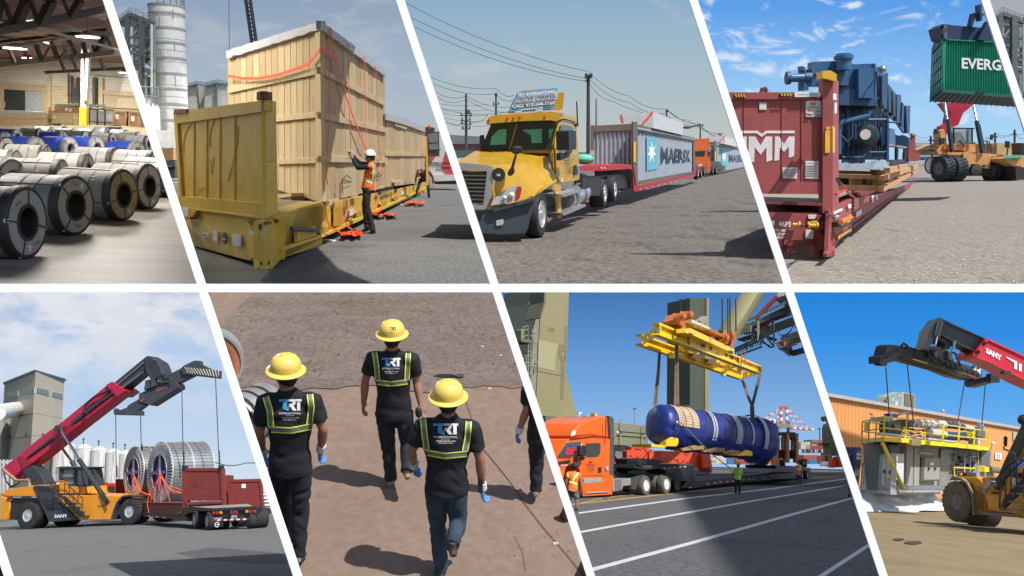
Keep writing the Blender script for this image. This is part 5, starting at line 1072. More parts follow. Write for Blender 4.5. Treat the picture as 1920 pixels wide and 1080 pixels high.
def straddle():
 pm=PD(B7,1450,95,1500,95);t=T(B7,'straddle_carrier','tall orange straddle carrier standing behind the trailer tail','straddle carrier',B7.g(1475,884));so=mat('straddle_orange',(.50,.19,.05),.5,var=.1)
 for x0,x1,o in((405,428,0),(515,540,.5),(608,632,0),(497,512,-2)):t.P('leg',MP(pm,c6(x0,395,x1,390,x1+4,690,x0+4,690),1.2,o),so)
 t.P('top_frame',MP(pm,c6(405,400,520,388,635,400,632,420,520,408,408,420),3),so);t.P('machinery',MP(pm,c6(430,385,470,378,600,380,610,400,600,410,430,405),2,.4),black7)
 t.P('cab',MP(pm,c6(570,425,600,425,600,455,575,460),1,.5),black7);t.P('wheel_box',MP(pm,c6(390,640,460,640,465,730,395,735),1.5,.2),so)
 for k in range(5):t.P('strut',MP(pm,c6(430+k*34,420+k*8,437+k*34,420+k*8,445+k*32,650,438+k*32,650),.4,-.5),darkst)
 t.P('lower_frame',MP(pm,c6(430,560,620,560,625,650,440,650),1,-1),darkst)
straddle()
ccol={'cream':(.55,.52,.42),'red':(.33,.06,.045),'brown':(.20,.05,.04),'green':(.06,.30,.20),'pink':(.55,.05,.20),'orange':(.70,.20,.03),'blue':(.03,.22,.48),'rose':(.42,.10,.08),'grey':(.30,.31,.32)}
CT=[(655,485,705,518,'cream','cream container, upper left of the distant stack'),(700,478,750,510,'cream','cream container next to the red stack, top'),(655,518,705,552,'cream','cream container, lower left of the distant stack'),(705,512,750,550,'grey','pale grey container under the cream one'),
(750,475,832,497,'red','red container, top of the left red pile'),(750,497,832,522,'brown','lettered brown red container in the left red pile'),(750,522,832,552,'red','red container, bottom of the left red pile'),(765,455,838,475,'green','green container topping the far stack'),
(838,460,885,484,'pink','pink container at the left of the top row'),(885,460,935,484,'pink','magenta container at the right of the top row'),(835,484,935,506,'red','red container under the magenta one'),(835,506,925,528,'brown','brown container, third row of the right pile'),(835,528,925,552,'red','red container, lowest row of the right pile'),
(685,610,815,658,'rose','rose red container on top of the blue one'),(740,656,815,702,'blue','bright blue container on the ground'),(690,656,742,702,'brown','brown container left of the blue one'),(815,615,865,700,'brown','tall brown container end right of the blue one'),
(185,596,300,650,'red','red container behind the yellow forklift, upper'),(300,596,415,650,'red','red container left of the straddle carrier, middle row'),(330,545,415,596,'orange','orange container with blue logo, top of its stack'),(415,548,466,590,'orange','orange container between the straddle carrier legs'),(310,650,415,706,'orange','orange container with blue logo on the ground'),
(0,620,90,706,'rose','faded red container beneath the right end of the load'),(90,622,186,706,'rose','faded red container left of the forklift')]
def far_containers():
 for i,(x0,y0,x1,y1,cc,lb)in enumerate(CT):
  d=190 if y1<560 else 172;pm=PD(B7,1400,d,1560,d);q_=c6(x0,y0,x1,y0,x1,y1,x0,y1);t=T(B7,'shipping_container',lb,'container',pm.p(*q_[3]));m_=mat('container_'+cc,ccol[cc],.6,var=.08,dirt=(.12,.07,.05),damt=.2,dsc=.4)
  t.P('box',MP(pm,q_,5),m_);nb=max(4,int((x1-x0)/9))
  b=MB();
  for k in range(nb):u=x0+3+(x1-x0-6)*k/nb;b.poly(pm,c6(u,y0+4,u+(x1-x0)/nb*.5,y0+4,u+(x1-x0)/nb*.5,y1-4,u,y1-4),.05,.05)
  t.P('corrugation',b,m_,kind='stuff')
  if 'logo' in lb:t.P('emblem',MP(pm,c6(x0+6,y0+12,x0+26,y0+12,x0+26,y0+36,x0+6,y0+36),.02,.09),mat('emblem_blue',(.1,.1,.4),.5))
  if 'lettered' in lb:t.P('lettering',MB().ptext(pm,'HAPAG',*c6(x0+14,y1-8)[0],*c6(x1-14,y1-8)[0],1.6,.02,.09),wtext)
 pm=PD(B7,1300,172,1400,172)
 for x0,x1,y0,y1,cc,lb in((770,845,600,648,'cream','cream Seaco container, left of the upper pair under the load'),(845,925,602,648,'cream','cream container, right of the upper pair under the load'),(770,845,648,696,'cream','cream Seaco container, left of the lower pair on the ground'),(845,925,648,697,'cream','cream container, right of the lower pair on the ground'),(925,955,645,705,'blue','narrow dark blue container by the man in green'),(955,1000,645,705,'blue','sky blue container end right behind the man in green'),(1000,1030,645,705,'brown','thin dark red container strip right of the blue one'),(1000,1210,620,706,'rose','long faded red container behind the lime green worker'),(680,728,590,648,'cream','cream container glimpsed beside the orange machinery')):
  q_=c4(x0,y0,x1,y0,x1,y1,x0,y1);t=T(B7,'shipping_container',lb,'container',pm.p(*q_[3]));m_=mat('container_'+cc,(1,1,1));t.P('box',MP(pm,q_,5),m_)
  for k in range(1,5):u=x0+(x1-x0)*k/5;t.P('rib',MP(pm,c4(u-1.2,y0+2,u+1.2,y0+2,u+1.2,y1-2,u-1.2,y1-2),.05,.05),m_)
  if 'Seaco' in lb:t.P('lettering',MB().ptext(pm,'Seaco',*c4(x0+6,y0+32)[0],*c4(x0+58,y0+32)[0],3,.02,.1),mat('letter_slate',(.12,.16,.22),.5))
  if 'Seaco' in lb:t.o['label']=lb.replace('Seaco ','lettered ')
far_containers()
t=T(B7,'yard_machinery','grey row of port machinery under the far container stacks','machinery',B7.g(1540,884));pm=PD(B7,1500,180,1580,180)
for k in range(14):x=690+k*22;t.P('frame',MP(pm,c6(x,556+ru(-4,8),x+16,552+ru(-4,8),x+16,586,x,590),1.5,ru(0,1)),(mat('mach_grey',(.22,.23,.23),.6),darkst,mat('mach_pale',(.4,.4,.38),.6))[k%3])
for k in range(9):x=868+k*13;t.P('leg',MP(pm,c6(x,585,x+4,585,x+4,690,x,690),.5,ru(0,1)),mat('mach_rust',(.25,.10,.05),.6)if k%2 else darkst)
for k in range(8):x=330+k*14;t.P('frame',MP(pm,c6(x,480+ru(0,14),x+11,478+ru(0,14),x+11,545,x,548),1.5),mat('mach_grey' if k%2 else 'crane_sage',(.2,.2,.2)))
for(x,yt)in((848,345),(1500,0)):
 if yt:t=T(B7,'lamp_mast','slim lamp mast over the far container stack at right','lamp post',B7.at(1537,890,130));t.P('pole',MT(seg(B7,c6(x,yt,x,470),130),.08,6),lg);t.P('lamp_head',MP(PD(B7,1500,130,1560,130),c6(828,345,845,338,862,345,845,350),.4),darkst)
t=T(B7,'mobile_crane','dark olive crane tower with ladder and platform at the right bar','crane',B7.g(1562,886));pm=PD(B7,1540,84,1600,84)
for p_,m_ in(((945,330,960,290,1000,290,1040,430,1040,620,960,600,945,430),olive2),((955,530,1040,520,1050,620,960,620),olive),((960,430,1040,430,1040,470,960,470),black7),((905,490,1000,480,1000,510,910,505),darkst)):t.P('body',MP(pm,c6(*p_),2,ru(0,.5)),m_)
t.P('basket',MP(pm,c6(888,220,925,215,925,265,905,268,888,250),.8,.2),olive2);t.P('ladder',MP(pm,c6(925,265,940,265,945,500,930,500),.4),lg)
t=T(B7,'red_spreader','hot red machine parked at the right bar near the pickup','machinery',B7.g(1568,882));
for p_ in((970,640,1010,650,1005,740,975,740),(1000,660,1050,630,1060,700,1050,735,1000,735),(1020,630,1080,620,1085,735,1040,730)):t.P('plate',MP(pm,c6(*p_),1,.6+ru(0,.4)),redo)
t=T(B7,'pickup_truck','small white pickup parked far off before the container stacks','car',B7.g(1553,875.5));pm=PD(B7,1540,100,1600,100)
t.P('body',MP(pm,c6(905,700,925,698,935,678,960,678,968,700,1005,702,1005,722,905,725),2),white,bev=.05);t.P('window',MP(pm,c6(932,698,940,682,955,682,960,698),.05,.05),glassd)
for x in(932,985):c=pm.p(*c6(x,722)[0],.1);wheel(t,c,pm.n,9/5.4/B7.m(c),.3,5/5.4/B7.m(c))
t=T(B7,'forklift','yellow and black forklift parked behind the lowboy deck','forklift',B7.g(1428,887));pm=PD(B7,1410,78,1450,78);fy=mat('forklift_yellow',(.45,.25,.03),.5)
t.P('body',MP(pm,c6(180,690,225,690,230,740,280,735,330,725,335,790,180,795),1.6),fy,bev=.03);t.P('mast',MP(pm,c6(205,650,215,650,215,790,205,790),.2,.2).poly(pm,c6(225,650,235,650,235,790,225,790),.2,.2),black7)
for x in(222,310):t.P('roof_post',MP(pm,c6(x,650,x+6,650,x+10,730,x+4,730),.1,.1),black7)
t.P('roof',MP(pm,c6(215,645,310,645,312,655,215,655),1.4,.1),black7);t.P('seat',MP(pm,c6(245,695,285,690,290,735,245,735),.6),black7)
for x in(262,322):c=pm.p(*c6(x,778)[0],.1);wheel(t,c,pm.n,17/5.4/B7.m(c),.4,8/5.4/B7.m(c))
pm=PD(B7,1290,76,1440,76);grb=mat('block_concrete',(.20,.20,.20),.8)
for k,(x0,x1,f_)in enumerate(((610,655,c4),(658,718,c4),(722,775,c4),(1085,1125,c4),(1128,1160,c4),(1162,1205,c4))):t=T(B7,'concrete_block',('leftmost of three grey blocks behind the gooseneck','middle of three grey blocks behind the gooseneck','right of three grey blocks behind the gooseneck','grey block just right of the man in green','middle grey block between the man in green and the forklift','grey block touching the forklift')[k],'concrete block',B7.g(1190+x0/5.4,884));t.P('block',MP(pm,f_(x0,750,x1,750,x1,802,x0,805),1.2),grb,bev=.02)
def worker7(label,f_,foot,dD,pts,k,**kw):
 p0=B7.g(*f_(*foot)[0]);Y=p0.y+dD;J={n_:B7.at(*f_(x,y)[0],Y+dy)for n_,(x,y,dy)in pts.items()}
 return person(B7,label,J,V((J['head'].x,Y,0)),k,vox=.02,**kw)
hvo=mat('vest_orange',(.80,.16,.03),.6);hvl=mat('jacket_lime',(.50,.85,.03),.6,bump=.3,bs=20);jeans7=mat('jeans_blue',(.03,.06,.14),.8);dark7=mat('shirt_dark',(.02,.02,.025),.8);hairb2=hairb
camo=mat('shorts_grey',(.07,.08,.09),.8,var=.6,sc_=14)
def pdz(f_,foot):return B7.g(*f_(*foot)[0]).y
w1=worker7('worker in orange vest and dark shorts walking at the left bar',c2,(260,1065),0,dict(head=(255,632,0),neck=(250,668,0),sl=(190,690,0),sr=(302,700,0),el=(170,780,0),er=(322,780,0),wl=(160,850,.1),wr=(322,850,.05),hl=(205,850,0),hr=(265,855,0),kl=(205,940,.1),kr=(280,950,-.1),al=(200,1030,.3),ar=(275,1045,-.1)),.98,shirt=hvo,trousers=camo,shorts=True,hair=hairb,hat=dark7,hat_kind='cap',sleeve=.35,shoes=dark7)
for p_ in(((185,690,190,760,180,800),),((295,685,250,740,235,770),)):drape(B7,w1,'reflective_tape',c2(*p_[0]),3.2,mat('tape_yellow',(.75,.85,.2),.5),.015,6)
drape(B7,w1,'reflective_tape',c2(182,775,240,780,300,805),4,K['tape_yellow'],.015,6)
w2=worker7('worker in lime green jacket and hard hat holding the tag line',c4,(1035,1000),0,dict(head=(1048,715,0),neck=(1048,742,0),sl=(1015,755,0),sr=(1082,760,0),el=(1000,790,.1),er=(1092,795,.1),wl=(978,778,.35),wr=(1070,800,.3),hl=(1026,850,0),hr=(1064,850,0),kl=(1024,925,0),kr=(1062,925,0),al=(1024,992,0),ar=(1060,992,0)),.98,shirt=hvl,trousers=mat('trousers_navy',(.012,.016,.03),.8),sleeve=2,hair=hairb,hat=hvl,hat_kind='cap',shoes=dark7)
drape(B7,w2,'reflective_tape',c4(1012,800,1045,808,1082,806),2.8,mat('tape_pink',(.75,.35,.30),.5),.015,6);drape(B7,w2,'reflective_tape',c4(1035,750,1048,775,1045,800),2.2,K['tape_pink'],.015,5)
w3=worker7('worker in orange vest with red sleeves and blue jeans by the trailer tail',c6,(632,915),0,dict(head=(632,685,0),neck=(634,708,0),sl=(610,722,0),sr=(665,722,0),el=(606,765,0),er=(668,775,0),wl=(612,800,-.15),wr=(660,800,-.1),hl=(620,812,0),hr=(652,812,0),kl=(618,865,0),kr=(650,865,0),al=(615,908,-.1),ar=(652,912,0)),.95,shirt=hvo,trousers=jeans7,sleeve=.3,hair=hairb,hat=mat('cap_red',(.3,.02,.02),.6),hat_kind='cap',shoes=dark7)
drape(B7,w3,'reflective_tape',c6(612,755,640,760,668,755),2.4,white,.015,6);drape(B7,w3,'reflective_tape',c6(640,705,652,730,650,760),2,white,.015,5)
w4=worker7('worker in olive green bending down at the right bar',c6,(1090,1045),0,dict(head=(1160,905,-.2),neck=(1150,925,-.1),sl=(1130,925,-.1),sr=(1150,935,.2),el=(1115,975,-.2),er=(1165,975,.2),wl=(1080,1020,-.3),wr=(1150,1010,.2),hl=(1175,985,0),hr=(1190,990,.3),kl=(1150,1010,-.3),kr=(1190,1030,.1),al=(1140,1040,-.1),ar=(1175,1045,.3)),.8,shirt=mat('olive_shirt',(.12,.13,.03),.8),trousers=mat('brown_trousers',(.06,.04,.02),.8),sleeve=2,hair=hairb,shoes=hvl)
pts=[B7.M@B7.g(x,y)+SUN*25*G for x,y in((1368,1090),(1262,905),(1228,892),(1600,892),(1690,1090))]
mb=MB();mb.prism(pts,SUN*.4*G);o=bpy.data.objects.new('gantry_girder',mb.mesh('gantry_girder',olive));C.objects.link(o);o['kind']='structure'
# == lower right: the process skid under the second reach stacker
e1=Z(1640,580,5.4);e2=Z(1540,720,4.32);e3=Z(1720,740,4.32);e4=Z(1600,760,9.6)
ground(B8,'ground',ground_mat('sand_ground',(.24,.175,.085),(.30,.225,.12),(.17,.125,.07),s1=.8,s2=20,bump=.5,bs=12,amt3=.5,s3=.6,speck=.2,stretch=(1,.5,1)),9,162,relief=.01)
sky(B8,160,[(548,'2484da'),(640,'3490e4'),(740,'55a4ec'),(830,'74b4f0'),(905,'8cc0f0')])
blob(B8,1685,1011,11,2.4,mat('damp_patch',(.07,.05,.03),.9),.02);blob(B8,1712,1017,17,3,K['damp_patch'],.02)
orw=mat('wall_orange',(.70,.35,.125),.7,var=.04,sc_=.2);pb8=PD(B8,1555,80,1905,128)
t=T(B8,'orange_building','long orange corrugated building with a pale roof edge behind the skid','building',pb8.p(1700,930))
t.P('wall',MP(pb8,[(1500,735),(1552,743),(1940,812),(1940,935),(1500,940)],12),orw)
for k in range(150):
 x=1545+k*2.6;yt=742+(x-1552)*.178+.6;t.P('rib',MP(pb8,[(x,yt),(x+1.2,yt+.2),(x+1.2,934),(x,934)],.12,.12),orw)
t.P('parapet',MP(pb8,[(1500,728),(1552,736.5),(1940,805),(1940,810),(1552,743),(1500,735)],12.4,.5),mat('parapet_grey',(.36,.34,.31),.6))
t.P('base_band',MP(pb8,[(1500,921),(1700,921),(1700,940),(1500,940)],.3,.35),mat('base_dark',(.10,.085,.06),.8))
w=t.P('window',MP(pb8,e2(345,640,475,645,470,838,328,838),.2,.3),mat('window_frame_dark',(.07,.075,.07),.6))
for q_ in((358,655,412,657,412,690,356,690),(418,657,468,658,466,692,418,690),(352,697,410,697,408,735,350,735),(416,697,466,698,464,738,415,736),(348,742,406,742,404,815,346,815),(412,742,464,744,460,816,410,815)):t.P('pane',MP(pb8,e2(*q_),.03,.36),mat('window_teal',(.05,.09,.09),.1,bump=0),parent=w)
t.P('doorway',MP(pb8,e3(525,440,592,425,592,620,525,600),.2,.25),mat('door_dark',(.04,.03,.025),.7));t.P('door_frame',MP(pb8,e3(582,422,598,422,598,610,582,610),.2,.4),mat('frame_grey',(.25,.22,.18),.6))
t.P('notice',MP(pb8,e3(634,470,684,475,683,526,633,522),.05,.3),white)
for k in range(5):t.P('print_line',MP(pb8,e3(642,480+k*8,675,482+k*8,675,485+k*8,642,483+k*8),.01,.34),mat('print_grey',(.3,.3,.3),.6))
t.P('high_window',MP(pb8,e3(780,300,800,303,830,380,780,370),.1,.3),mat('window_pale',(.35,.38,.3),.4));t.P('wall_lamp',MB().ball(pb8.p(*e3(615,395)[0],.4),.25),white,sm=1)
t=T(B8,'roof_unit','pale green air conditioning unit on the roof edge','air conditioner',pb8.p(1690,765));pu=pb8.shift(-2)
t.P('casing',MP(pu,e1(135,880,275,838,300,840,410,865,410,1005,300,985,270,985,130,960),1.2),mat('unit_green',(.30,.34,.27),.6),bev=.05)
t.P('side_panel',MP(pu,e1(135,880,275,838,272,983,130,962),.1,.1),mat('unit_grey',(.20,.25,.24),.6));t.P('grille',MP(pu,e1(308,850,403,870,403,992,306,972),.1,.12),mat('grille_brown',(.13,.11,.07),.8))
for q_ in((182,900,196,896,196,930,180,930),(210,930,236,925,236,970,210,968),(245,865,258,862,258,885,245,886)):t.P('vent',MP(pu,e1(*q_),.05,.16),mat('vent_pale',(.45,.48,.45),.5))
t=T(B8,'roof_vent','small metal mushroom vent on the roof right of the unit','roof vent',pb8.p(1768,776));c=pb8.p(*e1(693,1062)[0],-2);t.P('cowl',MB().lathe(c,(0,0,1),[(.28,-.3),(.28,.1),(.2,.15),(.24,.4),(.18,.55),(.01,.6)],16),steel,sm=1)
ppost=PD(B8,1580,56,1620,58);t=T(B8,'blue_post','navy steel post with yellow stripes and taped white papers at the bar','post',ppost.p(1608,940));nv=mat('post_navy',(.05,.07,.16),.5)
t.P('post',MP(ppost,e2(275,512,320,512,328,530,300,880,262,900,255,700,270,560),.7),nv,bev=.02);t.P('wing',MP(ppost,e2(210,580,275,570,270,720,240,720),.4,-.2),mat('wing_grey',(.09,.10,.11),.6))
for q_ in((290,543,302,541,308,548,296,550),(308,541,322,540,325,546,314,549)):t.P('stripe',MP(ppost,e2(*q_),.02,.03),mat('safety_yellow',(.75,.42,.02),.5))
for q_ in((288,556,320,558,320,580,287,580),(286,588,317,590,316,614,285,613),(272,692,306,692,303,745,268,745)):t.P('paper',MP(ppost,e2(*q_),.02,.03),white)
for q_ in((274,685,302,685,301,700,273,700),(272,740,300,740,299,754,271,754)):t.P('tape',MP(ppost,e2(*q_),.02,.06),mat('tape_green',(.10,.75,.03),.5))
ps8=PD(B8,1655,46,1853,60);n8=ps8.n
A8=ps8.p(1655,827);E8=B8.at(1615,829,49.5);pe8=PM(B8,V((A8.x,A8.y,0)),V((E8.x,E8.y,0)))
cg=mat('skid_grey',(.30,.285,.25),.6,var=.06,sc_=1,dirt=(.2,.18,.15),damt=.2);cw=mat('skid_white',(.55,.56,.54),.5,var=.04);cd_=mat('skid_dark',(.12,.12,.115),.6);ysk=mat('skid_yellow',(.80,.62,.01),.45,var=.04)
t=T(B8,'process_skid','grey equipment enclosure with yellow railed platform on top, held by chains','equipment skid',ps8.p(1740,925));Wb=1.5
t.P('enclosure',MP(ps8,e2(560,490,700,500)+e3(0,405,470,445,520,455,525,780,240,790,0,790)+e2(690,880,590,880,560,560),Wb,-.3),cg)
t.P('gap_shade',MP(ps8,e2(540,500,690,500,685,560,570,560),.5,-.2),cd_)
for(q_,m_)in(((690,505,745,505,740,880,688,880),cg),((755,515,800,515,790,880,750,880),cg)):t.P('pilaster',MP(ps8,e2(*q_),.3,.05),m_)
t.P('wall_panel',MP(ps8,e3(195,440,300,445,265,780,180,780),.1,-.15),mat('galv_panel',(.30,.31,.30),.45,metal=.4,var=.2,sc_=6))
t.P('wall_panel',MP(ps8,e3(300,445,465,452,470,660,265,660),.1,-.12),mat('panel_slate',(.16,.165,.16),.6));t.P('wall_panel',MP(ps8,e3(520,460,590,460,585,600,520,600),.1,.0),cd_)
dr=t.P('access_door',MP(ps8,e3(62,512,190,515,180,688,55,690),.15,.05),cg,bev=.01);t.P('door_edge',MP(ps8,e3(38,505,66,510,50,690,180,690,178,700,26,700),.12,.08),mat('door_rust',(.10,.08,.06),.7),parent=dr)
t.P('handle',MP(ps8,e3(98,590,106,590,104,612,97,612),.1,.15),darkst,parent=dr);t.P('handle',MP(ps8,e3(148,590,156,590,154,612,147,612),.1,.15),darkst,parent=dr);t.P('label_sheet',MP(ps8,e3(100,550,132,550,132,572,100,572),.01,.14),white,parent=dr)
t.P('door_closer',MP(ps8,e3(25,465,130,476,130,488,28,480),.2,.2),steel)
t.P('cabinet',MP(ps8,e2(560,560,672,565,665,870,555,870),.3,.5),cw,bev=.02);t.P('cabinet',MP(pe8,e2(475,580,520,563,562,563,558,880,455,880,462,720),.3,.3),mat('cabinet_glass',(.40,.40,.40),.25,var=.2),bev=.02)
for q_ in((500,600,522,598,520,700,498,705),(528,596,552,595,550,760,527,760),(490,720,512,715,510,820,488,820)):t.P('cabinet_door',MP(pe8,e2(*q_),.05,.35),cw)
for q_ in((500,697,508,695,508,720,500,722),(546,700,555,698,552,730,544,732)):t.P('handle',MP(pe8,e2(*q_),.05,.42),blackm)
t.P('cabinet_panel',MP(ps8,e2(610,570,668,570,668,625,610,620),.04,.55),cw);t.P('wire_box',MP(ps8,e2(575,775,650,775,650,835,575,835),.3,.8),cd_)
t.P('base_frame',MP(ps8,e2(560,868,720,874)+e3(0,785,240,780,240,800,0,812)+e2(560,896),Wb,.5),mat('base_pale',(.36,.37,.38),.6));t.P('base_frame',MP(pe8,e2(450,860,560,868,560,896,450,882),.3,.5),K['base_pale'])
for k in range(3):t.P('pipe_run',MT([ps8.p(*p,.9)for p in(e2(610,825+k*14,740,825+k*14)+e3(0,742+k*12,240,742+k*12))],.05,6),steel,sm=1)
for x in(612,655,740,):t.P('pipe_stub',MT([ps8.p(*p,.9)for p in e2(x,815,x,870)],.04,5),steel)
t.P('fascia',MP(ps8,e4(530,570,1065,600,1065,685,530,640),.1,1.2),ysk);t.P('fascia',MP(ps8,e4(1225,630,1885,688,1880,757,1225,705),.1,1.2),ysk);t.P('fascia',MP(ps8,e3(333,398,575,420,575,452,333,430),.1,1.2),ysk)
pe8b=PM(B8,ps8.p(1655,827,1.2)*V((1,1,0)),B8.at(1615,829,51)*V((1,1,0)))
t.P('fascia',MP(pe8b,e4(150,620,530,570,530,640,150,690),.1,.0),ysk);t.P('floor',MB().prism([ps8.p(*p,1.1)for p in e4(535,640)+e3(575,450)]+[ps8.p(*e3(575,450)[0],-3),pe8b.p(*e4(155,685)[0],-.1)],(0,0,.06)),mat('grating',(.10,.09,.05),.7))
def rails(pm,tops,mids,posts,off,r=.035):
 for seg_ in tops+mids:t.P('handrail',MT([pm.p(*p,off)for p in seg_],r,6),ysk,sm=1)
 for seg_ in posts:t.P('post',MB().bar(pm.p(*seg_[0],off),pm.p(*seg_[1],off),r*2),ysk)
rails(ps8,[e4(560,200,1020,258),e4(1165,285,1900,385),e3(333,262,580,297)],[e4(555,405,1900,560),e3(300,335,460,352,580,372)],[e4(565,195,540,640),e4(960,250,925,665),e4(1300,305,1280,700),e4(1625,345,1600,725),e3(340,262,330,420),e3(463,278,456,440),e3(578,294,576,450)],1.2)
rails(pe8b,[e4(165,292,560,200)],[e4(155,475,550,405),e4(310,310,545,335),e4(230,485,385,490)],[e4(165,292,145,690),e4(290,270,268,665),e4(420,240,395,650)],0)
t.P('perforated_panel',MP(pe8b,e4(200,295,280,300,270,460,195,455),.04,-.2),ysk)
t.P('toggle_box',MP(ps8,e3(446,300,470,300,465,350,446,350),.3,.9),ysk)
t.P('brace',MB().bar(pe8b.p(*e4(180,690)[0]),pe8b.p(*e2(465,750)[0],-2),.13),ysk);t.P('brace',MB().bar(ps8.p(*e4(520,670)[0],1.1),ps8.p(*e2(665,845)[0],1.0),.13),ysk)
mg=mat('machine_green',(.06,.12,.085),.5,var=.1);mb_=mat('machine_blue',(.02,.06,.11),.5);ins=mat('insulation_grey',(.42,.43,.43),.6,var=.1,bump=.3,bs=6);bur=mat('burlap',(.22,.16,.07),.95,var=.5,sc_=8,bump=.6,bs=15)
t.P('pump_housing',MP(ps8,e4(610,300,780,270,860,300,910,380,905,440,870,530,620,500,605,420),.45,.2),mg,bev=.06)
c=ps8.p(*e4(800,400)[0],.4);t.P('shaft_cover',MB().lathe(c,(n8+ps8.u*.6).normalized(),[(.16,-.2),(.16,.0),(.12,.09),(.1,.1),(.01,.1)],18),mat('brass_cover',(.5,.38,.14),.4),sm=1)
t.P('blue_cap',MP(ps8,e4(640,155,700,145,790,155,805,180,805,235,720,230,640,170),.3,.0),mat('cap_blue',(.01,.12,.55),.4),bev=.04)
for q_ in((580,210,700,230,720,260,640,300,585,290),):t.P('valve_block',MP(ps8,e4(*q_),.8,.5),steel)
t.P('riser_pipe',MT([ps8.p(*p,-.2)for p in e4(975,400,975,130)],.06,10),ins,sm=1);t.P('riser_pipe',MT([ps8.p(*p,-.2)for p in e4(990,135,900,135,810,170)],.06,10),steel,sm=1)
t.P('floor_pipe',MT([ps8.p(*p,.9)for p in e4(450,515,560,520,900,555,1400,610,1830,660)],.085,12),mat('pipe_cream',(.6,.58,.5),.5),sm=1)
t.P('exhaust_drum',MT([ps8.p(*p,.1)for p in e4(1165,325,1400,335,1625,348)],.25,18),ins,sm=1);t.P('exhaust_drum',MT([ps8.p(*p,.1)for p in e4(1360,490,1625,530)],.27,18),ins,sm=1)
t.P('blue_pipe',MT([ps8.p(*p,-.1)for p in e4(1625,345,1910,375)+e3(360,265)],.22,16),mb_,sm=1);t.P('blue_pipe',MT([ps8.p(*p,-.1)for p in e4(1625,540,1910,560)+e3(385,335)],.26,16),mb_,sm=1)
t.P('exhaust_drum',MT([ps8.p(*p,.0)for p in e3(370,262,465,285)],.20,16),ins,sm=1);t.P('end_drum',MT([ps8.p(*p,.0)for p in e3(395,350,440,355)],.2,16),ins,sm=1)
for x in(1215,1250,1330,1430,1460):t.P('band',MT([ps8.p(*e4(x,322+(x-1215)*.06)[0],.1),ps8.p(*e4(x+14,323+(x-1215)*.06)[0],.1)],.265,18),mat('band_rust',(.14,.11,.08),.6))
for i in range(34):
 x=ru(930,1360);y=ru(400,560)-(x-930)*-.05;t.P('valve',MP(ps8,e4(x,y,x+ru(8,26),y+4,x+ru(8,26),y+ru(14,40),x,y+ru(14,30)),.2,ru(-.2,.7)),(steel,darkst,ins,mb_,mg)[i%5])
for q_ in((300,150,330,160,340,190),(1520,260,1680,240,1690,300),(1720,280,1780,270,1800,330),(1660,240,1670,600)):t.P('thin_pipe',MT([ps8.p(*p,.2)for p in e4(*q_)],.03,6),darkst)
t.P('burlap_wrap',MP(ps8,e4(1010,255,1165,265,1160,395,1015,385),.8,.4),bur,bev=.05);t.P('burlap_wrap',MP(ps8,e4(1075,610,1228,620,1225,745,1070,735),.8,1.4),bur,bev=.05)
t.P('control_box',MP(ps8,e3(492,282,552,290,550,352,490,345),.4,.8),cd_);t.P('lamp',MP(ps8,e3(508,230,528,230,532,290,505,290),.2,.5),steel);t.P('panel_box',MP(ps8,e3(465,305,500,310,505,405,465,400),.4,.3),cw)
for i in range(22):
 x=ru(300,500);y=ru(475,640);t.P('gauge',MP(ps8,e3(x,y,x+ru(5,16),y,x+ru(5,16),y+ru(6,24),x,y+ru(6,24)),.2,.1),(steel,darkst,blackm,mat('gauge_teal',(.08,.16,.18),.5))[i%4])
for q_ in((300,660,296,590,495,600,490,450),(425,640,425,500,480,500),(380,650,385,455)):t.P('thin_pipe',MT([ps8.p(*p,.2)for p in e3(*q_)],.05,6),ysk if q_[0]==300 else steel)
t.P('fuel_tank',MP(ps8,e3(500,570,550,575,580,600,620,640,620,668,480,668),.8,.4),cg);t.P('yellow_block',MP(ps8,e3(545,585,582,585,582,625,545,625),.5,.7),ysk);t.P('motor',MT([ps8.p(*p,.6)for p in e3(582,605,655,610)],.22,16),mat('motor_olive',(.16,.16,.12),.5),sm=1)
def tarp8():
 t=T(B8,'white_sheeting','crumpled white plastic sheeting wrapped round the base under the skid','tarpaulin',B8.g(1690,958));mb=MB();nx,ny=60,10;vs=[]
 pa=PM(B8,B8.g(1600,961),B8.g(1772,960));
 for j in range(ny+1):
  for i in range(nx+1):
   u=i/nx;x=1597+u*182;yt=925+4*mnoise.noise(V((u*9,1,0)));yb=959.5+1.5*mnoise.noise(V((u*7,5,0)))-(2 if u>.7 else 0);v=j/ny
   p=pa.p(x,yb+(yt-yb)*v,0);p+=pa.n*(-.9*v+.22*mnoise.fractal(V((u*13,v*2.5,0)),1,2,4));vs.append(p)
 mb.add(vs,[(j*(nx+1)+i,j*(nx+1)+i+1,(j+1)*(nx+1)+i+1,(j+1)*(nx+1)+i)for j in range(ny)for i in range(nx)]);nb=len(vs)
 top=[v+V((0,5,.1))for v in vs[-(nx+1):]];mb.add(top,[]);mb.f+=[(ny*(nx+1)+i,ny*(nx+1)+i+1,nb+i+1,nb+i)for i in range(nx)]
 t.P('sheet',mb,mat('plastic_white',(.58,.59,.60),.35,var=.04,bump=.4,bs=3),sm=1,ang=180)
tarp8()
t=T(B8,'reach_stacker','reach stacker entering from the right with red lettered boom and dusty front wheel','reach stacker',B8.g(1860,985));pk=PD(B8,1640,40,1920,40);red8=mat('boom_red_bright',(.50,.012,.03),.35,var=.06)
t.P('boom_inner',MP(pk,e1(655,80,740,120,1120,295,1010,420,790,310,650,255,600,290),.9),dkg,bev=.02);t.P('boom_head',MP(pk,e1(650,80,685,95,670,140,610,290,590,345,510,410,490,400,530,340,560,210),1.1,.15),mat('boom_grey',(.12,.13,.14),.4),bev=.02)
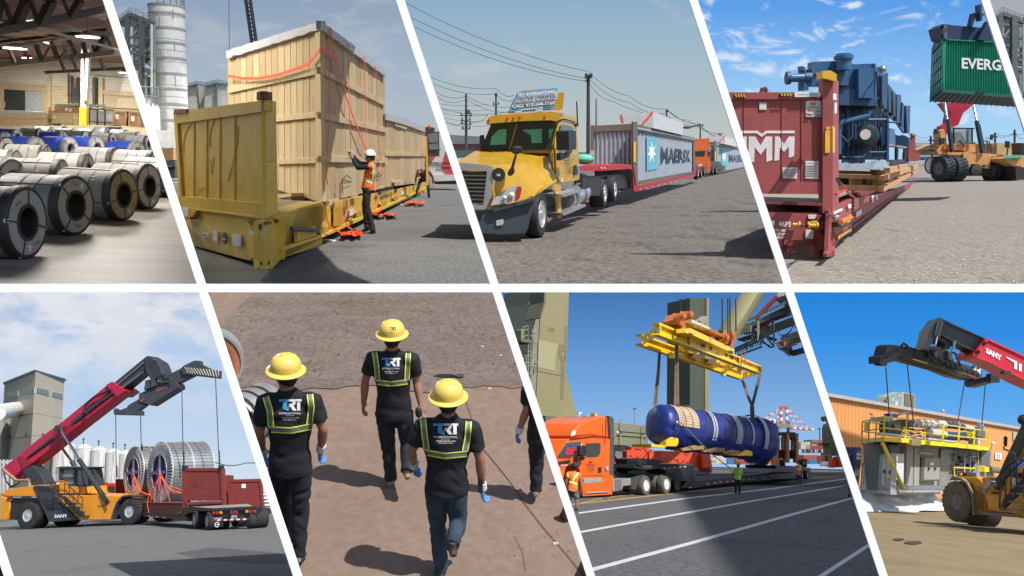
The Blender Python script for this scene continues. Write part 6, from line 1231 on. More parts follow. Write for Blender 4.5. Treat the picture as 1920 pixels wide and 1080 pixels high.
t.P('boom_rib',MP(pk,e1(740,120,1118,292,1112,300,735,135),.1,.1).poly(pk,e1(640,240,790,305,1010,412,1005,422,785,318),.1,.1),K['boom_grey'])
t.P('lower_head',MP(pk,e1(600,290,680,255,790,310,760,400,700,410,720,350,660,310),.9,-.1),dkg);t.P('tilt_cylinder',MB().cyl(pk.p(*e1(668,120)[0],.3),pk.p(*e1(632,275)[0],.3),.13,n=10),K['boom_grey'],sm=1);t.P('rod',MB().cyl(pk.p(*e1(632,275)[0],.3),pk.p(*e1(612,360)[0],.3),.05,n=8),chrome)
t.P('rod',MB().cyl(pk.p(*e1(808,320)[0],.1),pk.p(*e1(788,425)[0],.1),.07,n=8),steel)
t.P('boom_outer',MP(pk,e1(1125,290,1160,300,1280,370,1560,490,1700,560,1700,800,1512,720,1160,530,1040,490,985,455),1.3,.1),red8,bev=.02);t.P('boom_flange',MP(pk,e1(1120,290,1165,300,1030,490,985,460),1.6,.3),mat('flange_red',(.62,.02,.03),.35),bev=.02)
for(x,y)in((1117,343),(1047,430)):t.P('roller',MB().cyl(pk.p(*e1(x,y)[0],.32),pk.p(*e1(x,y)[0],.4),.09,n=12),blackm)
t.P('edge_strip',MP(pk,e1(1165,305,1560,490,1560,500,1160,318),.06,.2).poly(pk,e1(1045,478,1170,520,1512,705,1512,716,1160,532,1040,490),.06,.2),K['flange_red'])
t.P('lettering',MB().ptext(pk,'SANY',*e1(1126,438)[0],*e1(1286,520)[0],9.5,.05,.14),wtext)
t.P('logo_bars',MP(pk,e1(1335,480,1445,530,1440,610,1412,600,1415,540,1335,490),.02,.14).poly(pk,e1(1462,545,1490,556,1488,632,1460,622),.02,.14),wtext)
t.P('lug',MP(pk,e1(1225,338,1275,355,1278,375,1220,350),.3,.0),K['flange_red']);t.P('limit_switch',MP(pk,e1(1308,625,1365,620,1390,630,1355,655,1310,645),.3,.3),blackm)
pq=PD(B8,1660,38,1850,46)
t.P('spreader_beam',MP(pq,e1(345,372,560,450,700,500,1000,580,1090,620,1090,690,1040,715,880,680,700,600,540,560,330,500),.9),dkg,bev=.02)
t.P('spreader_underside',MP(pq,e1(225,505,330,498,1020,690,910,712,480,598),.05,-.3),mat('under_tan',(.12,.07,.05),.7))
t.P('rail_line',MP(pq,e1(390,498,540,542,538,552,388,508),.02,.05),mat('mark_cream',(.6,.5,.4),.5));t.P('rail_line',MP(pq,e1(900,650,1020,685,1018,692,898,658),.02,.05),mat('red_mark',(.5,.03,.03)))
t.P('recess',MP(pq,e1(405,408,550,462,545,530,400,490),.05,.03),blackm);t.P('recess',MP(pq,e1(580,470,700,510,860,590,980,640,860,610,590,540),.05,.05),blackm)
t.P('mast_block',MP(pq,e1(500,400,600,370,690,395,750,420,780,440,800,520,830,600,740,560,640,500,560,450),.8,.15),dkg,bev=.02)
for q_ in((610,405,660,405,640,490,595,480),(745,425,785,430,790,520,750,500)):t.P('upright',MP(pq,e1(*q_),.3,.3),K['boom_grey'])
for k in range(9):x=540+k*55;y=440+k*22;t.P('hose',MT([pq.p(*p,.35)for p in e1(x,y,x+25,y+40,x+60,y+35,x+70,y+70)],.05,5),blackm,sm=1)
for q_ in((270,370,295,345,330,370,340,400),(785,430,820,450,860,560,900,620),(985,590,1020,555,1055,570,1050,600),(660,330,690,325,720,360)):t.P('hose',MT([pq.p(*p,.3)for p in e1(*q_)],.06,6),blackm,sm=1)
t.P('end_block',MP(pq,e1(265,375,345,375,340,495,300,500,258,460),.6,.2),blackm,bev=.02);t.P('valve_white',MP(pq,e1(1008,585,1075,600,1075,660,1040,625,1008,615),.2,.2),mat('valve_white',(.55,.55,.52),.5))
pe=PD(B8,1650,36,1690,38.2);t.P('end_beam',MP(pe,e1(130,370,165,355,250,365,262,395,265,455,220,520,140,545,60,550,55,480,105,460),.5),dkg,bev=.02)
pl_=t.P('stripe_plate',MP(pe,e1(58,482,255,395,262,445,120,515,58,545),.03,.05),K['boom_grey']);stripes(t,pe,e1(58,482,258,395,262,440,60,540),10,blackm,off=.08,parent=pl_)
t.P('opening',MP(pe,e1(125,475,165,460,165,485,128,500),.02,.1),blackm)
pz=PD(B8,1800,47,1858,44.5);t.P('end_beam',MP(pz,e1(905,722,1000,712,1120,680,1130,655,1170,650,1175,730,1120,735,930,790,900,770),.5),dkg,bev=.02);t.P('twist_lock',MP(pz,e1(1130,655,1175,648,1175,735,1140,740),.5,.2),blackm);t.P('twist_lock',MP(pe,e1(60,540,130,545,120,575,70,565),.3,0),blackm)
yel8=mat('stacker_yellow',(.74,.33,.015),.4,var=.08,dirt=(.25,.15,.05),damt=.3,dsc=.8);pw=PD(B8,1790,35,1925,31)
wc=pw.p(*e3(312,865)[0],.3);wn=Matrix.Rotation(-R(50),3,'Z')@V((-wc.x,-wc.y,0)).normalized();rr=38.5/B8.m(wc)
wheel(t,wc,wn,rr,.95,rr*.40,mat('tyre_dust',(.16,.13,.085),.9,var=.2,bump=.4,bs=14),mat('rim_dusty',(.22,.20,.17),.6,var=.2),lugs=24,bolts=14)
wheel(t,pw.p(*e3(450,930)[0],-1.2),wn,rr*.9,.8,rr*.38,lugs=0)
t.P('fender',MP(pw,e3(262,685,290,662,400,665,480,665,545,720,540,760,550,950,450,975,445,850,420,760,380,710,330,690,275,690),1.5,.1),yel8,bev=.03);t.P('fender_lip',MP(pw,e3(258,688,285,664,350,672,400,712,445,790,460,975,447,975,435,820,395,730,340,688,270,692),.15,.3),mat('lip_khaki',(.22,.18,.11),.7))
for k in range(10):t.P('mesh_bar',MB().bar(pw.p(*e3(492,745+k*19)[0],.2),pw.p(*e3(535,765+k*19)[0],.2),.03),blackm)
t.P('chassis',MP(pw,e3(520,665,870,660,1000,655,1000,1030,870,1005,745,985,700,950,560,945,540,850,530,770),2.5),yel8,bev=.03);t.P('side_plate',MP(pw,e3(535,775,700,780,1000,800,1000,1010,880,1000,760,960,580,940),.2,.2),yel8,bev=.02)
t.P('step_tray',MP(pw,e3(495,948,760,968,755,992,500,968),.5,.6),mat('tray_grey',(.18,.17,.14),.6));t.P('lettering',MB().ptext(pw,'SANY',*e3(598,803)[0],*e3(664,808)[0],4,.04,.22),btext)
t.P('sticker',MP(pw,e3(435,753,460,755,460,778,436,776),.01,.12),mat('sticker_tan',(.6,.45,.25),.5));t.P('beacon',MP(pw,e3(330,632,400,628,402,662,330,662),.4,-.3),blackm);t.P('amber_lamp',MP(pw,e3(335,636,352,634,352,656,335,656),.1,-.2),mat('lamp_amber',(.8,.3,.02)))
t.P('lift_cylinder',MP(pw,e3(862,190,900,230,900,330,660,770,612,765,610,700,650,650,700,530),.7,.1),dkg,bev=.04);t.P('rod_end',MB().ball(pw.p(*e3(862,205)[0],.3),.2),blackm,sm=1)
t.P('hose_bundle',MT([pw.p(*p,.4)for p in e3(545,790,560,740,600,700,625,730)],.12,6),mat('hose_pale',(.35,.33,.3),.6),sm=1);t.P('hose_bundle',MT([pw.p(*p,.5)for p in e3(550,760,590,720,615,690)],.09,6),steel,sm=1)
for q_ in((665,920,680,640,745,560,800,540),(715,870,718,620),(760,800,762,550),(808,740,805,500,840,455,864,450),(670,925,720,930),(668,720,864,520),(762,800,790,810),(855,740,864,600),(808,740,864,745)):t.P('handrail',MT([pw.p(*p,.9)for p in e3(*q_)],.035,6),blackm,sm=1)
t.P('stair_stringer',MP(pw,e3(670,910,700,840,864,660,960,560,960,660,880,740,740,880,690,925),.1,.8),dkg)
for(x,y)in((690,925),(740,865),(800,800)):t.P('step',MP(pw,e3(x,y-8,x+80,y-6,x+80,y+12,x,y+10),.6,.85),K['tray_grey'])
t.P('mirror',MP(pw,e3(693,340,705,332,716,345,712,418,700,422,692,405),.1,.6),blackm,bev=.03);t.P('mirror_arm',MT([pw.p(*p,.5)for p in e3(700,420,700,440,740,455,790,480,790,530)],.035,6),blackm,sm=1)
for q_,m_ in(((730,645,790,640,800,665,730,665),blackm),((760,545,795,540,795,640,762,640),mat('blue_hose',(.02,.05,.3),.5)),((815,580,1000,560,1000,630,815,630),yel8),((842,760,900,740,900,830,860,830,845,790),blackm),((752,680,778,680,776,725,752,725),white)):t.P('fitting',MP(pw,e3(*q_),.5,.3),m_)
for x0,y0,x1,y1,lb in((1661,690,1667,772,'leftmost chain from the second spreader to the platform rail'),(1698.5,660,1712,785,'second chain from left crossing in front of the roof unit'),(1807,725,1796,790,'third chain, slanting down left from the far end beam'),(1848,715,1841,795,'rightmost chain ending at the lamp on the skid')):
 t=T(B8,'lifting_chain',lb,'chain',B8.at(x1,y1,46),group='lifting chains under the second spreader');A_=B8.at(x0,y0,41 if x0<1750 else 46);Bp=B8.at(x1,y1,47 if x0<1750 else 52);t.P('cable',MB().cyl(A_,Bp,.028,n=6),darkst)
 t.P('hook',MT([Bp,Bp+V((.1,0,-.2)),Bp+V((0,0,-.4))],.08,6),steel)
 # == upper left: warehouse of steel coils
f1=Z(0,180,3.373);f0=Z(0,0,4.5)
ground(B1,'ground',ground_mat('concrete_floor',(.17,.148,.128),(.23,.203,.178),(.11,.096,.083),s1=.9,s2=8,bump=.15,bs=10,rough=.45,stretch=(.5,2.2,1),amt3=.5,s3=.5,speck=.08,bdist=.01),7,135)
def brick_mat(nm,c1,c2,mo,w_,h_):
 m=mat(nm,c1,.85,var=.1);n=m.node_tree.nodes;l=m.node_tree.links;b=n.new('ShaderNodeTexBrick');tc=n.new('ShaderNodeTexCoord');mp=n.new('ShaderNodeMapping');mp.inputs['Rotation'].default_value=(R(90),0,0)
 l.new(tc.outputs['Object'],mp.inputs[0]);l.new(mp.outputs[0],b.inputs['Vector'])
 for i,c in zip((1,2,3),(c1,c2,mo)):b.inputs[i].default_value=(*c,1)
 b.inputs['Scale'].default_value=1;b.inputs['Brick Width'].default_value=w_;b.inputs['Row Height'].default_value=h_;b.inputs['Mortar Size'].default_value=.02;l.new(b.outputs[0],n['Principled BSDF'].inputs['Base Color']);return m
blk=brick_mat('block_wall_cream',(.52,.44,.29),(.44,.37,.24),(.32,.27,.18),.8,.4);blw=brick_mat('block_wall_white',(.58,.55,.48),(.52,.49,.42),(.38,.35,.3),.8,.4)
for a in(('lintel_tan',(.42,.34,.22),.8),('door_dark1',(.03,.035,.04),.7),('door_grey1',(.33,.36,.38),.6),('col_white',(.48,.45,.40),.6),('col_yellow',(.70,.45,.02),.5),('ply',(.60,.46,.25),.7),('ply_dk',(.40,.24,.12),.7),('crate_brown',(.34,.18,.09),.7),('slab_grey',(.36,.37,.35),.6),('paper',(.7,.7,.68),.7),('girder',(.05,.043,.037),.6),('girder_pale',(.26,.23,.19),.6),('roof_deck',(.17,.085,.055),.8),('wrap_pale',(.55,.56,.56),.5),('ext_red',(.5,.03,.02),.4)):mat(a[0],a[1],a[2],dirt=(.12,.09,.06)if a[0]in('ply','col_white','lintel_tan')else None,damt=.2)
pw1=PD(B1,-40,120,300,120);t=T(B1,'warehouse_wall','cream block back wall with a dark door opening and pipes','wall',pw1.p(100,245))
parts(t,pw1,Z(0,0,1),'''wall block_wall_cream 1 0 -60 112 400 118 400 262 -60 262
upper_wall block_wall_white 1 .02 -60 110 90 112 250 115 400 118 400 176 245 172 150 163 86 159 -60 152''')
parts(t,pw1,f0,'''lintel lintel_tan .5 .4 -40 692 395 735 395 772 -40 748
jamb lintel_tan .5 .35 355 770 395 772 395 945 355 940
jamb lintel_tan .5 .35 -10 748 25 750 25 930 -10 930
opening door_dark1 .2 .1 25 752 215 765 215 935 25 930
sliding_door door_grey1 .2 .25 213 765 356 772 356 940 213 936
lintel lintel_tan .5 .4 865 762 1200 780 1200 812 865 800
shutter lintel_tan .2 .3 875 803 1200 815 1200 920 875 905
pilaster block_wall_cream .5 .5 395 620 425 625 425 940 395 940
pilaster block_wall_cream .5 .5 830 650 865 655 865 910 830 910
sign_plate ext_red .2 .5 635 660 680 664 680 686 635 684
door_slot paper .05 .3 36 860 41 860 41 905 36 905
extinguisher ext_red .4 .6 410 908 421 908 421 945 410 945''')
for x,y0,y1 in((575,620,870),(600,640,870),(612,640,870),(640,690,870),(652,650,870),(662,650,870),(790,660,890),(800,650,890)):t.P('wall_pipe',MT([pw1.p(*p,.5)for p in f0(x,y0,x+2,y1)],.09 if x<700 else.2,6),darkst)
t.P('wall_pipe',MT([pw1.p(*p,.6)for p in f0(565,800,730,806)],.08,6),darkst);t.P('meter_box',MP(pw1,f0(612,740,645,740,645,850,612,850),.3,.5),darkst)
Hr=9.6
t=T(B1,'warehouse_roof','brown deck roof on dark steel girders and open web joists','roof',B1.at(110,60,80))
dk_=MB();e=lambda x,y:V((x,y,Hr));dk_.prism([e(-55,44),e(-8,44),e(-25,126),e(-130,126)],(0,0,.2));t.P('deck',dk_,K['roof_deck'])
def mem(x0,y0,x1,y1,d0,d1,w_,m='girder',nm='girder'):
 w_*=.55;t.P(nm,MB().bar(B1.at(*f0(x0,y0)[0],d0),B1.at(*f0(x1,y1)[0],d1),w_,w_*1.3),K[m])
for a in((-60,275,900,72,50,56,.55),(-60,290,900,98,50,56,.14,'girder_pale'),(-60,550,1010,440,82,82,.7,'girder_pale'),(-60,558,1010,452,82,82,.3),(380,610,1080,575,100,100,.45),(650,620,1100,660,110,112,.2,'girder_pale'),(720,470,1050,430,80,80,.6,'girder_pale'),
(380,215,990,300,60,70,.35),(300,235,1000,420,60,78,.25,'girder_pale'),(-60,150,500,290,60,70,.3),(-60,300,380,370,70,80,.3),(300,0,880,160,50,58,.22,'girder_pale'),(-60,250,700,345,62,75,.12,'girder_pale'),(-60,330,640,395,74,80,.12,'girder_pale'),(-60,360,900,250,72,72,.35),(-60,420,950,240,76,76,.2)):mem(*a)
for a in((225,0,120,250,.7),(440,0,340,205,.7),(680,0,600,140,.6),(45,25,110,245,.3),(255,0,325,185,.3),(535,0,580,110,.25),(170,150,-20,230,.25),(20,0,-10,140,.4)):mem(a[0],a[1],a[2],a[3],51,51.5,a[4],'girder','web_member')
for a in((430,350,490,495,.5),(305,380,350,510,.5),(575,335,640,470,.5),(700,350,730,480,.5),(80,420,125,525,.4),(190,400,240,500,.3),(900,265,810,455,.6),(870,260,940,400,.3),(505,490,545,600,.35),(610,480,645,590,.3),(845,500,885,590,.35),(780,380,800,450,.25),(415,400,360,500,.2),(560,420,500,495,.2)):mem(a[0],a[1],a[2],a[3],80,80.5,a[4],'girder','web_member')
rs=random.Random(3)
jb=MB()
for k in range(13):  # joists with zig-zag webs under the deck
 D=60+k*4.8;p0=B1.at(-30,60,D);p0.z=Hr-.15;x0,x1=(-20-300)/1600*D*2.0,-D*.30
 jb.bar((x0,D,Hr-.1),(x1,D+1.5,Hr-.1),.06);jb.bar((x0,D,Hr-.9),(x1,D+1.5,Hr-.9),.05);n_=int((x1-x0)/.75)
 for i in range(n_):xa=x0+(x1-x0)*i/n_;xb=x0+(x1-x0)*(i+1)/n_;jb.bar((xa,D,Hr-(.1 if i%2 else.9)),(xb,D,Hr-(.9 if i%2 else.1)),.035)
t.P('joists',jb,K['girder'],kind='stuff')
for q_ in((525,380,545,450,580,505,615,515,650,480,680,400,690,350),(530,350,545,420,570,465,610,490,645,470,665,430)):t.P('cable',MT([B1.at(*p,70)for p in f0(*q_)],.04,4),K['girder_pale'])
sk_=t.P('skylight',MP(PD(B1,0,58,80,58),f0(5,232,100,212,105,228,10,246),.05),mat('skylight_glow',(.95,.92,.85),.5,emit=2.2));t.P('skylight',MP(PD(B1,0,58,80,58),f0(220,170,310,168,318,180,240,190),.05),K['skylight_glow']);t.P('skylight',MP(PD(B1,0,58,80,58),f0(160,198,205,190,228,200,175,212),.05),K['skylight_glow'])
mb=MB();mb.prism([e(-70,8),e(4,8),e(1,14),e(-8.5,44),e(-70,44)],(0,0,.2));o=bpy.data.objects.new('roof_deck',mb.mesh('roof_deck',K['roof_deck']));C.objects.link(o);o.matrix_world=B1.M;o['kind']='structure'
def bay_lamp(x,y,D,r,lb,en):
 t=T(B1,'high_bay_lamp',lb,'lamp',B1.at(*f0(x,y)[0],D),group='lit lamps under the warehouse roof');c=B1.at(*f0(x,y)[0],D)
 t.P('housing',MB().lathe(c,(0,0,1),[(.3,.35),(.5,.1),(.5,.0)],14),K['girder']);t.P('lens',MB().lathe(c,(0,0,1),[(r,-.06),(r,-.02)],16),mat('lamp_glow',(1,.95,.85),.4,emit=9));t.P('rod',MB().cyl(c+V((0,0,.3)),(c.x,c.y,Hr),.03,n=5),K['girder'])
 return c
bay_lamp(740,308,64,.8,'brightest lamp beside the column head',1);bay_lamp(125,405,74,.9,'lamp at the left over the dark door',1);bay_lamp(233,487,100,.6,'smallest lamp, right of the left one',1);bay_lamp(1057,612,104,.7,'lamp at the white bar over the right wall',1);bay_lamp(392,360,90,.7,'dim lamp in the middle of the roof',1)
for(x,y,pw_)in((-14,26,.9),(-22,26,.9),(-18,38,.9),(-24,84,1.9),(-46,84,1.9),(-30,108,2.4),(-60,108,2.4)):
 l=bpy.data.lights.new('lamp_light','AREA');l.size=4*B1.S;l.energy=pw_*75000*G*G;l.color=(1,.93,.83);lo=bpy.data.objects.new('lamp_light',l);C.objects.link(lo);lo.matrix_world=Matrix.Translation(B1.M@V((x,y,Hr-.6)))@B1.A.to_4x4()
pc1=PD(B1,140,88,180,88);t=T(B1,'steel_column','white steel column with yellow painted foot in the middle of the hall','column',pc1.p(157,237))
parts(t,pc1,f0,'''flange col_white .5 0 685 350 700 350 708 905 680 905
web girder_pale .2 -.3 700 350 728 350 716 905 706 905
flange col_white .5 0 726 350 752 350 742 600 728 908 708 908
foot col_yellow .55 .05 672 905 706 905 704 1055 670 1055
foot col_yellow .55 .05 708 905 727 908 726 1058 706 1055
stencil girder .02 .06 712 845 728 845 727 880 712 880
foot_web girder .2 -.3 680 910 720 910 716 1050 680 1050''')
pcr=PD(B1,0,100,260,100)
for nm,lb,s in(('plywood_crate','long pale plywood crate draped with plastic at the far left','side ply 3 0 -30 945 400 950 400 1060 -30 1060\ntop_wrap wrap_pale 3 .05 -30 925 110 930 395 945 400 962 270 955 150 965 -30 955\nbatten ply .1 .1 -30 990 400 992 400 1002 -30 1000'),
('plywood_crate','tall brown plywood crate behind the smaller pale ones','side ply_dk 3 -1.5 458 895 672 900 672 1050 458 1050\nsheet paper .02 -1.4 548 910 572 910 572 935 548 935\nsheet paper .02 -1.4 583 912 603 912 603 945 583 945\nlid slab_grey 3 -1.4 460 875 790 878 790 895 460 893'),
('plywood_crate','pale framed crate left of the column, wider one','side ply 2 0 436 950 612 955 612 1045 436 1040\nbatten ply .1 .1 436 950 612 955 612 966 436 961\nbatten ply .1 .1 500 960 508 960 508 1040 500 1040\nbatten ply .1 .1 580 960 588 960 588 1042 580 1042\nsheet paper .02 .12 450 980 470 980 470 1000 450 1000'),
('plywood_crate','narrow pale crate touching the yellow column foot','side ply 2 .1 614 952 668 955 668 1050 614 1048\nsheet paper .02 .12 620 985 636 985 636 1003 620 1003'),
('plywood_crate','small upright crate beside the red extinguisher','side ply_dk 1 0 413 930 450 932 450 1005 413 1005'),
('steel_cage','grey panels in a black frame right of the column','panel slab_grey 2 0 752 920 955 928 955 1065 752 1050\nframe_bar girder .2 .1 745 915 755 915 755 1052 745 1052\nframe_bar girder .2 .1 815 918 824 918 824 1056 815 1056\nframe_bar girder .2 .1 880 922 889 922 889 1060 880 1060\nframe_bar girder .2 .1 745 912 955 925 955 932 745 920\nframe_bar girder .2 .1 750 1020 955 1035 955 1042 750 1026\ntag paper .02 .12 838 926 872 928 872 940 838 938'),
('wooden_crate','left one of two brown framed crates by the white bar','side crate_brown 2 0 957 935 1066 938 1062 1065 955 1055\nbatten ply_dk .15 .1 957 935 970 936 968 1056 955 1055\nbatten ply_dk .15 .1 1052 938 1066 938 1062 1065 1048 1064\nbatten ply_dk .15 .1 957 935 1066 938 1066 950 957 946\nsheet paper .02 .12 976 965 1000 965 1000 1008 976 1006'),
('wooden_crate','right one of two brown framed crates by the white bar','side crate_brown 2 0 1085 938 1260 942 1260 1080 1082 1070\nbatten ply_dk .15 .1 1085 938 1098 939 1096 1071 1082 1070\nbatten ply_dk .15 .1 1085 938 1260 942 1260 954 1085 950\nbatten ply_dk .15 .1 1160 950 1170 950 1170 1070 1160 1070\nsheet paper .02 .12 1106 980 1134 980 1134 1024 1106 1022')):
 cs=[float(v)for v in s.split('\n')[0].split()[4:]];t=T(B1,nm,lb,'crate' if 'crate' in nm else 'cage',pcr.p(*f0(cs[0],max(cs[1::2]))[0]));parts(t,pcr,f0,s)
coilg=mat('coil_wrap_grey',(.25,.255,.26),.5,metal=.15,var=.12,sc_=2,bump=.3,bs=4,dirt=(.28,.24,.19),damt=.5);coilt=mat('coil_wrap_tan',(.235,.228,.212),.6,var=.12,sc_=2,bump=.3,bs=4,dirt=(.24,.20,.15),damt=.5);coilb=mat('coil_wrap_blue',(.03,.07,.42),.4,var=.15,bump=.2,bs=4,dirt=(.3,.35,.5),damt=.25)
facem=mat('coil_face',(.33,.33,.33),.55,var=.1,bump=.2,bs=5);foil=mat('foil_white',(.55,.56,.57),.3,metal=.3,var=.2,bump=1.,bs=5);ringm=mat('edge_plastic',(.028,.027,.026),.5,var=.3,bump=.5,bs=12,dirt=(.15,.14,.12),damt=.3);bore=mat('bore_dark',(.05,.05,.05),.5);redink=mat('ink_red',(.5,.05,.03),.6)
def make_coil(wrap,face,L=2.35,ring=ringm,white=False,label='coil'):
 t=T(B1,'steel_coil',label,'steel coil',(0,0,0),own=True);ax=V((0,1,0));Y=ax
 t.P('wrapping',MB().lathe((0,0,0),Y,[(.985,-.05),(.985,-.24),(.985,-L+.03),(.97,-L)],40,open0=True),wrap,sm=1,ang=30)
 t.P('edge_ring',MB().lathe((0,0,0),Y,[(.99,-.32),(1.02,-.3),(1.025,-.06),(.99,.0),(.93,.015),(.90,0),(.90,-.05)],48,True),ring,sm=1,ang=30)
 t.P('face_sheet',MB().lathe((0,0,0),Y,[(.92,-.01),(.92,.0),(.50,.0),(.50,-.02)],40,True),face,sm=1,ang=30)
 t.P('core_ring',MB().lathe((0,0,0),Y,[(.52,-.02),(.52,.02),(.42,.025),(.42,-.3)],32,True),ring,sm=1,ang=30);t.P('bore',MB().lathe((0,0,0),Y,[(.44,-.02),(.43,-L+.1),(.01,-L+.08)],32,open0=True),bore,sm=1,ang=30)
 for a in((.35,1.9,3.6,5.3)if not white else(.8,2.4)):
  e_=V((math.cos(a),0,math.sin(a)));s=MB();s.bar(e_*.46+Y*.02,e_*1.0+Y*.02,.04,.02,up=Y);s.bar(e_*1.0+Y*-.0,e_*1.0-Y*L,.04,.02,up=e_);t.P('strap',s,bore)
  if not white:t.P('edge_clip',MB().bar(e_*.93+Y*.01,e_*1.03-Y*.06,.10,.03,up=Y),foil)
 for h in((-.9,-1.5)if not white else(-.8,)):t.P('band',MB().lathe((0,0,0),Y,[(.985,h-.02),(.996,h-.02),(.996,h+.02),(.985,h+.02)],40,True),bore if not white else mat('band_green',(.03,.12,.10),.5))
 if not white:
  for a,tr in((1.15,0),(4.4,PI)):
   c=V((math.cos(a),0,math.sin(a)))*.70+Y*.006;b=MB();ux=V((-1,0,0));b.text('JSL',c+V((-.02,0,-.04)),ux,(0,0,1),.13,.01,'LEFT');t.P('lettering',b,btext);b=MB();b.add([c+V(v)for v in((.14,0,-.05),(.02,0,-.05),(.08,0,.07))],[(0,1,2)]);t.P('emblem',b,redink)
  c=V((math.cos(4.9),0,math.sin(4.9)))*.72+Y*.008;t.P('tag',MB().box(c.x-.06,c.x+.05,.0,.012,c.z-.09,c.z+.08),K['paper'])
  b=MB();
  for a in(1.25,1.4):e_=V((math.cos(a),0,math.sin(a)));b.bar(e_*.993-Y*(.45+a*.2),e_*.993-Y*(.62+a*.2),.05,.006,up=e_)
  t.P('sticker',b,K['paper'])
 return t
protos={}
def put_coil(x,yt,kind,lb,group,rot=0,rx=None,ppm=None):
 ppm=ppm or(yt-215)/1.2;D=1600/ppm;rr=.6;c=B1.at(x,300,D);c.z=rr;e_=V((-c.x,-c.y,0)).normalized();ang=rx or R(54);a_=Matrix.Rotation(ang,3,'Z')@e_
 X=a_.cross(V((0,0,1)));Mx=Matrix(((X.x,a_.x,0,c.x),(X.y,a_.y,0,c.y),(0,0,1,c.z),(0,0,0,1)))
 M_=B1.M@Mx@Matrix.Scale(rr,4)@Matrix.Rotation(rot,4,'Y')
 if kind not in protos:
  t=make_coil(*{'g':(coilg,facem),'t':(coilt,facem),'b':(coilb,foil,2.6,mat('ring_slate',(.2,.2,.2),.4),True)}[kind]);ch=[(o,[])for o in B1.objs if o.parent==t.o];protos[kind]=(t.o,ch);t.o['label']=lb;t.o['group']=group;t.o.matrix_world=M_;return
 root,ch=protos[kind];dup(B1,root,M_,lb,group,ch)
grp1='wrapped steel coils on the warehouse floor'
for x,ppm,k,lb,rot,rx in((45,113,'g','nearest grey coil, cut by the left edge of the picture',.2,60),(138,93,'g','second front coil from the left, black ringed with two red marks',2.8,55),(230,80,'t','third front coil from the left, tan top and dark bore',.6,58),(279,70,'t','fourth front coil, next to the white bar',.5,60),(322,60,'g','sliver of a coil at the white bar right of the fourth',1,60),
(22,71,'g','black ringed coil behind the nearest one at the left edge',1.4,55),(117,68,'t','tan coil behind the second front coil',.9,72),(166,57.5,'t','tan coil in the second row, centre',2,72),(32,57,'t','tan coil at the left, second row',1.2,72),(90,47.5,'t','tan coil left of centre, third row',.3,70),(218,47,'g','silver grey coil under the right blue pair',2.2,66),(292,49,'g','silver grey coil at the bar in the third row',1.6,66),(15,38,'g','dark faced coil at the left edge by the blue ones',.9,52),
(134,34,'b','small blue coil in the centre, foil face',0,50),(72,36,'b','large blue coil at the left with foil face',.6,50),(184,32,'b','blue coil behind the silver grey one',1.2,50),(259,36,'b','rightmost blue coil with wide foil face',.4,50),(14,30,'b','blue coil at the left edge, foil face',.9,50),(36,25,'b','farthest blue coil, upper left',.2,55),(122,26,'b','blue coil in the back row, centre',1,60)):put_coil(x,0,k,lb,grp1,rot,R(rx),ppm)
far_l=['first','second','third','fourth','fifth','sixth','seventh','eighth','ninth','tenth','eleventh','twelfth']
for i,(x,ppm)in enumerate(((78,22),(100,19),(125,17.5),(140,21),(163,24),(180,19.5),(214,25),(205,17),(240,19),(262,22),(280,27),(230,15.5))):put_coil(x,0,'tg'[i%2],'far grey coil, %s from the left in the back rows'%['first','second','third','fourth','fifth','sixth','eighth','seventh','tenth','eleventh','twelfth','ninth'][i],grp1,i,R(70),ppm)
# == second window: the yellow flat rack and the big crate
f2=Z(310,160,3);f2b=Z(560,240,4.5);f2c=Z(210,0,4.155);f2d=Z(500,0,2);U1=Z(0,0,1)
ground(B2,'ground',ground_mat('asphalt_warm',(.098,.096,.090),(.130,.127,.119),(.06,.058,.053),s1=.6,s2=14,bump=.8,bs=16,amt3=.55,s3=.5,speck=.6),9,190)
sky(B2,185,[(0,'8fa3bb'),(120,'a3b4c6'),(240,'b3bec8'),(340,'bcc4c8')],[(3.2,.5,.48,.68,'b9c2cc',4.,2.6,330,100,.4),(6,.35,.5,.7,'c6ccd2',9.,3,300,60,.4)])
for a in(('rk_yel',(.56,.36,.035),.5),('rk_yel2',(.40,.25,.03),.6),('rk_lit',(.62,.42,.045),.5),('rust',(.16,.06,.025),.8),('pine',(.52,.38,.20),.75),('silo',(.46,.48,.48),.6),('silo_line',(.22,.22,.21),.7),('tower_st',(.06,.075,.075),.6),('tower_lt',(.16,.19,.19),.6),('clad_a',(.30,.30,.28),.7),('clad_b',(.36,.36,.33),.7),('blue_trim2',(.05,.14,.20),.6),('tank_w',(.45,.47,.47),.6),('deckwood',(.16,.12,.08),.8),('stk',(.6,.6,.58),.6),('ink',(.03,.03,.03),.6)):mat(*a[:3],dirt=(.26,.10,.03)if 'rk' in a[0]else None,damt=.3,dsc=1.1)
pinem=[mat('pine_plank_%s'%w_,c,.75,var=.18,sc_=2,bump=.2,bs=8,stretch=(6,6,.5),dirt=(.30,.19,.09),damt=.25,dsc=3)for w_,c in(('light',(.47,.37,.205)),('mid',(.44,.335,.18)),('warm',(.41,.30,.16)))]
sd2=PM(B2,B2.g(512,504),B2.g(800,358));fr2=PM(B2,B2.g(486,503),B2.g(362,463));u2=fr2.u if fr2.u.x<0 else-fr2.u;v2=sd2.u if sd2.u.y>0 else-sd2.u
LQ=lambda q,u,v:tuple((q[0][i]*(1-u)+q[1][i]*u)*(1-v)+(q[3][i]*(1-u)+q[2][i]*u)*v for i in(0,1))
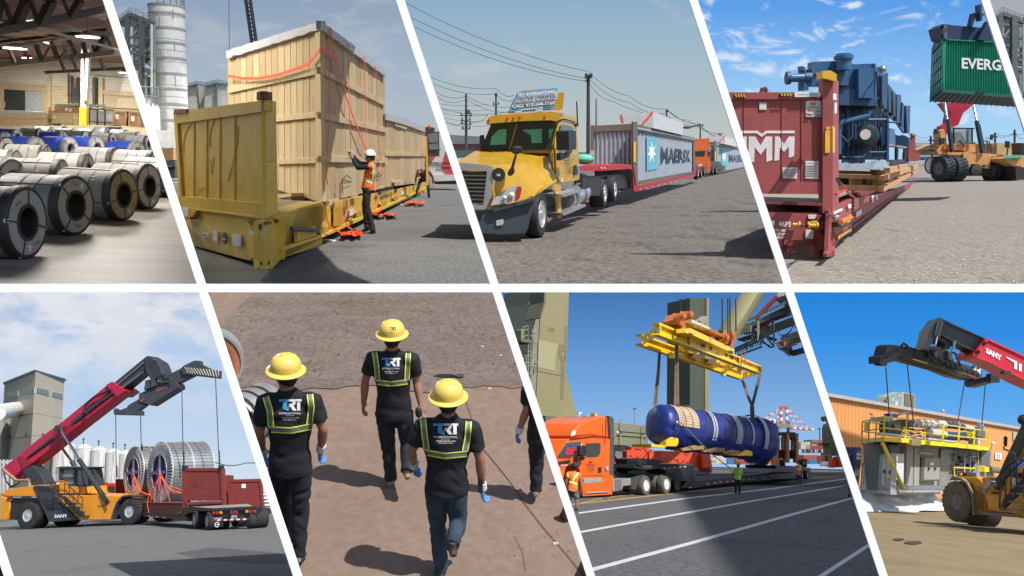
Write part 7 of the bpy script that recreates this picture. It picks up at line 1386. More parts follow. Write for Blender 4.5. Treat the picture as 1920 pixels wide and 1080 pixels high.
def planks(t,pm,q,n,th,off,nm='plank',gap=.06,ms=pinem,ext=None):
 for i in range(n):
  a,b=(i+gap*.5)/n,(i+1-gap*.5)/n;o_=off+ru(-.008,.008);t.P(nm,MP(pm,[LQ(q,a,0),LQ(q,b,0),LQ(q,b,1),LQ(q,a,1)],th,o_,ext),random.choice(ms))
t=T(B2,'big_crate','tall pine plank crate with grey tarp on top, strapped on the yellow flat rack','crate',sd2.p(660,400))
corner=sd2.p(605,380,-.25);cf=PM(B2,corner*V((1,1,0)),(corner+u2)*V((1,1,0)));cs=sd2.shift(-.25)
t.P('core',MP(cs,[(606,55),(721,142),(721,352),(606,379)],.1,-.05,ext=u2*((cf.p(427,300)-cf.p(605,300)).length-.05)),K['pine'])
planks(t,cf,[(427,107),(603,54),(605,380),(427,330)],15,.05,0);planks(t,cs,[(604,54),(722,141),(722,352),(606,380)],15,.05,0)
for q_ in((600,125,722,189,722,199,601,137),(602,210,725,240,725,249,602,222),(603,292,727,296,727,306,603,304)):t.P('batten',MP(cs,U1(*q_),.08,.06),pinem[0],bev=.005)
for q_ in((428,162,598,126,598,138,428,175),(428,226,595,209,595,220,428,238),(519,297,600,295,600,306,519,308),(590,60,600,56,604,380,592,380)):t.P('batten',MP(cf,U1(*q_),.08,.06),pinem[0],bev=.005)
tg=mat('tarp_grey',(.38,.39,.41),.5,var=.1,bump=.8,bs=3)
b=MB();n_=26;vs=[]
for i in range(n_+1):x=424+(602-424)*i/n_;y=108-(108-52)*i/n_;j=4*mnoise.noise(V((i*.8,0,0)));vs.append((x,y-13+j*.4,y+2+j))
for(xa,a0,a1),(xb,b0,b1)in zip(vs,vs[1:]):b.poly(cf,[(xa,a0),(xb,b0),(xb,b1),(xa,a1)],.1,.10)
vs=[]
for i in range(n_+1):x=602+(724-602)*i/n_;y=50+(140-50)*i/n_;j=3*mnoise.noise(V((i*.8,7,0)));vs.append((x,y-11+j*.4,y+4+j))
for(xa,a0,a1),(xb,b0,b1)in zip(vs,vs[1:]):b.poly(cs,[(xa,a0),(xb,b0),(xb,b1),(xa,a1)],.1,.10)
t.P('tarp',b,tg)
words(t,cs,f2d,'''288 690 320 684 4 SETHANGA
415 665 432 660 3 PAR 3'''.replace('PAR 3','PAR'),K['ink'],.06)
for q_ in((282,672,300,655,318,670,318,673,300,659,284,675),(282,672,285,672,285,725,282,726),(410,657,421,646,432,655,432,657,421,649,411,660)):t.P('mark',MP(cs,f2d(*q_),.004,.05),K['ink'])
t=T(B2,'low_crate','lower pine crate behind the tall one, wrapped at the top','crate',sd2.p(760,370));t.P('core',MP(cs,U1(724,225,799,246,799,340,724,350),.1,-.05,ext=u2*7),K['pine']);planks(t,cs,[(724,224),(800,246),(799,341),(724,351)],14,.05,0)
for q_ in((727,285,800,288,800,293,727,292),(741,229,763,236,763,243,741,236)):t.P('batten',MP(cs,U1(*q_),.08,.06),pinem[0])
t.P('tarp',MP(cs,U1(723,213,760,222,800,240,801,249,760,234,723,224),.1,.1,ext=u2*3),tg)
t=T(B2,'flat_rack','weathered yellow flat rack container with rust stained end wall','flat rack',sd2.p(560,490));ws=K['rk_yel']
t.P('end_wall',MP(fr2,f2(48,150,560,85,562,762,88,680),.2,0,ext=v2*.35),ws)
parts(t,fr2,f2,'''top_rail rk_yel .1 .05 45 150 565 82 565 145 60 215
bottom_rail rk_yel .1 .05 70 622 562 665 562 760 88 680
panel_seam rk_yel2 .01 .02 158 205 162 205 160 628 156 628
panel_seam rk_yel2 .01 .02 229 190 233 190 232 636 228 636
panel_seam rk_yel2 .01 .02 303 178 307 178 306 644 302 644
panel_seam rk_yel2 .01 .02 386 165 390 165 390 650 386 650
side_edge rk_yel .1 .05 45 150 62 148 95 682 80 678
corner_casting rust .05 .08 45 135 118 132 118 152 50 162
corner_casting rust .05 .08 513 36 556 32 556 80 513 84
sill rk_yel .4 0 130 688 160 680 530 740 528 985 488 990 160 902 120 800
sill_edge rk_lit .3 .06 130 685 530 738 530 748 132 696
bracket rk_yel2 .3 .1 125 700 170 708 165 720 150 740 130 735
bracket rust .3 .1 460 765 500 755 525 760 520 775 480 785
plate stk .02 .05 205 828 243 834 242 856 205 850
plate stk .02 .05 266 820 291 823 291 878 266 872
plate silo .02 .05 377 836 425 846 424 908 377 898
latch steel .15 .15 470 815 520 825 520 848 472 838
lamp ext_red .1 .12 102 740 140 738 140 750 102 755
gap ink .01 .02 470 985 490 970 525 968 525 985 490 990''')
c=fr2.p(*f2(331,861)[0],.06);t.P('round_badge',MB().lathe(c,fr2.n,[(.10,-.02),(.10,0),(.01,.0)],20),K['ink']);words(t,fr2,f2,'208 846 240 851 3.6 CIMC',K['ink'],.08);words(t,fr2,f2,'322 868 341 871 3 MSC',K['stk'],.08)
rng=random.Random(5)
for(x0,y0,pts)in((0,0,(100,380,100,320,112,265,135,225,160,205)),(0,0,(180,190,200,160,225,150,250,165,262,185)),(0,0,(245,340,250,260,275,190,310,145,350,138,375,170)),(0,0,(405,230,400,330,380,430,350,540)),(0,0,(250,420,256,470,262,500)),(0,0,(270,400,266,450,258,500)),(0,0,(170,620,190,590,230,570)),(0,0,(240,330,262,345))):
 P_=f2(*pts)
 for a_,b_ in zip(P_,P_[1:]):
  l_=math.dist(a_,b_);nx,ny=-(b_[1]-a_[1])/l_,(b_[0]-a_[0])/l_;w_=.8;t.P('rust_streak',MP(fr2,[(a_[0]+nx*w_,a_[1]+ny*w_),(b_[0]+nx*w_,b_[1]+ny*w_),(b_[0]-nx*w_,b_[1]-ny*w_),(a_[0]-nx*w_,a_[1]-ny*w_)],.003,.012),mat('rust_orange',(.44,.24,.03),.8))
pp=sd2.shift(.02)
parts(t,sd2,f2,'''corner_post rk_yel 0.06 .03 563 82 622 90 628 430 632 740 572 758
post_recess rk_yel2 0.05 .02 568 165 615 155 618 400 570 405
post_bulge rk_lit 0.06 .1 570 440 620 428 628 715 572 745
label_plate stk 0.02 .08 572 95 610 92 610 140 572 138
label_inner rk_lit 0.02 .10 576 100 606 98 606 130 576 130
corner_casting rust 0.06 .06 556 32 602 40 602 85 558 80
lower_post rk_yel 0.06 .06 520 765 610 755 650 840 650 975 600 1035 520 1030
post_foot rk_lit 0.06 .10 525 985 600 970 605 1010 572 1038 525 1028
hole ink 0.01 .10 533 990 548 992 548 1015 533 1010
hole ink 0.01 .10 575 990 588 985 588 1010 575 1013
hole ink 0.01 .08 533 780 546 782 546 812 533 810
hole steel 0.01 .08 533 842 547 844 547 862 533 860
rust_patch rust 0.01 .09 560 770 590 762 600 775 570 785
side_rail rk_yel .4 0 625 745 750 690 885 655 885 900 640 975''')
t.P('side_rail',MP(sd2,U1(520,398,545,396,605,384,800,343,800,358,640,428,530,484,512,500),.06,0),ws)
t.P('deck',MB().prism([sd2.p(*p,-.05)for p in U1(520,400,800,346)]+[sd2.p(800,346,-.05)+u2*7,sd2.p(520,400,-.05)+u2*6],(0,0,-.1)),K['deckwood'])
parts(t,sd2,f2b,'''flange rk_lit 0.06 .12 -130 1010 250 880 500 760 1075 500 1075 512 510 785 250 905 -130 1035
gusset rk_yel2 0.06 .1 180 880 185 835 270 838 235 885 195 898
gusset rk_yel2 0.06 .1 490 715 495 700 540 700 540 740 495 755
gusset rk_yel2 0.06 .1 690 640 695 620 750 622 740 645 700 662
gusset rk_yel2 0.06 .1 800 590 805 575 845 575 840 600 805 610
stanchion rk_yel2 0.06 .12 318 665 380 668 370 800 318 830
slot ink 0.01 .02 350 680 390 665 392 720 365 725 360 700 350 700
slot ink 0.01 .02 645 575 665 570 665 600 645 605
slot ink 0.01 .02 808 518 832 512 832 538 808 545
plate stk 0.02 .03 392 705 465 682 468 730 395 755
plate stk 0.02 .03 872 540 893 533 893 560 872 566
plate stk 0.02 .03 900 455 910 455 910 480 900 480
brace_box rk_yel 0.06 .1 -10 880 90 840 150 830 150 905 -10 960
block pine 0.06 .15 225 620 282 605 282 650 235 655
block pine 0.06 .1 305 600 340 595 340 625 305 628
block pine 0.06 .1 465 555 500 552 500 580 465 585
block pine 0.06 .1 690 490 725 485 725 505 690 510
block pine .4 .1 860 445 885 442 885 460 860 462''')
t.P('lashing_bar',MT([sd2.p(*p,.15)for p in f2b(-60,850,40,855,160,865)],.035,8),K['tower_st'],sm=1)
parts(t,cf,U1,'''pallet_block pine .3 .3 521 370 545 364 545 382 521 384
pallet_top pine .3 .35 521 365 546 362 546 368 521 372''')
words(t,sd2,f2b,'''675 560 802 512 7.5 MEDITERRANEAN
688 608 792 566 7.5 SHIPPING CO''',K['ink'],.02)
def strap2(lb,pm,pts,off=.12,w_=2.4,g_='orange straps on the crates'):
 t=T(B2,'ratchet_strap',lb,'strap',pm.p(*pts[-1],off),group=g_);P_=[pm.p(*p,off)for p in pts];b=MB();wd=w_*1.5/B2.m(P_[0])
 for a_,c_ in zip(P_,P_[1:]):b.bar(a_,c_+(c_-a_)*.02,wd,.012,up=pm.n)
 t.P('webbing',b,orange_strap)
strap2('long sagging orange strap across the front face of the tall crate',cf,[(426,142),(455,147),(485,147),(520,141),(550,131),(578,120),(600,92)],.15,3.2)
strap2('strap end running round the top corner to the side',cs,[(600,92),(612,96),(624,104),(636,112)],.15,3)
for lb,P_ in(('leftmost vertical strap on the side of the tall crate, ending loose',(617,55,617,120,617,230,613,300,610,325,615,347)),('thick diagonal strap crossing the side of the tall crate',(620,52,628,110,650,185,672,245,690,290)),('vertical strap held by the man in the hard hat',(654,82,654,140,655,210,658,285)),('thin vertical strap, fourth from the left',(683,104,685,180,687,285)),('knotted vertical strap near the right edge of the tall crate',(705,122,708,200,711,290,715,300,713,325)),('left strap on the low crate',(777,236,778,290)),('right strap on the low crate',(793,243,792,280,796,312))):strap2(lb,cs,U1(*P_),.13,2.6 if 'thick' not in lb else 4)
for lb,P_ in(('strap hanging from the deck edge left of the man',(649,371,652,392,647,412,652,425,663,432,672,430)),('thin strap trailing to the ground pile',(610,386,613,410,618,425,640,437,655,440)),('strap hanging right of the man down to the rail',(704,355,705,385,701,400,712,396,716,386)),('short strap below the low crate',(769,340,768,362)),('strap by the bending man',(786,352,788,363,792,361))):strap2(lb,sd2,U1(*P_),.2,2.2,'orange straps hanging off the deck')
def pile2(x,y,w_,h_,lb,n=7,s=1):
 t=T(B2,'strap_pile',lb,'strap',B2.g(x,y));r_=random.Random(s)
 for k in range(n):
  P_=[B2.g(x+w_*(i/5-.5)+r_.uniform(-3,3),y+r_.uniform(-h_,h_),.03+r_.uniform(0,.12))for i in range(6)];b=MB()
  for a_,c_ in zip(P_,P_[1:]):b.bar(a_,c_,.06,.012,up=(r_.uniform(-.5,.5),.2,1))
  t.P('webbing',b,orange_strap)
pile2(660,438,34,4,'heap of orange webbing on the ground at the standing man',9,1);pile2(778,380,32,2.5,'flat heap of orange webbing left of the bending man',8,2);pile2(712,402,22,2,'small loop of orange webbing right of the man',4,3);pile2(732,402,20,2,'red webbing coil by a white slip',4,4)
for x,y,lb in((616,452,'folded white slip on the asphalt by the rack'),(729,403,'white slip beside the red webbing'),(748,384,'tiny white scrap further right on the asphalt')):p=B2.g(x,y);solo(B2,'paper_scrap',MB().box(-.16,.16,-.05,.05,.005,.03,Matrix.Translation(p)@Matrix.Rotation(-.6,4,'Z')),K['paper'],lb,'paper')
def man2(lb,foot,pts,k,face,**kw):
 Y=B2.g(*f2b(*foot)[0]).y;J={n_:B2.at(*f2b(x,y)[0],Y+dy)for n_,(x,y,dy)in pts.items()};return person(B2,lb,J,V((J['head'].x,Y,0)),k,face=face,skin=mat('skin',(.3,.14,.09)),vox=.013,**kw)
m1=man2('man in white hard hat and orange vest pulling a strap, arms raised',(610,890),dict(head=(603,250,.0),neck=(618,288,0),sl=(600,325,-.22),sr=(625,318,.22),el=(500,335,-.25),er=(515,300,.2),wl=(455,258,-.15),wr=(458,232,.1),hl=(572,500,-.1),hr=(590,500,.1),kl=(575,660,-.12),kr=(560,650,.15),al=(628,860,-.12),ar=(578,838,.18)),1.02,(-1,.15,0),shirt=mat('vest_orange2',(.62,.14,.02),.7,var=.2,bump=.3,bs=30),trousers=mat('black_cloth',(.010,.010,.012),.85,bump=.3,bs=40),sleeve=.12,hat=mat('helmet_white',(.75,.76,.78),.3,bump=0,coat=.3),hat_kind='cap',hair=hairb,look=(-.95,.1,.28))
bs_=MB()
for a in 'lr':S,E,W_=(m1.J[z+a]for z in 'sew');chain(bs_,[S,S.lerp(E,.5),E,W_],[.075,.066,.058,.044],14)
me=fuse(bs_,'sleeves',.014,4,wr=.01);me.materials.append(K['black_cloth']);me.transform(Matrix.Translation(-m1.loc));m1.P('sleeves',me,None)
for a in 'lr':g_=MB();d=(m1.J['w'+a]-m1.J['e'+a]).normalized();hand(g_,m1.J['w'+a],d,(0,0,1),1.1,.9);me=fuse(g_,'glove',.007,2);me.materials.append(mat('glove_grey',(.35,.35,.36),.8));me.transform(Matrix.Translation(-m1.loc));m1.P('glove',me,None)
rf2=mat('tape_silver',(.45,.47,.45),.4)
for P_ in((f2b(515,405,560,435,640,460)),(f2b(628,295,640,340,632,440))):drape(B2,m1,'reflective_tape',P_,5.5,rf2,.012,8)
for P_ in((f2b(513,395,560,424,643,449)),(f2b(513,416,560,447,640,472)),(f2b(617,295,627,340,622,440))):drape(B2,m1,'yellow_trim',P_,1.2,hi,.016,8)
m2=man2('man in maroon jacket bending over beside the rack end',(1040,590),dict(head=(1010,395,-.25),neck=(1020,368,-.1),sl=(1008,362,-.1),sr=(1100,372,.1),el=(990,415,-.25),er=(1132,415,.1),wl=(985,465,-.3),wr=(1132,470,0),hl=(1030,432,.25),hr=(1085,432,.3),kl=(1008,505,.0),kr=(1095,515,.05),al=(980,575,-.05),ar=(1100,582,.1)),.95,(-.4,-.8,0),shirt=mat('jacket_maroon',(.09,.018,.025),.8,bump=.3,bs=30),trousers=mat('jeans_dark',(.012,.016,.028),.8),sleeve=2,hair=hairb)
def silo2():
 c=B2.at(322,300,75);r=31.5/B2.m(c);t=T(B2,'tall_silo','tall grey ringed silo left of the crate','silo',(c.x,c.y,0));zt=B2.hz(c,12);t.P('shell',MB().cyl((c.x,c.y,-1),(c.x,c.y,zt),r,n=40),K['silo'],sm=1)
 rows=[115,228,340,458,577,695,812,935];
 for i,y in enumerate([50]+rows):z=B2.hz(c,(y+8)/4.155);t.P('ring',MB().lathe((c.x,c.y,z),(0,0,1),[(r,-.1),(r*1.02,-.08),(r*1.02,.12),(r,.14)],40,True),K['silo_line'])
 for i,y in enumerate((142,318,405,490,670,760,850)):z=B2.hz(c,(y+4)/4.155);t.P('seam',MB().lathe((c.x,c.y,z),(0,0,1),[(r,0),(r*1.004,.0),(r*1.004,.06),(r,.06)],40,True),K['silo_line'])
 for i,(x,y0,y1)in enumerate(((463,150,230),(552,95,165),(378,245,330),(555,345,410),(463,405,480),(378,490,575),(552,600,680),(463,690,760),(376,755,830),(463,935,1010))):
  X=(x/4.155+210-322)/31.5;a=math.acos(max(-1,min(1,X)));p=V((c.x+r*1.004*math.cos(a),c.y-r*1.004*math.sin(a),0));t.P('seam',MB().bar((p.x,p.y,B2.hz(c,y1/4.155)),(p.x,p.y,B2.hz(c,y0/4.155)),.06),K['silo_line'])
 railing(t,[(c.x+r*math.cos(a),c.y-r*math.sin(a),zt)for a in[PI*(-.25+1.0*i/9)for i in range(8)]],3,K['tower_lt'],3.5,.05,(1,.5))
 t=T(B2,'low_tank','pale domed tank at the foot of the steel tower','tank',B2.at(270,320,70));c=B2.at(272,300,70);r=29/B2.m(c);zt=B2.hz(c,203);t.P('shell',MB().lathe((c.x,c.y,0),(0,0,1),[(r,-1),(r,zt),(r*.9,zt+.3),(.01,zt+.8)],32),K['tank_w'],sm=1,ang=50);railing(t,[(c.x+r*math.cos(a),c.y-r*math.sin(a),zt+.2)for a in[PI*i/10 for i in range(8)]],1.4,K['tower_lt'],1.6,.05,(1,.5))
 pm=PD(B2,280,66,330,66);t=T(B2,'white_trailer','white trailer side at the left behind the rack','trailer',B2.at(300,330,66));parts(t,pm,U1,'side tank_w 3 0 280 243 328 245 328 278 280 276');t=T(B2,'scrap_flatbed','green flatbed loaded with brown scrap at the far left','flatbed',B2.at(315,345,60));pm=PD(B2,280,60,330,60);parts(t,pm,U1,'load crate_brown 1.5 0 303 278 325 277 325 300 303 302\nbed tower_st 2 .1 300 300 328 302 328 312 300 310\nunderframe bore_dark 2 0 300 312 328 312 328 332 300 335')
silo2()
def tower(bay,dx,d,lb,f):
 t=T(bay,'steel_tower',lb,'tower',bay.at(270+dx,290,d));st,lt=K['tower_st'],K['tower_lt'];pm=PD(bay,200+dx,d+6,245+dx,d);pm2=PD(bay,245+dx,d,300+dx,d+5)
 L=lambda x0,y0,x1,y1,w_,m_=st,o=0:t.P('member',MB().bar(bay.at(*f(x0,y0)[0],d+o),bay.at(*f(x1,y1)[0],d+o),w_*.32),m_)
 for x,w_ in((120,1.0),(230,1.2),(325,.7)):L(x,130,x,760,w_,st if x!=325 else lt)
 for a in((30,190,145,108,.8),(145,108,335,185,.8),(50,200,330,195,.5),(95,290,335,300,.5),(130,345,230,375,.5),(130,410,230,440,.5),(90,320,135,325,.6),(165,510,335,560,.7),(165,530,335,580,.5),(145,300,215,210,.4,lt),(130,350,215,420,.3),(220,345,130,420,.3),(240,610,300,565,.4),(180,640,235,580,.4),(100,150,220,200,.3),(160,140,210,180,.3)):L(*a)
 for a in((200,200,205,550,1.6),(265,200,270,500,1.9)):t.P('vessel',MB().cyl(bay.at(*f(a[0],a[1])[0],d+3),bay.at(*f(a[2],a[3])[0],d+3),a[4]*.24,n=16),mat('vessel_steel',(.22,.24,.24),.4,metal=.4),sm=1)
 t.P('vessel',MB().cyl(bay.at(*f(270,600)[0],d+3),bay.at(*f(275,760)[0],d+3),.4,n=16),K['vessel_steel'],sm=1);t.P('drain_pipe',MB().cyl(bay.at(*f(308,190)[0],d-1),bay.at(*f(308,715)[0],d-1),.1,n=8),mat('pipe_silver',(.4,.42,.42),.4),sm=1)
 for P_ in((30,155,145,55,240,95,340,130),(40,170,145,75,240,115,340,150)):t.P('handrail',MT([bay.at(*p,d)for p in f(*P_)],.035,5),lt)
 for x,y in((60,120),(92,95),(125,70),(150,60),(185,75),(240,95),(280,110),(315,122)):L(x,y,x,y+55,.12,lt)
 for x,y in((110,255),(128,262),(165,470),(200,480),(240,490)):L(x,y,x,y+50,.12,lt)
 L(100,250,135,255,.12,lt);L(160,468,300,505,.12,lt)
 t.P('roof_plate',MB().prism([bay.at(*p,dd)for p,dd in zip(f(30,192,145,110,338,188),(d+5,d,d+5))]+[bay.at(*f(200,178)[0],d+9)],(0,0,.08)),lt)
 r_=random.Random(2)
 for k in range(26):x,y=r_.uniform(125,320),r_.uniform(330,540);t.P('equipment',MB().box(-.5,.5,-.5,.5,-.5,.5,Matrix.Translation(bay.at(*f(x,y)[0],d+2))@Matrix.Scale(r_.uniform(.1,.35),4)),(st,lt,K['vessel_steel'])[k%3])
tower(B2,0,72,'dark steel process tower with railings between the bar and the silo',f2c)
def shed2():
 t=T(B2,'cladding_building','grey clad building with blue corner trim behind the rack','building',B2.at(390,300,95));pm=PD(B2,350,95,430,95)
 parts(t,pm,f2c,'''wall clad_a 4 0 590 672 660 652 660 900 590 900
wall clad_b 4 -1 655 650 722 670 722 900 655 900
wall clad_a 4 0 720 670 815 645 815 900 720 900
wall clad_b 4 .2 812 642 900 658 900 900 812 900
eave blue_trim2 .5 .4 590 668 660 650 722 666 815 640 900 655 900 664 815 650 722 676 660 660 590 678
corner_trim blue_trim2 .2 .5 812 645 818 646 818 900 812 900''')
 for P_ in((600,655,660,632,725,645,820,620,900,635),(600,668,660,645,725,658,820,632,900,648)):t.P('railing',MT([pm.p(*p,0)for p in f2c(*P_)],.05,5),K['tower_lt'])
 for k in range(13):x=600+k*24;y=650-8*(k%5>2);t.P('rail_post',MB().bar(pm.p(*f2c(x,y-8)[0]),pm.p(*f2c(x,y+18)[0]),.08),K['tower_lt'])
shed2()
t=T(B2,'crane_jib','dark lattice crane jib leaning over the crate top','crane',B2.at(475,300,120));A_,Bq=B2.at(462,-20,110),B2.at(477,84,110)
for dx in(-.28,.28):
 for dy in(-.28,.28):t.P('chord',MB().bar(A_+V((dx,dy,0)),Bq+V((dx,dy,0)),.22),blackm)
for k in range(14):p=A_.lerp(Bq,k/14);q_=A_.lerp(Bq,(k+1)/14);t.P('lattice',MB().bar(p+V((-.28 if k%2 else.28,0,0)),q_+V((.28 if k%2 else-.28,0,0)),.12),blackm)
wire(B2,'hoist_line',[B2.at(429,-20,60),B2.at(430,96,60)],.02,darkst,'thin hoist line above the left corner of the crate','cable')
t=T(B2,'loader_cab','open glass cab door with orange beacon at the far end of the rack','cab',sd2.p(806,352));pm=PD(B2,795,34,850,34)
parts(t,pm,f2b,'''door_frame girder .1 0 1078 40 1183 28 1187 240 1090 240
pane cab_glass .04 .06 1092 50 1175 40 1178 120 1100 125
pane cab_glass .04 .06 1100 135 1176 130 1178 180 1102 182
cab_body girder .8 -.3 1068 -10 1135 -5 1130 35 1085 45 1090 320 1075 320
rear_post rk_yel .4 .05 1070 70 1085 68 1090 480 1076 490''')
t.P('beacon',MB().ball(pm.p(*f2b(1108,-12)[0]),(.08,.08,.1)),mat('beacon_orange',(.75,.15,.02),.4),sm=1)
t=T(B2,'tank_truck','white truck side with red swoosh behind the bending man','truck',B2.at(830,338,52));pm=PD(B2,790,52,900,52);mat('swoosh',(.45,.05,.06),.5);mat('lt_white',(.52,.52,.52),.5)
parts(t,pm,f2b,'''body lt_white 2 0 1090 170 1400 170 1400 410 1130 412 1090 380
swoosh swoosh .05 .05 1092 170 1200 175 1130 270 1092 300
swoosh swoosh .05 .05 1205 330 1240 200 1290 180 1330 410 1250 400
seam girder .05 .08 1090 290 1300 290 1300 294 1090 294
seam girder .05 .08 1165 330 1280 330 1280 334 1165 334
skirt lt_white 2 .2 1130 395 1400 395 1400 440 1150 450
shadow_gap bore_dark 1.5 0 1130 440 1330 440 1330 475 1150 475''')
words(t,pm,f2b,'1098 302 1190 303 3 CARGO SAFETY',K['ink'],.1)
sky(B9,150,[(0,'a8abb4'),(200,'b4b6bc')]);tower(B9,0,60,'grey steel process tower in the last narrow window at the top right corner',lambda*a:[(1852+(a[i]-30)/4.155,a[i+1]/4.155)for i in range(0,len(a),2)])
# == third window: yellow road tractor and the container trailers
f3=Z(860,150,3.485);f3b=Z(1080,180,4.909);f3c=Z(760,0,2)
ground(B3,'ground',ground_mat('yard_dirt',(.085,.065,.047),(.125,.097,.072),(.055,.041,.030),s1=1.3,s2=8,bump=1.,bs=6,amt3=.8,s3=1.2,speck=.6,stretch=(1,.45,1),bdist=.02),9,330,relief=.02)
sky(B3,320,[(0,'8fafc9'),(110,'a6bcca'),(220,'b9c3c4'),(300,'c6c6bf'),(340,'c4c2ba')],[(3.,.5,.55,.72,'c9cdce',2.,2.2,230,90,.4)])
for a in(('tr_yel',(.50,.29,.02),.32),('tr_yel_dk',(.36,.20,.02),.4),('bump',(.05,.065,.085),.5),('ws_glass',(.03,.045,.05),.08),('head_lamp',(.5,.5,.5),.12),('lamp_core',(.8,.68,.5),.1),('amber',(.75,.20,.02),.3),('tank_alu',(.55,.56,.58),.25),('tr_red',(.42,.02,.03),.5),('ms_blue',(.30,.36,.41),.6),('ms_star',(.12,.42,.55),.6),('post_br',(.13,.11,.09),.7),('tarp_w',(.50,.51,.53),.6),('box_tan',(.30,.25,.19),.7),('box_lid',(.50,.48,.44),.6),('sign_bl',(.08,.28,.55),.4),('sign_wh',(.55,.58,.60),.4),('pole_d',(.05,.055,.05),.8),('tr_orange',(.60,.13,.04),.4),('trunk',(.06,.1,.08),.8),('mint',(.10,.42,.30),.6),('far_brick',(.22,.10,.09),.8),('far_roof',(.16,.17,.19),.8)):mat(*a[:3],coat=.3 if a[0]in('tr_yel','head_lamp')else 0,metal=.7 if a[0]=='tank_alu' else 0,bump=0 if 'glass' in a[0]else.1,dirt=(.30,.18,.08)if a[0]=='tr_yel' else(.2,.16,.12)if a[0]=='ms_blue' else None,damt=.2)
s3=PM(B3,B3.g(1022,440),B3.g(1135,402));D0=s3.p(1000,448).y;fr3=PM(B3,V((-9,D0-.8,0)),V((9,D0-.8,0)));v3=s3.u if s3.u.y>0 else-s3.u;n3=s3.n
def patch(t,nm,m,f,s,th=.05,bev=0,sm=False):
 v=list(map(float,s.split()));P_=[B3.at(*f(v[i],v[i+1])[0],v[i+2])for i in range(0,len(v),3)];b=MB();b.prism(P_,(0,th,-th));t.P(nm,b,K[m],bev=bev)
t=T(B3,'road_tractor','yellow day cab road tractor with a NOW HIRING sign on its roof','truck',s3.p(1000,440))
da,db,dc=D0-.8,D0+1.4,D0+3.2
body=MB()
L3=lambda f,x,y,d:B3.at(*f(x,y)[0],d)
rows=[[(-60,560,da),(0,530,da+.2),(110,462,db-.2),(160,458,db),(300,455,db),(575,455,db)],
[(-60,600,da-.1),(5,545,da),(100,548,da),(230,555,da),(380,545,da+.5),(600,500,db)],
[(-60,700,da-.1),(40,600,da-.05),(120,620,da),(232,610,da-.05),(390,590,da+.4),(590,575,db-.1)],
[(-60,800,da-.1),(60,700,da-.05),(150,720,da),(215,740,da-.05),(400,665,da+.35),(625,600,db-.2)],
[(-60,850,da-.1),(90,800,da-.05),(150,820,da),(205,850,da-.05),(480,770,da+.5),(640,660,db-.2)]]
body.add([L3(f3,*p)for r_ in rows for p in r_],[(j*6+i,j*6+i+1,(j+1)*6+i+1,(j+1)*6+i)for j in range(4)for i in range(5)][::1])
me=body.mesh('hood',K['tr_yel'],t.loc,True,50);t.P('hood',me,None)
cabp=PM(B3,V((-9,db,0)),V((9,db,0)))
parts(t,cabp,f3,'''cab_front tr_yel 1.5 .1 190 262 215 240 600 222 680 215 645 262 625 440 600 480 140 470 150 440 210 290
windscreen ws_glass .05 .16 215 285 420 270 630 265 640 300 605 445 590 455 145 460 160 430
screen_post tr_yel_dk .03 .2 378 282 384 282 336 452 328 452
mirror blackm .3 .3 137 362 165 358 168 400 150 455 136 455
pale_view mint .02 .18 262 325 312 320 308 420 205 425 215 370
pale_view mint .02 .18 415 325 543 320 545 410 478 412 470 360 440 345
pale_view mint .02 .18 590 320 620 318 600 385 588 380
seat ws_glass .1 .2 410 350 455 345 475 410 400 412
wiper blackm .03 .2 165 438 235 445 240 450 160 444'''.replace('blackm','black_steel'))
parts(t,cabp,f3,'''visor tr_yel .8 .5 183 285 180 275 200 240 240 228 520 210 600 206 684 218 680 235 640 270 600 262 420 268 225 282
marker amber .1 .6 190 255 200 238 214 240 205 260
marker amber .1 .6 314 242 322 226 334 228 326 250
marker amber .1 .6 355 242 364 224 374 226 366 248
marker amber .1 .6 395 240 404 222 414 224 406 246
marker amber .1 .6 560 238 566 218 577 220 572 242
fairing tr_yel .3 .2 325 215 340 170 380 85 420 70 640 52 645 80 690 82 680 190 655 195 620 190 420 205
sign sign_bl .03 .3 332 208 378 85 645 52 625 185
sign_band sign_wh .03 .34 362 155 382 112 652 78 640 128
sign_band sign_wh .03 .33 362 155 640 128 636 140 358 168
base_light head_lamp .2 .4 368 205 412 198 412 210 368 214
base_light head_lamp .2 .4 503 192 550 188 550 204 503 208''')
words(t,cabp,f3,'385 108 640 82 5.6 TRT INTERNATIONAL',wtext,.36);words(t,cabp,f3,'384 137 633 116 5.8 NOW HIRING\n372 152 630 130 2.6 EXPERIENCED TRUCK DRIVERS',mat('ink_blue',(.03,.08,.25),.5),.38);words(t,cabp,f3,'350 182 628 158 5.8 CALL 973-344-7100\n408 198 548 184 2.6 WWW.USATRT.COM',wtext,.36)
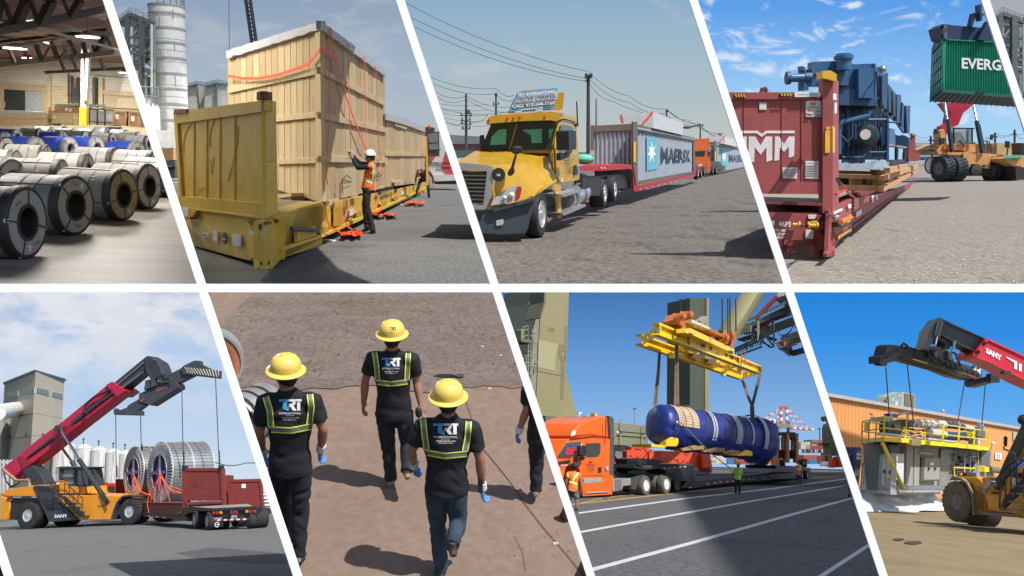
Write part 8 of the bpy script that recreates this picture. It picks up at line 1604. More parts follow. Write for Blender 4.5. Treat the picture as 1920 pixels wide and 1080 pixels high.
parts(t,s3,f3,'''cab_side tr_yel .06 .0 645 262 700 226 770 245 775 280 790 650 660 685 628 600 590 470 625 440
door tr_yel .03 .05 655 275 690 255 765 275 775 420 782 655 662 672 640 600 632 440
door_glass ws_glass .03 .09 655 440 668 300 690 290 745 305 752 325 750 440 668 458
roof_side tr_yel .2 .1 684 218 690 226 772 248 772 275 690 250 650 262
fender tr_yel .06 .12 480 760 540 705 600 685 650 680 668 690 672 900 650 905 648 800 630 720 590 705 540 715 495 765
handle black_steel .05 .1 760 560 772 555 775 600 768 622 757 620
step_plate tank_alu .5 .3 672 745 820 712 825 722 690 765
step_plate tank_alu .5 .3 675 868 828 812 832 826 690 886
side_lamp amber .05 .1 625 615 643 612 644 632 628 636
badge_plate steel .02 .1 668 645 684 640 684 665 668 668
decal sign_bl .02 .1 780 572 790 570 790 610 781 612
mirror black_steel .3 .6 718 335 735 328 768 332 770 440 765 455 722 458
mirror_arm black_steel .1 .4 664 480 680 474 700 490 735 455 745 465 715 505 690 518 666 525
exhaust black_steel .1 .1 768 290 784 282 784 300 775 305'''.replace('steel .02 .1 668','silo .02 .1 668'))
t.P('antenna',MT([s3.p(*p,.1)for p in f3(771,140,776,285)],.02,5),blackm);t.P('fuel_tank',MT([s3.p(*p,-.1)for p in f3(688,785,800,735)],.29,20),K['tank_alu'],sm=1)
for x,y in((705,780),(765,752)):p=s3.p(*f3(x,y)[0],-.1);t.P('tank_band',MT([p,p+v3*.12],.305,20),K['post_br'])
words(t,s3,f3,'''702 515 735 508 4.5 TRT
686 533 750 524 2.4 INTERNATIONAL LTD
696 548 744 540 2.2 DIVISION OF
708 562 740 556 2 TRT INC''',btext,.1);words(t,s3,f3,'712 582 742 576 3 973-344\n714 598 742 592 3 USDOT\n713 614 742 608 3 MC 45',btext,.1)
parts(t,fr3,f3,'''bumper bump .9 .0 100 860 205 848 480 770 500 775 455 960 440 1000 280 1008 160 1000 -40 960
bumper_lip bump .2 .1 215 842 470 775 500 772 495 790 230 862
fog_lamp head_lamp .05 .03 245 918 290 908 296 930 285 948 245 952
tow_eye bore_dark .05 .03 142 882 150 878 158 885 156 898 146 900
grille_dark bore_dark .1 .1 20 600 180 595 190 610 165 800 90 810
surround chrome_p .15 .22 -20 545 5 540 95 548 215 560 233 590 215 760 175 845 140 848 100 840 95 820 160 815 185 600 160 588 10 592
headlamp head_lamp .15 .12 208 820 225 780 290 725 340 700 400 690 412 705 400 770 385 790 300 808
lamp_red ext_red .03 .15 385 695 408 698 412 715 398 775 370 795 378 760'''.replace('chrome_p','tank_alu'))
for k in range(8):y=620+k*26;x0=22+k*8;t.P('grille_bar',MP(fr3,f3(x0,y,186-k*3,y+2,185-k*3,y+10,x0+2,y+8),.08,.22),chrome)
for(x,y,r_)in((345,752,7),(300,770,5)):c=fr3.p(*f3(x,y)[0],.15);t.P('bulb',MB().lathe(c,fr3.n,[(r_/3.485/B3.m(c)*3,0),(.01,.03)],14),K['lamp_core'])
c=fr3.p(*f3(260,619)[0],.25);t.P('number_badge',MB().lathe(c,fr3.n,[(.145,-.05),(.145,0),(.01,0)],20),blackm);words(t,fr3,f3,'250 627 272 627 4 18',wtext,.28)
t.P('hood_mirror',MP(fr3,f3(345,440,370,430,415,432,415,455,400,482,360,488,345,470),.2,.3),blackm,bev=.04);t.P('mirror_arm',MP(fr3,f3(368,485,382,485,362,570,368,600,350,625,322,628,320,600,340,575),.1,.28),blackm,bev=.02)
tyr=mat('tyre_black',(.02,.02,.022),.8,bump=.2)
def sw(t,f,x,y,rp,tw=.35,rim=.58,m=None,plane=None):
 pl_=plane or s3;c=pl_.p(*f(x,y)[0],.12);rr=rp/B3.m(c);wheel(t,c,pl_.n,rr,tw,rr*rim,tyr,m or mat('alu_rim',(.6,.6,.62),.3,metal=.6),bolts=10,dish=.3)
sw(t,f3,545,878,44);t.P('wheel_arch',MP(s3,f3(500,760,560,710,640,720,660,900,600,900),.05,-.3),blackm)
parts(t,s3,f3b,'''frame black_steel .06 -.2 0 700 130 740 400 720 540 760 540 840 200 870 0 830
mud_guard black_steel .06 .15 60 770 85 752 235 752 230 800 215 918 60 915''')
for x,y,r_ in((268,895,27),(362,858,24)):sw(t,f3b,x,y,r_)
for x,y,r_ in((268,895,27),(362,858,24)):c=s3.p(*f3b(x,y)[0],-.5);wheel(t,c,n3,r_/B3.m(c),.5,.3,tyr)
v=-n3
def box3(t,nm,m,pm,q,w_,off=0.,f=f3b,th=None):t.P(nm,MB().prism([pm.p(x,y,off)for x,y in f(*q)],V((-w_,0,0))),K[m])
t=T(B3,'red_trailer','red step deck trailer carrying the near grey container','trailer',s3.p(1200,350))
parts(t,s3,f3b,'''neck tr_red .06 .02 30 645 540 630 545 655 540 700 500 670 250 688 35 690
neck_post tr_red .06 .02 518 640 550 635 562 870 535 885
lower_rail tr_red .06 .02 555 840 570 828 975 738 1100 712 1110 735 975 765 560 880
end_frame tr_red .06 .02 1095 655 1150 645 1155 700 1100 735
landing_gear tr_red .1 -.5 430 770 465 765 470 870 435 875
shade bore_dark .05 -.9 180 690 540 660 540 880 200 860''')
for k in range(7):x=590+k*55;y=858-k*12.2;t.P('reflector',MP(s3,f3b(x,y-3,x+9,y-5,x+9,y+3,x,y+5),.02,.04),K['tarp_w'])
for x in(232,262):t.P('marker',MB().ball(s3.p(*f3b(x,668)[0],.08),.04),K['amber'])
t.P('neck_deck',MB().prism([s3.p(*p,.0)for p in f3b(30,645,540,632)]+[B3.at(*p,36)for p in f3b(500,622,100,625)],(0,0,-.03)),K['tr_red'])
for x,y,r_ in((1124,708,12.5),(1155,702,11)):sw(t,f3b,x,y,r_,.3)
t=T(B3,'tool_box','tan metal box with white sloping lid on the trailer neck','box',s3.p(*f3b(210,645)[0]));pmb=PM(B3,V((-9,B3.g(1110,372).y,0)),V((9,B3.g(1110,372).y,0)))
parts(t,pmb,f3b,'''front box_tan .3 0 118 545 245 548 245 645 118 642
lid box_lid .3 .02 118 545 148 500 262 498 248 548
side box_lid .3 -.02 245 548 275 502 308 500 308 640 245 645
print black_steel .01 .05 172 540 190 505 210 505 200 540''')
solo(B3,'green_tarp_bundle',MB().ball(B3.at(*f3b(70,582)[0],33),(.42,.3,.2),14,9),K['mint'],'mint green tarpaulin bundle behind the cab','tarpaulin',sm=1)
def cont3(lb,kx,ky,s,dd,lab2):
 f=lambda*a:[(kx+(p[0]-1080)*s,ky+(p[1]-303)*s)for p in[f3b(a[i],a[i+1])[0]for i in range(0,len(a),2)]]
 a_=s3.p(*f(565,815)[0])if s==1 else B3.g(kx+(1195-1080)*s,303+(351-303)*s*1.0);b_=s3.p(*f(1090,700)[0])if s==1 else B3.g(kx+(1302-1080)*s,303+(325-303)*s)
 pm=s3 if s==1 else PM(B3,a_,b_);a_=pm.p(*f(545,700)[0]);pf=PM(B3,V((-9,a_.y,0)),V((9,a_.y,0)));t=T(B3,'shipping_container',lb,'container',a_)
 b=MB();container_side(b,pf,*[v for v in(f(160,0)[0][0],f(0,325)[0][1],f(0,625)[0][1],f(525,0)[0][0],f(0,305)[0][1],f(0,630)[0][1])],9,.06);t.P('end_panel',b,K['ms_blue'])
 b=MB();container_side(b,pm,f(568,0)[0][0],f(0,318)[0][1],f(0,790)[0][1],f(1090,0)[0][0],f(0,415)[0][1],f(0,698)[0][1],26,.05);t.P('side_panel',b,K['ms_blue'])
 parts(t,pf,f,'''top_beam post_br .2 .05 140 275 520 255 520 315 160 330
corner_post post_br .2 .06 138 270 165 266 165 500 140 500
bottom_beam post_br .2 .05 300 622 530 628 530 645 300 640''' if s==1 else '''top_beam post_br .2 .05 140 275 520 255 520 300 160 312
corner_post post_br .2 .06 138 270 160 266 160 640 140 635''')
 parts(t,pm,f,'''corner_post post_br .05 .06 524 235 566 240 570 810 552 815 528 640
top_rail post_br .05 .05 566 262 1092 385 1092 420 566 322
hatch ms_blue .04 .08 566 285 1090 395 1090 405 566 305
bottom_rail post_br .05 .05 566 785 1094 690 1094 708 566 815
end_post post_br .05 .06 1078 385 1094 388 1096 706 1080 708
yellow_sticker col_yellow .02 .1 532 425 552 420 552 605 532 612
logo_panel ms_star .01 .01 650 372 745 385 748 672 652 685''')
 c0=f(698,520)[0];st=[]
 for i in range(14):a=PI/2+2*PI*i/14;r_=(1 if i%2==0 else.42);st.append((c0[0]+math.cos(a)*r_*8.6*s,c0[1]-math.sin(a)*r_*21*s+(0 if i else 0)))
 t.P('star',MP(pm,st,.004,.018),wtext);words(t,pm,f,'780 614 1055 603 %g MAERSK'%(29*s),mat('ink_slate',(.03,.05,.08),.6),.012)
 if s==1:words(t,pf,f,'470 345 482 345 2.2 M',btext,.08)
 e=T(B3,'tarped_cargo',lab2,'cargo',pf.p(*f(560,260)[0]));yb=a_.y+3*s**0
 pg=PM(B3,V((-9,a_.y+4,0)),V((9,a_.y+4,0)));ps_=PM(B3,pg.p(*f(712,250)[0])*V((1,1,0)),(pg.p(*f(712,250)[0])+v3)*V((1,1,0)))
 e.P('tarp',MB().add([*[pg.p(*p)for p in f(405,175,712,145,712,295,405,250)],*[ps_.p(*p)for p in f(985,248,985,360)],pg.p(*f(405,175)[0])+v3*8],[(0,1,2,3),(1,4,5,2),(0,6,4,1)]),K['tarp_w'])
 for q_ in((410,170,425,170,442,250,430,250),(700,140,712,135,712,155,618,260,600,258)):e.P('strap',MP(pg,f(*q_),.02,.03),orange_strap)
cont3('near grey container with the dark letters and pale blue star panel',1080,303,1,0,'grey tarped cargo standing out of the near open top container')
cont3('far smaller grey lettered container behind the orange truck',1284,303,.52,1,'grey tarped cargo on the far container')
sf=PM(B3,B3.g(1316,337),B3.g(1400,312));t=T(B3,'orange_truck','orange sleeper truck between the two container trailers','truck',sf.p(1320,330));pcf=PM(B3,V((-9,sf.p(1326,330).y,0)),V((9,sf.p(1326,330).y,0)))
parts(t,pcf,f3b,'''roof tr_orange 1 0 1095 395 1190 390 1225 398 1228 495 1190 500 1095 480
cab tr_orange 1 .1 1095 470 1190 475 1205 500 1205 590 1150 600 1095 600
windscreen ws_glass .05 .15 1098 510 1190 503 1182 555 1098 552
hood tr_orange 1.2 .5 1098 568 1150 562 1200 580 1198 660 1160 660 1130 645 1098 640
hood_line tr_yel_dk .05 1.2 1120 600 1150 572 1155 580 1125 612
headlight lamp_core .05 1.1 1125 635 1158 625 1158 640 1128 648
side tr_orange .5 -.3 1190 480 1228 490 1240 640 1238 700 1205 712 1200 600
mirror black_steel .1 .6 1210 515 1230 515 1230 558 1212 558
bumper tr_orange .3 .6 1098 650 1160 652 1150 680 1098 690''')
for x,y,r_ in((1186,692,9),(1262,682,8.5),(1294,678,8.5)):sw(t,f3b,x,y,r_,.3,plane=sf)
t=T(B3,'far_trailer','dark trailer frame with twin axles under the far container','trailer',sf.p(1370,318));parts(t,sf,f3b,'rail black_steel .06 0 1238 600 1330 605 1335 640 1480 625 1500 640 1490 655 1330 690 1240 650')
for x in(1438,1462,1488):sw(t,f3b,x,664,4.5,.3,plane=sf)
pfar=PD(B3,1300,200,1400,200);t=T(B3,'distant_truck','tiny orange and black trucks at the vanishing point by the bar','truck',B3.g(1385,316));parts(t,pfar,U1,'body tr_orange 2 0 1383 291 1389 291 1389 303 1383 303\nchassis black_steel 2 .1 1384 303 1394 304 1394 311 1384 311\nbody ms_blue 2 0 1380 282 1386 283 1384 292 1380 292')
pg_='utility poles along the road'
def pole3(x,yt,yb,d,w_,lb,arms=(),m='pole_d'):
 t=T(B3,'utility_pole',lb,'pole',B3.at(x,yb,d),group=pg_);t.P('shaft',MB().cyl(B3.at(x-(yt-yb)*.0,yb,d),B3.at(x,yt,d),w_*.3,w_*.22,n=8),K[m])
 for(y,l_,s_)in arms:p=B3.at(x,y,d);k=1/B3.m(p);t.P('crossarm',MB().bar(p+V((-l_*k,-.2,-s_*k)),p+V((l_*k,-.2,s_*k)),w_*.2),K[m]);[t.P('insulator',MB().box(-w_*.15,w_*.15,-.2,.2,0,w_*.6,Matrix.Translation(p+V((q_*k,-.2,0)))),K[m])for q_ in(-l_*.8,l_*.8)]
 t.P('transformer',MB().cyl(B3.at(x+3,yt+30,d),B3.at(x+3,yt+38,d),w_*.5,n=8),K[m])if len(arms)>3 else None
pole3(874,176,280,100,.55,'dark pole with many crossarms at the far left',((217,11,0),(226,9,1),(233,10,-1),(242,8,0)))
pole3(930,174,216,110,.45,'pole rising behind the left end of the hiring sign',((196,6,1),(180,2,0)))
pole3(1103,140,290,60,.50,'tallest pole right behind the tractor cab',((147,6,6),))
pole3(1118,185,240,90,.35,'thin grey pole just left of the near container',(),'far_roof');pole3(1250,205,225,130,.4,'short pole over the tarped cargo',((210,2,0),));pole3(1313,232,260,130,.4,'pole with a street lamp arm over the orange truck',((236,5,0),));pole3(1350,250,268,160,.4,'smallest pole before the white bar',((252,3,0),))
wl3=('top wire crossing the whole sky window','second wire from the top','third wire from the top','fourth wire, left of the sign','fifth wire, left of the sign','sixth wire, left of the sign','seventh wire near the left poles','lowest wire left of the cab','wire right of the tall pole, upper','wire right of the tall pole, lower','wire between the short poles','wire sagging to the last pole','lowest wire at the right, above the trucks','thin low wire at the far left')
for i,(P_,d)in enumerate((((762,6,1103,134),60),((770,32,1103,148),60),((777,50,1103,153),60),((808,145,930,166,964,178),110),((812,157,930,176,964,186),110),((815,170,874,180,962,200),100),((820,182,874,186,960,210),100),((838,228,874,226,915,216),100),((1103,134,1180,180,1250,204,1313,232),100),((1107,150,1180,192,1250,212),100),((1107,160,1150,190,1250,216,1313,236,1350,252),120),((1250,204,1290,225,1350,250,1375,268),130),((1313,232,1350,258),130),((830,205,960,208),105))):
 pts=[(P_[k],P_[k+1])for k in range(0,len(P_),2)];wire(B3,'overhead_wire',[B3.at(x,y,d)for x,y in pts],.024*d/100+.004,K['pole_d'],wl3[i],'wire','overhead wires in the hazy sky',sag=.5)
for k in range(5):wire(B3,'overhead_wire',[B3.at(800+k*6,190+k*9,130),B3.at(915,196+k*10,130)],.025,blackm,'faint wire number %s down among the left pole lines'%('one','two','three','four','five')[k],'wire','overhead wires in the hazy sky',sag=.4)
t=T(B3,'street_lamp','cobra head street lamp by the short pole','street lamp',B3.at(1308,240,128));t.P('arm',MT([B3.at(1313,234,128),B3.at(1300,237,128),B3.at(1290,239,128)],.12,5),K['pole_d']);t.P('head',MB().ball(B3.at(1288,239,128),(.7,.3,.2)),K['pole_d'])
pb3=PD(B3,800,120,900,120)
for nm,lb,s in(('brick_warehouse','low brick warehouse with grey roof left of the cab','wall far_brick 8 0 780 268 908 268 908 292 780 292\nroof far_roof 9 .3 790 250 905 256 912 270 780 270'),('dark_flatbed','dark teal trailer side low behind the hood','side trunk 3 4 800 280 905 283 905 293 800 300'),('rail_shed','low brown shed right of the cab behind the pole','wall far_brick 6 0 1088 290 1112 290 1112 305 1088 305\nroof far_roof 6 .2 1084 285 1112 286 1112 292 1084 292')):t=T(B3,nm,lb,'building' if 'flat' not in nm else 'trailer',pb3.p(float(s.split()[4]),292));parts(t,pb3,U1,s)
# == fourth window: the red flat rack, blue machine, green container
f4=Z(1450,90,4.32);f4b=Z(1360,300,4.909);f4c=Z(1700,0,5.4);f4d=Z(1700,180,5.4);f4e=Z(1300,0,2)
ground(B4,'ground',ground_mat('gravel_pale',(.24,.20,.155),(.31,.265,.21),(.15,.125,.10),s1=1.3,s2=9,bump=1.,bs=7,amt3=.75,s3=1.3,speck=.6,stretch=(1,.45,1),bdist=.02),9,330,relief=.02)
sky(B4,320,[(0,'5c9ee8'),(110,'86bcf2'),(200,'a6d2f5'),(290,'aed6f4'),(330,'bcdcf2')],[(4.,.85,.53,.68,'e4eef8',5.5,2.4,300,60,.9),(7.,.6,.56,.7,'f0f6fb',2.5,2.,310,200,.5)])
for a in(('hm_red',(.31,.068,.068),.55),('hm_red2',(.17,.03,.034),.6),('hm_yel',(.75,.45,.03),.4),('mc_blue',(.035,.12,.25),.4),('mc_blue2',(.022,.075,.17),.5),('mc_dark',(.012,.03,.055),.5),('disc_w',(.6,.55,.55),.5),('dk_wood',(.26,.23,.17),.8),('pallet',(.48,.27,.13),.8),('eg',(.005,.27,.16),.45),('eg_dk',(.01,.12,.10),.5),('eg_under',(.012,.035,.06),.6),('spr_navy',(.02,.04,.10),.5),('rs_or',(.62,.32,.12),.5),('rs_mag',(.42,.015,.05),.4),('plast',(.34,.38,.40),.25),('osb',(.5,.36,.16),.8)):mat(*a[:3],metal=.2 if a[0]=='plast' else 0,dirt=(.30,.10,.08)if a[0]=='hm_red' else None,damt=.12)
s4=PM(B4,B4.g(1558,481),B4.g(1716,341));y4=B4.g(1545,483).y;p4=PM(B4,V((-9,y4,0)),V((9,y4,0)));v4=s4.u if s4.u.y>0 else-s4.u
t=T(B4,'flat_rack','dark red flat rack with tall end wall, white letters and warning stickers','flat rack',p4.p(1500,470))
parts(t,p4,f4e,'''end_wall hm_red .1 0 120 350 460 348 470 370 490 355 495 705 480 725 200 722 120 725
top_rail hm_red .1 .05 120 346 440 346 440 372 120 372
bottom_rail hm_red .1 .05 120 682 480 682 482 728 120 726
post_front hm_red .2 .1 485 292 525 296 522 800 485 800
post_base hm_red .3 .12 465 808 525 808 528 960 464 962
sill hm_red .15 .05 120 792 480 800 470 905 120 905
sill_lip hm_red2 .25 .12 120 905 470 900 465 922 120 925
gusset hm_red .3 .15 358 862 378 862 362 920 338 915
foot hm_red2 .3 .1 350 922 382 922 392 938 380 948 352 945
cross_rail hm_red2 .2 .1 120 752 485 760 485 772 120 760
yellow_casting hm_yel .3 .2 485 266 515 264 538 278 538 306 486 292''')
t.P('side_post',MB().prism([p4.p(*p,.1)for p in f4e(522,295,522,800)]+[s4.p(*p,0)for p in f4e(545,800,545,305)],(.0,.05,0)),K['hm_red']);t.P('deck',MB().prism([p4.p(*p)for p in f4e(120,790,485,798)]+[p4.p(*p)+v4*36 for p in f4e(485,798,120,790)],(0,0,-.1)),K['hm_red2'])
bp=p4.p(*f4e(120,772)[0]);bq=p4.p(*f4e(485,778)[0]);n_=26
for k in range(n_):a_=bp.lerp(bq,k/n_)+V((0,.05,.10));c_=bp.lerp(bq,(k+.93)/n_)+V((0,.05,.10));t.P('plank',MB().prism([a_,c_,c_+v4*9,a_+v4*9],(0,0,-.05)),K['dk_wood'])
for x in(188,330,404):t.P('panel_seam',MP(p4,f4e(x,375,x+2,375,x+2,682,x,682),.01,.012),K['hm_red2'])
for q_ in((155,352,196,352,196,364,155,364),(326,348,370,348,370,360,326,360)):pl_=t.P('stripe_plate',MP(p4,f4e(*q_),.02,.07),blackm);stripes(t,p4,f4e(*q_),4,K['hm_yel'],off=.1,parent=pl_)
t.P('lifting_ring',MT([p4.p(*p)for p in f4e(255,348,258,335,270,332,275,346)],.04,6),K['hm_red2'])
parts(t,p4,f4e,'''letter_bar wtext .006 .008 120 490 240 490 258 502 272 490 380 490 380 500 275 500 256 514 238 500 120 500
letter_shape wtext .006 .008 140 510 200 512 200 600 180 608 180 530 140 530
letter_shape wtext .006 .008 208 512 232 512 252 545 272 512 296 512 296 600 274 608 274 552 252 580 230 552 228 608 206 604
letter_shape wtext .006 .008 306 512 322 512 340 540 358 512 380 512 378 585 358 592 358 550 340 570 324 552 322 600 304 604
sticker paper .02 .02 248 385 274 385 274 411 248 411
sticker paper .02 .02 335 628 390 628 388 670 335 668
sticker paper .02 .02 421 604 470 604 468 672 420 670
warning_board paper .02 .08 380 346 476 346 476 362 380 364
warning_board paper .02 .02 422 378 482 378 482 438 422 438
label_strip hm_yel .02 .12 495 490 512 488 512 572 494 574
label_strip hm_yel .02 .12 498 478 512 474 512 484 498 488'''.replace('wtext','lamp_white'),)if mat('lamp_white',(.74,.70,.71),.5,bump=0)else None
words(t,p4,f4e,'390 357 470 357 2.6 Locked Pin and Securing Hole',K['ink'],.1);words(t,p4,f4e,'320 848 366 850 9 46P3',wtext,.07);words(t,p4,f4e,'293 843 304 843 8 1',wtext,.07);words(t,p4,f4e,'295 866 346 868 4.2 73.021 LBS\n295 880 346 882 4.2 32.700 LBS\n299 893 344 895 4.2 40.230 LBS',wtext,.07);words(t,p4,f4e,'432 404 474 404 2 CAUTION ONLY',K['ink'],.04)
for k in range(6):t.P('print_line',MP(p4,f4e(338,634+k*5.6,386,634+k*5.6,386,636+k*5.6,338,636+k*5.6),.004,.042),mat('print_grey2',(.2,.2,.25),.6));t.P('print_line',MP(p4,f4e(424,612+k*9,464,612+k*9,464,615+k*9,424,615+k*9),.004,.042),K['print_grey2'])
for q_,m_ in(((428,414,446,414,446,418,428,418),'ext_red'),((456,414,476,414,476,418,456,418),'sign_bl'),((428,428,446,428,446,434,428,434),'ext_red'),((456,428,476,428,476,434,456,434),'sign_bl'),((444,382,460,382,460,392,444,392),'amber')):t.P('print_block',MP(p4,f4e(*q_),.004,.042),K[m_])
parts(t,p4,f4b,'''hole ink .02 .14 880 515 905 515 905 560 880 560
hole ink .02 .14 870 835 896 835 896 880 870 878
slot ink .02 .14 870 645 925 645 925 680 870 675
sticker paper .02 .08 765 502 840 505 838 545 765 540
sticker paper .02 .08 740 640 812 644 808 728 740 724''')
t.P('lock_rod',MT([p4.p(*p,.2)for p in f4b(620,592,860,608)],.022,8),K['hm_red2'],sm=1)
for x0,x1,r_,m_ in((620,670,.025,'hm_yel'),(670,682,.055,'hm_yel'),(682,692,.05,'hm_red2'),(745,755,.05,'hm_red2'),(756,770,.06,'hm_yel'),(775,835,.04,'hm_yel'),(836,848,.06,'hm_yel'),(850,862,.025,'hm_yel')):t.P('rod_collar',MT([p4.p(*f4b(x0,592+(x0-620)*.06)[0],.22),p4.p(*f4b(x1,592+(x1-620)*.06)[0],.22)],r_,12),K[m_])
t.P('lock_handle',MP(p4,f4b(790,565,850,560,850,600,800,605),.06,.25),K['hm_yel'])
parts(t,s4,f4b,'''side_rail hm_red .06 0 950 460 1010 440 1160 360 1450 310 1740 200 1740 240 1473 375 1180 625 1050 740 960 860
flange hm_red2 .1 .05 1180 600 1473 385 1740 225 1740 240 1473 400 1180 628
corner_post hm_red .06 .04 960 500 1000 480 1010 880 940 895
foot hm_red .06 .1 935 860 1010 800 1015 815 940 895
step hm_red .06 .06 1000 600 1100 560 1170 540 1165 660 1040 735 1000 650
stripe_panel ink .02 .1 1040 735 1060 695 1165 620 1165 640
stripe_panel ink .02 .1 1068 620 1070 590 1165 535 1165 560
plate paper .02 .05 1210 480 1255 452 1255 500 1208 528
plate paper .02 .05 1000 480 1080 445 1080 465 1000 505
plate paper .02 .05 1350 330 1368 325 1368 385 1350 390
plate paper .02 .05 1390 330 1404 326 1404 360 1390 364
plate paper .02 .05 1132 415 1160 405 1160 440 1134 445
plate paper .02 .05 1008 520 1045 505 1042 545 1012 552
pipe_end ink .1 .15 1040 570 1068 550 1072 600 1048 618''')
for k in range(6):t.P('warning_stripe',MP(s4,f4b(1044+k*20,728-k*14,1052+k*20,722-k*14,1060+k*20,690-k*12,1052+k*20,698-k*12),.01,.13),K['hm_yel']);t.P('warning_stripe',MP(s4,f4b(1072+k*15,612-k*9,1080+k*15,606-k*9,1086+k*15,584-k*9,1078+k*15,590-k*9),.01,.13),K['hm_yel'])
t.P('yellow_roll',MT([s4.p(*p,.2)for p in f4b(1062,572,1160,522)],.045,10),K['amber'],sm=1);t.P('label_strip',MP(s4,f4e(523,478,528,474,532,486,530,572,523,572),.02,.08),K['hm_yel']);t.P('sticker',MP(s4,f4e(525,350,537,352,537,375,525,373),.02,.08),K['paper']);t.P('sticker',MP(s4,f4e(530,385,538,385,538,425,530,425),.02,.08),K['paper'])
t.P('far_end_wall',MP(PM(B4,s4.p(1704,330)*V((1,1,0)),(s4.p(1704,330)+V((1,0,0)))*V((1,1,0))),f4(1095,725,1130,725,1132,692,1152,692,1148,915,1095,915),.3),K['hm_red']);t.P('far_cap',MP(PM(B4,s4.p(1704,330)*V((1,1,0)),(s4.p(1704,330)+V((1,0,0)))*V((1,1,0))),f4(1130,690,1153,690,1153,706,1130,706),.4,.1),K['hm_yel'])
c_=T(B4,'load_chain','chain with red ratchet binder lashing the timber to the deck','chain',s4.p(1597,400));c_.P('binder',MT([s4.p(*p,.3)for p in f4b(1015,318,1110,268,1140,310,1190,350)],.02,6),K['ext_red']);c_.P('binder',MT([s4.p(*p,.3)for p in f4b(1055,205,1110,268)],.02,6),K['ext_red'])
for k in range(16):P_=f4b(*((1030+k*7,175+k*12)if k<5 else(1175,345+(k-5)*16)));p=s4.p(*P_[0],.3);c_.P('link',MB().lathe(p,V((1,0,0))if k%2 else V((0,1,0)),[(.03,-.008),(.03,.008),(.015,.008),(.015,-.008)],8,True),darkst)
t=T(B4,'blue_machine','large blue absorption chiller with flanged pipes on the flat rack','machine',B4.at(1620,320,22));ym=B4.g(1560,420).y+5;pm4=PM(B4,V((-9,ym,0)),V((9,ym,0)));cor=pm4.p(*f4(820,450)[0]);sm4=PM(B4,cor*V((1,1,0)),(cor+v4)*V((1,1,0)))
parts(t,pm4,f4,'''front mc_blue .2 0 315 112 490 105 500 300 640 130 780 140 825 125 830 465 800 470 720 465 700 465 560 462 450 300 310 305
tall_box mc_blue .4 .15 312 112 485 107 487 215 312 212
tall_box mc_blue .4 .1 310 212 487 212 487 310 310 305
box mc_blue .5 .3 488 105 612 105 610 300 528 302 488 290
cover mc_blue .4 .35 690 165 815 158 812 405 692 405
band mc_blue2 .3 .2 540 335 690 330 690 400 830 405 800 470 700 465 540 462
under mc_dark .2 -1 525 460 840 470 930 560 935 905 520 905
skirt mc_blue2 .2 -.5 690 130 830 125 830 160 690 165
column_front mc_blue2 .2 .1 930 545 938 545 938 905 920 905
box_lower mc_blue .3 .0 865 640 935 645 935 785 880 790
label paper .01 .45 533 115 562 115 562 126 533 126
base mc_blue2 .5 .2 600 905 745 905 745 945 600 950''')
parts(t,sm4,f4,'''side mc_blue .1 0 822 130 900 225 930 290 1000 375 1035 380 1040 470 1100 520 1105 690 1060 690 1000 600 845 470 822 465
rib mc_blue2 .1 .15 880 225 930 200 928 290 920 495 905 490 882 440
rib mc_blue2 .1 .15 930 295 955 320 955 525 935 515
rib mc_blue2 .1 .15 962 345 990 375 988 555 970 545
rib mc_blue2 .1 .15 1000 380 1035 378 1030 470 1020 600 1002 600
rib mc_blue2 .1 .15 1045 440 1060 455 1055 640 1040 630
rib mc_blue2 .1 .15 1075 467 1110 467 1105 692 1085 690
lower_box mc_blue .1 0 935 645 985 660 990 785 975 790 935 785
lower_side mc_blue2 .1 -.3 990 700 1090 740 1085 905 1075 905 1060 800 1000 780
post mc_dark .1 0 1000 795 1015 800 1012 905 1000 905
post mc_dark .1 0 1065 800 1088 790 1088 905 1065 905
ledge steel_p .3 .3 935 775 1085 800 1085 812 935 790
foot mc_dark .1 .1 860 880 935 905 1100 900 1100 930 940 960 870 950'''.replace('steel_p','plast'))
c=pm4.p(*f4(570,85)[0],.5);mpx=lambda n:n/4.32/B4.m(c)
t.P('flange',MB().lathe(c,(0,0,1),[(mpx(62),-.35),(mpx(62),-.02),(mpx(76),-.02),(mpx(76),.08),(mpx(60),.10),(mpx(60),.14),(.01,.14)],28),K['mc_blue'],sm=1,ang=30)
P_=[pm4.p(*p,.4)for p in f4(305,240,135,243)];t.P('side_pipe',MT(P_,mpx(34),20),K['mc_blue'],sm=1);t.P('flange',MT([P_[1],P_[1]+V((-.12,0,0))],mpx(52),24),K['mc_blue2']);t.P('flange',MT([P_[0],P_[0]+V((-.2,0,0))],mpx(42),24),K['mc_blue2'])
t.P('stack_pipe',MT([pm4.p(*p,-.1)for p in f4(242,345,242,180)],mpx(42),20),K['mc_blue'],sm=1);t.P('eye_plate',MP(pm4,f4(205,150,235,146,260,160,258,185,205,180),.1,.1),K['mc_blue2'])
for P_,r_,m_ in(((790,510,770,550,560,600,535,640,530,860),20,'mc_blue'),((720,580,915,580),9,'mc_blue'),((925,545,925,830,900,845,780,845),9,'mc_blue2'),((540,700,600,760,640,720,640,600),8,'mc_blue2'),((560,885,720,885,750,860),9,'mc_blue2'),((940,600,1025,604,1035,560),8,'mc_blue2'),((610,560,610,800),8,'mc_dark'),((665,600,665,740),7,'mc_blue2')):t.P('pipe',MT([pm4.p(*p,.45)for p in f4(*P_)],mpx(r_),12),K[m_],sm=1)
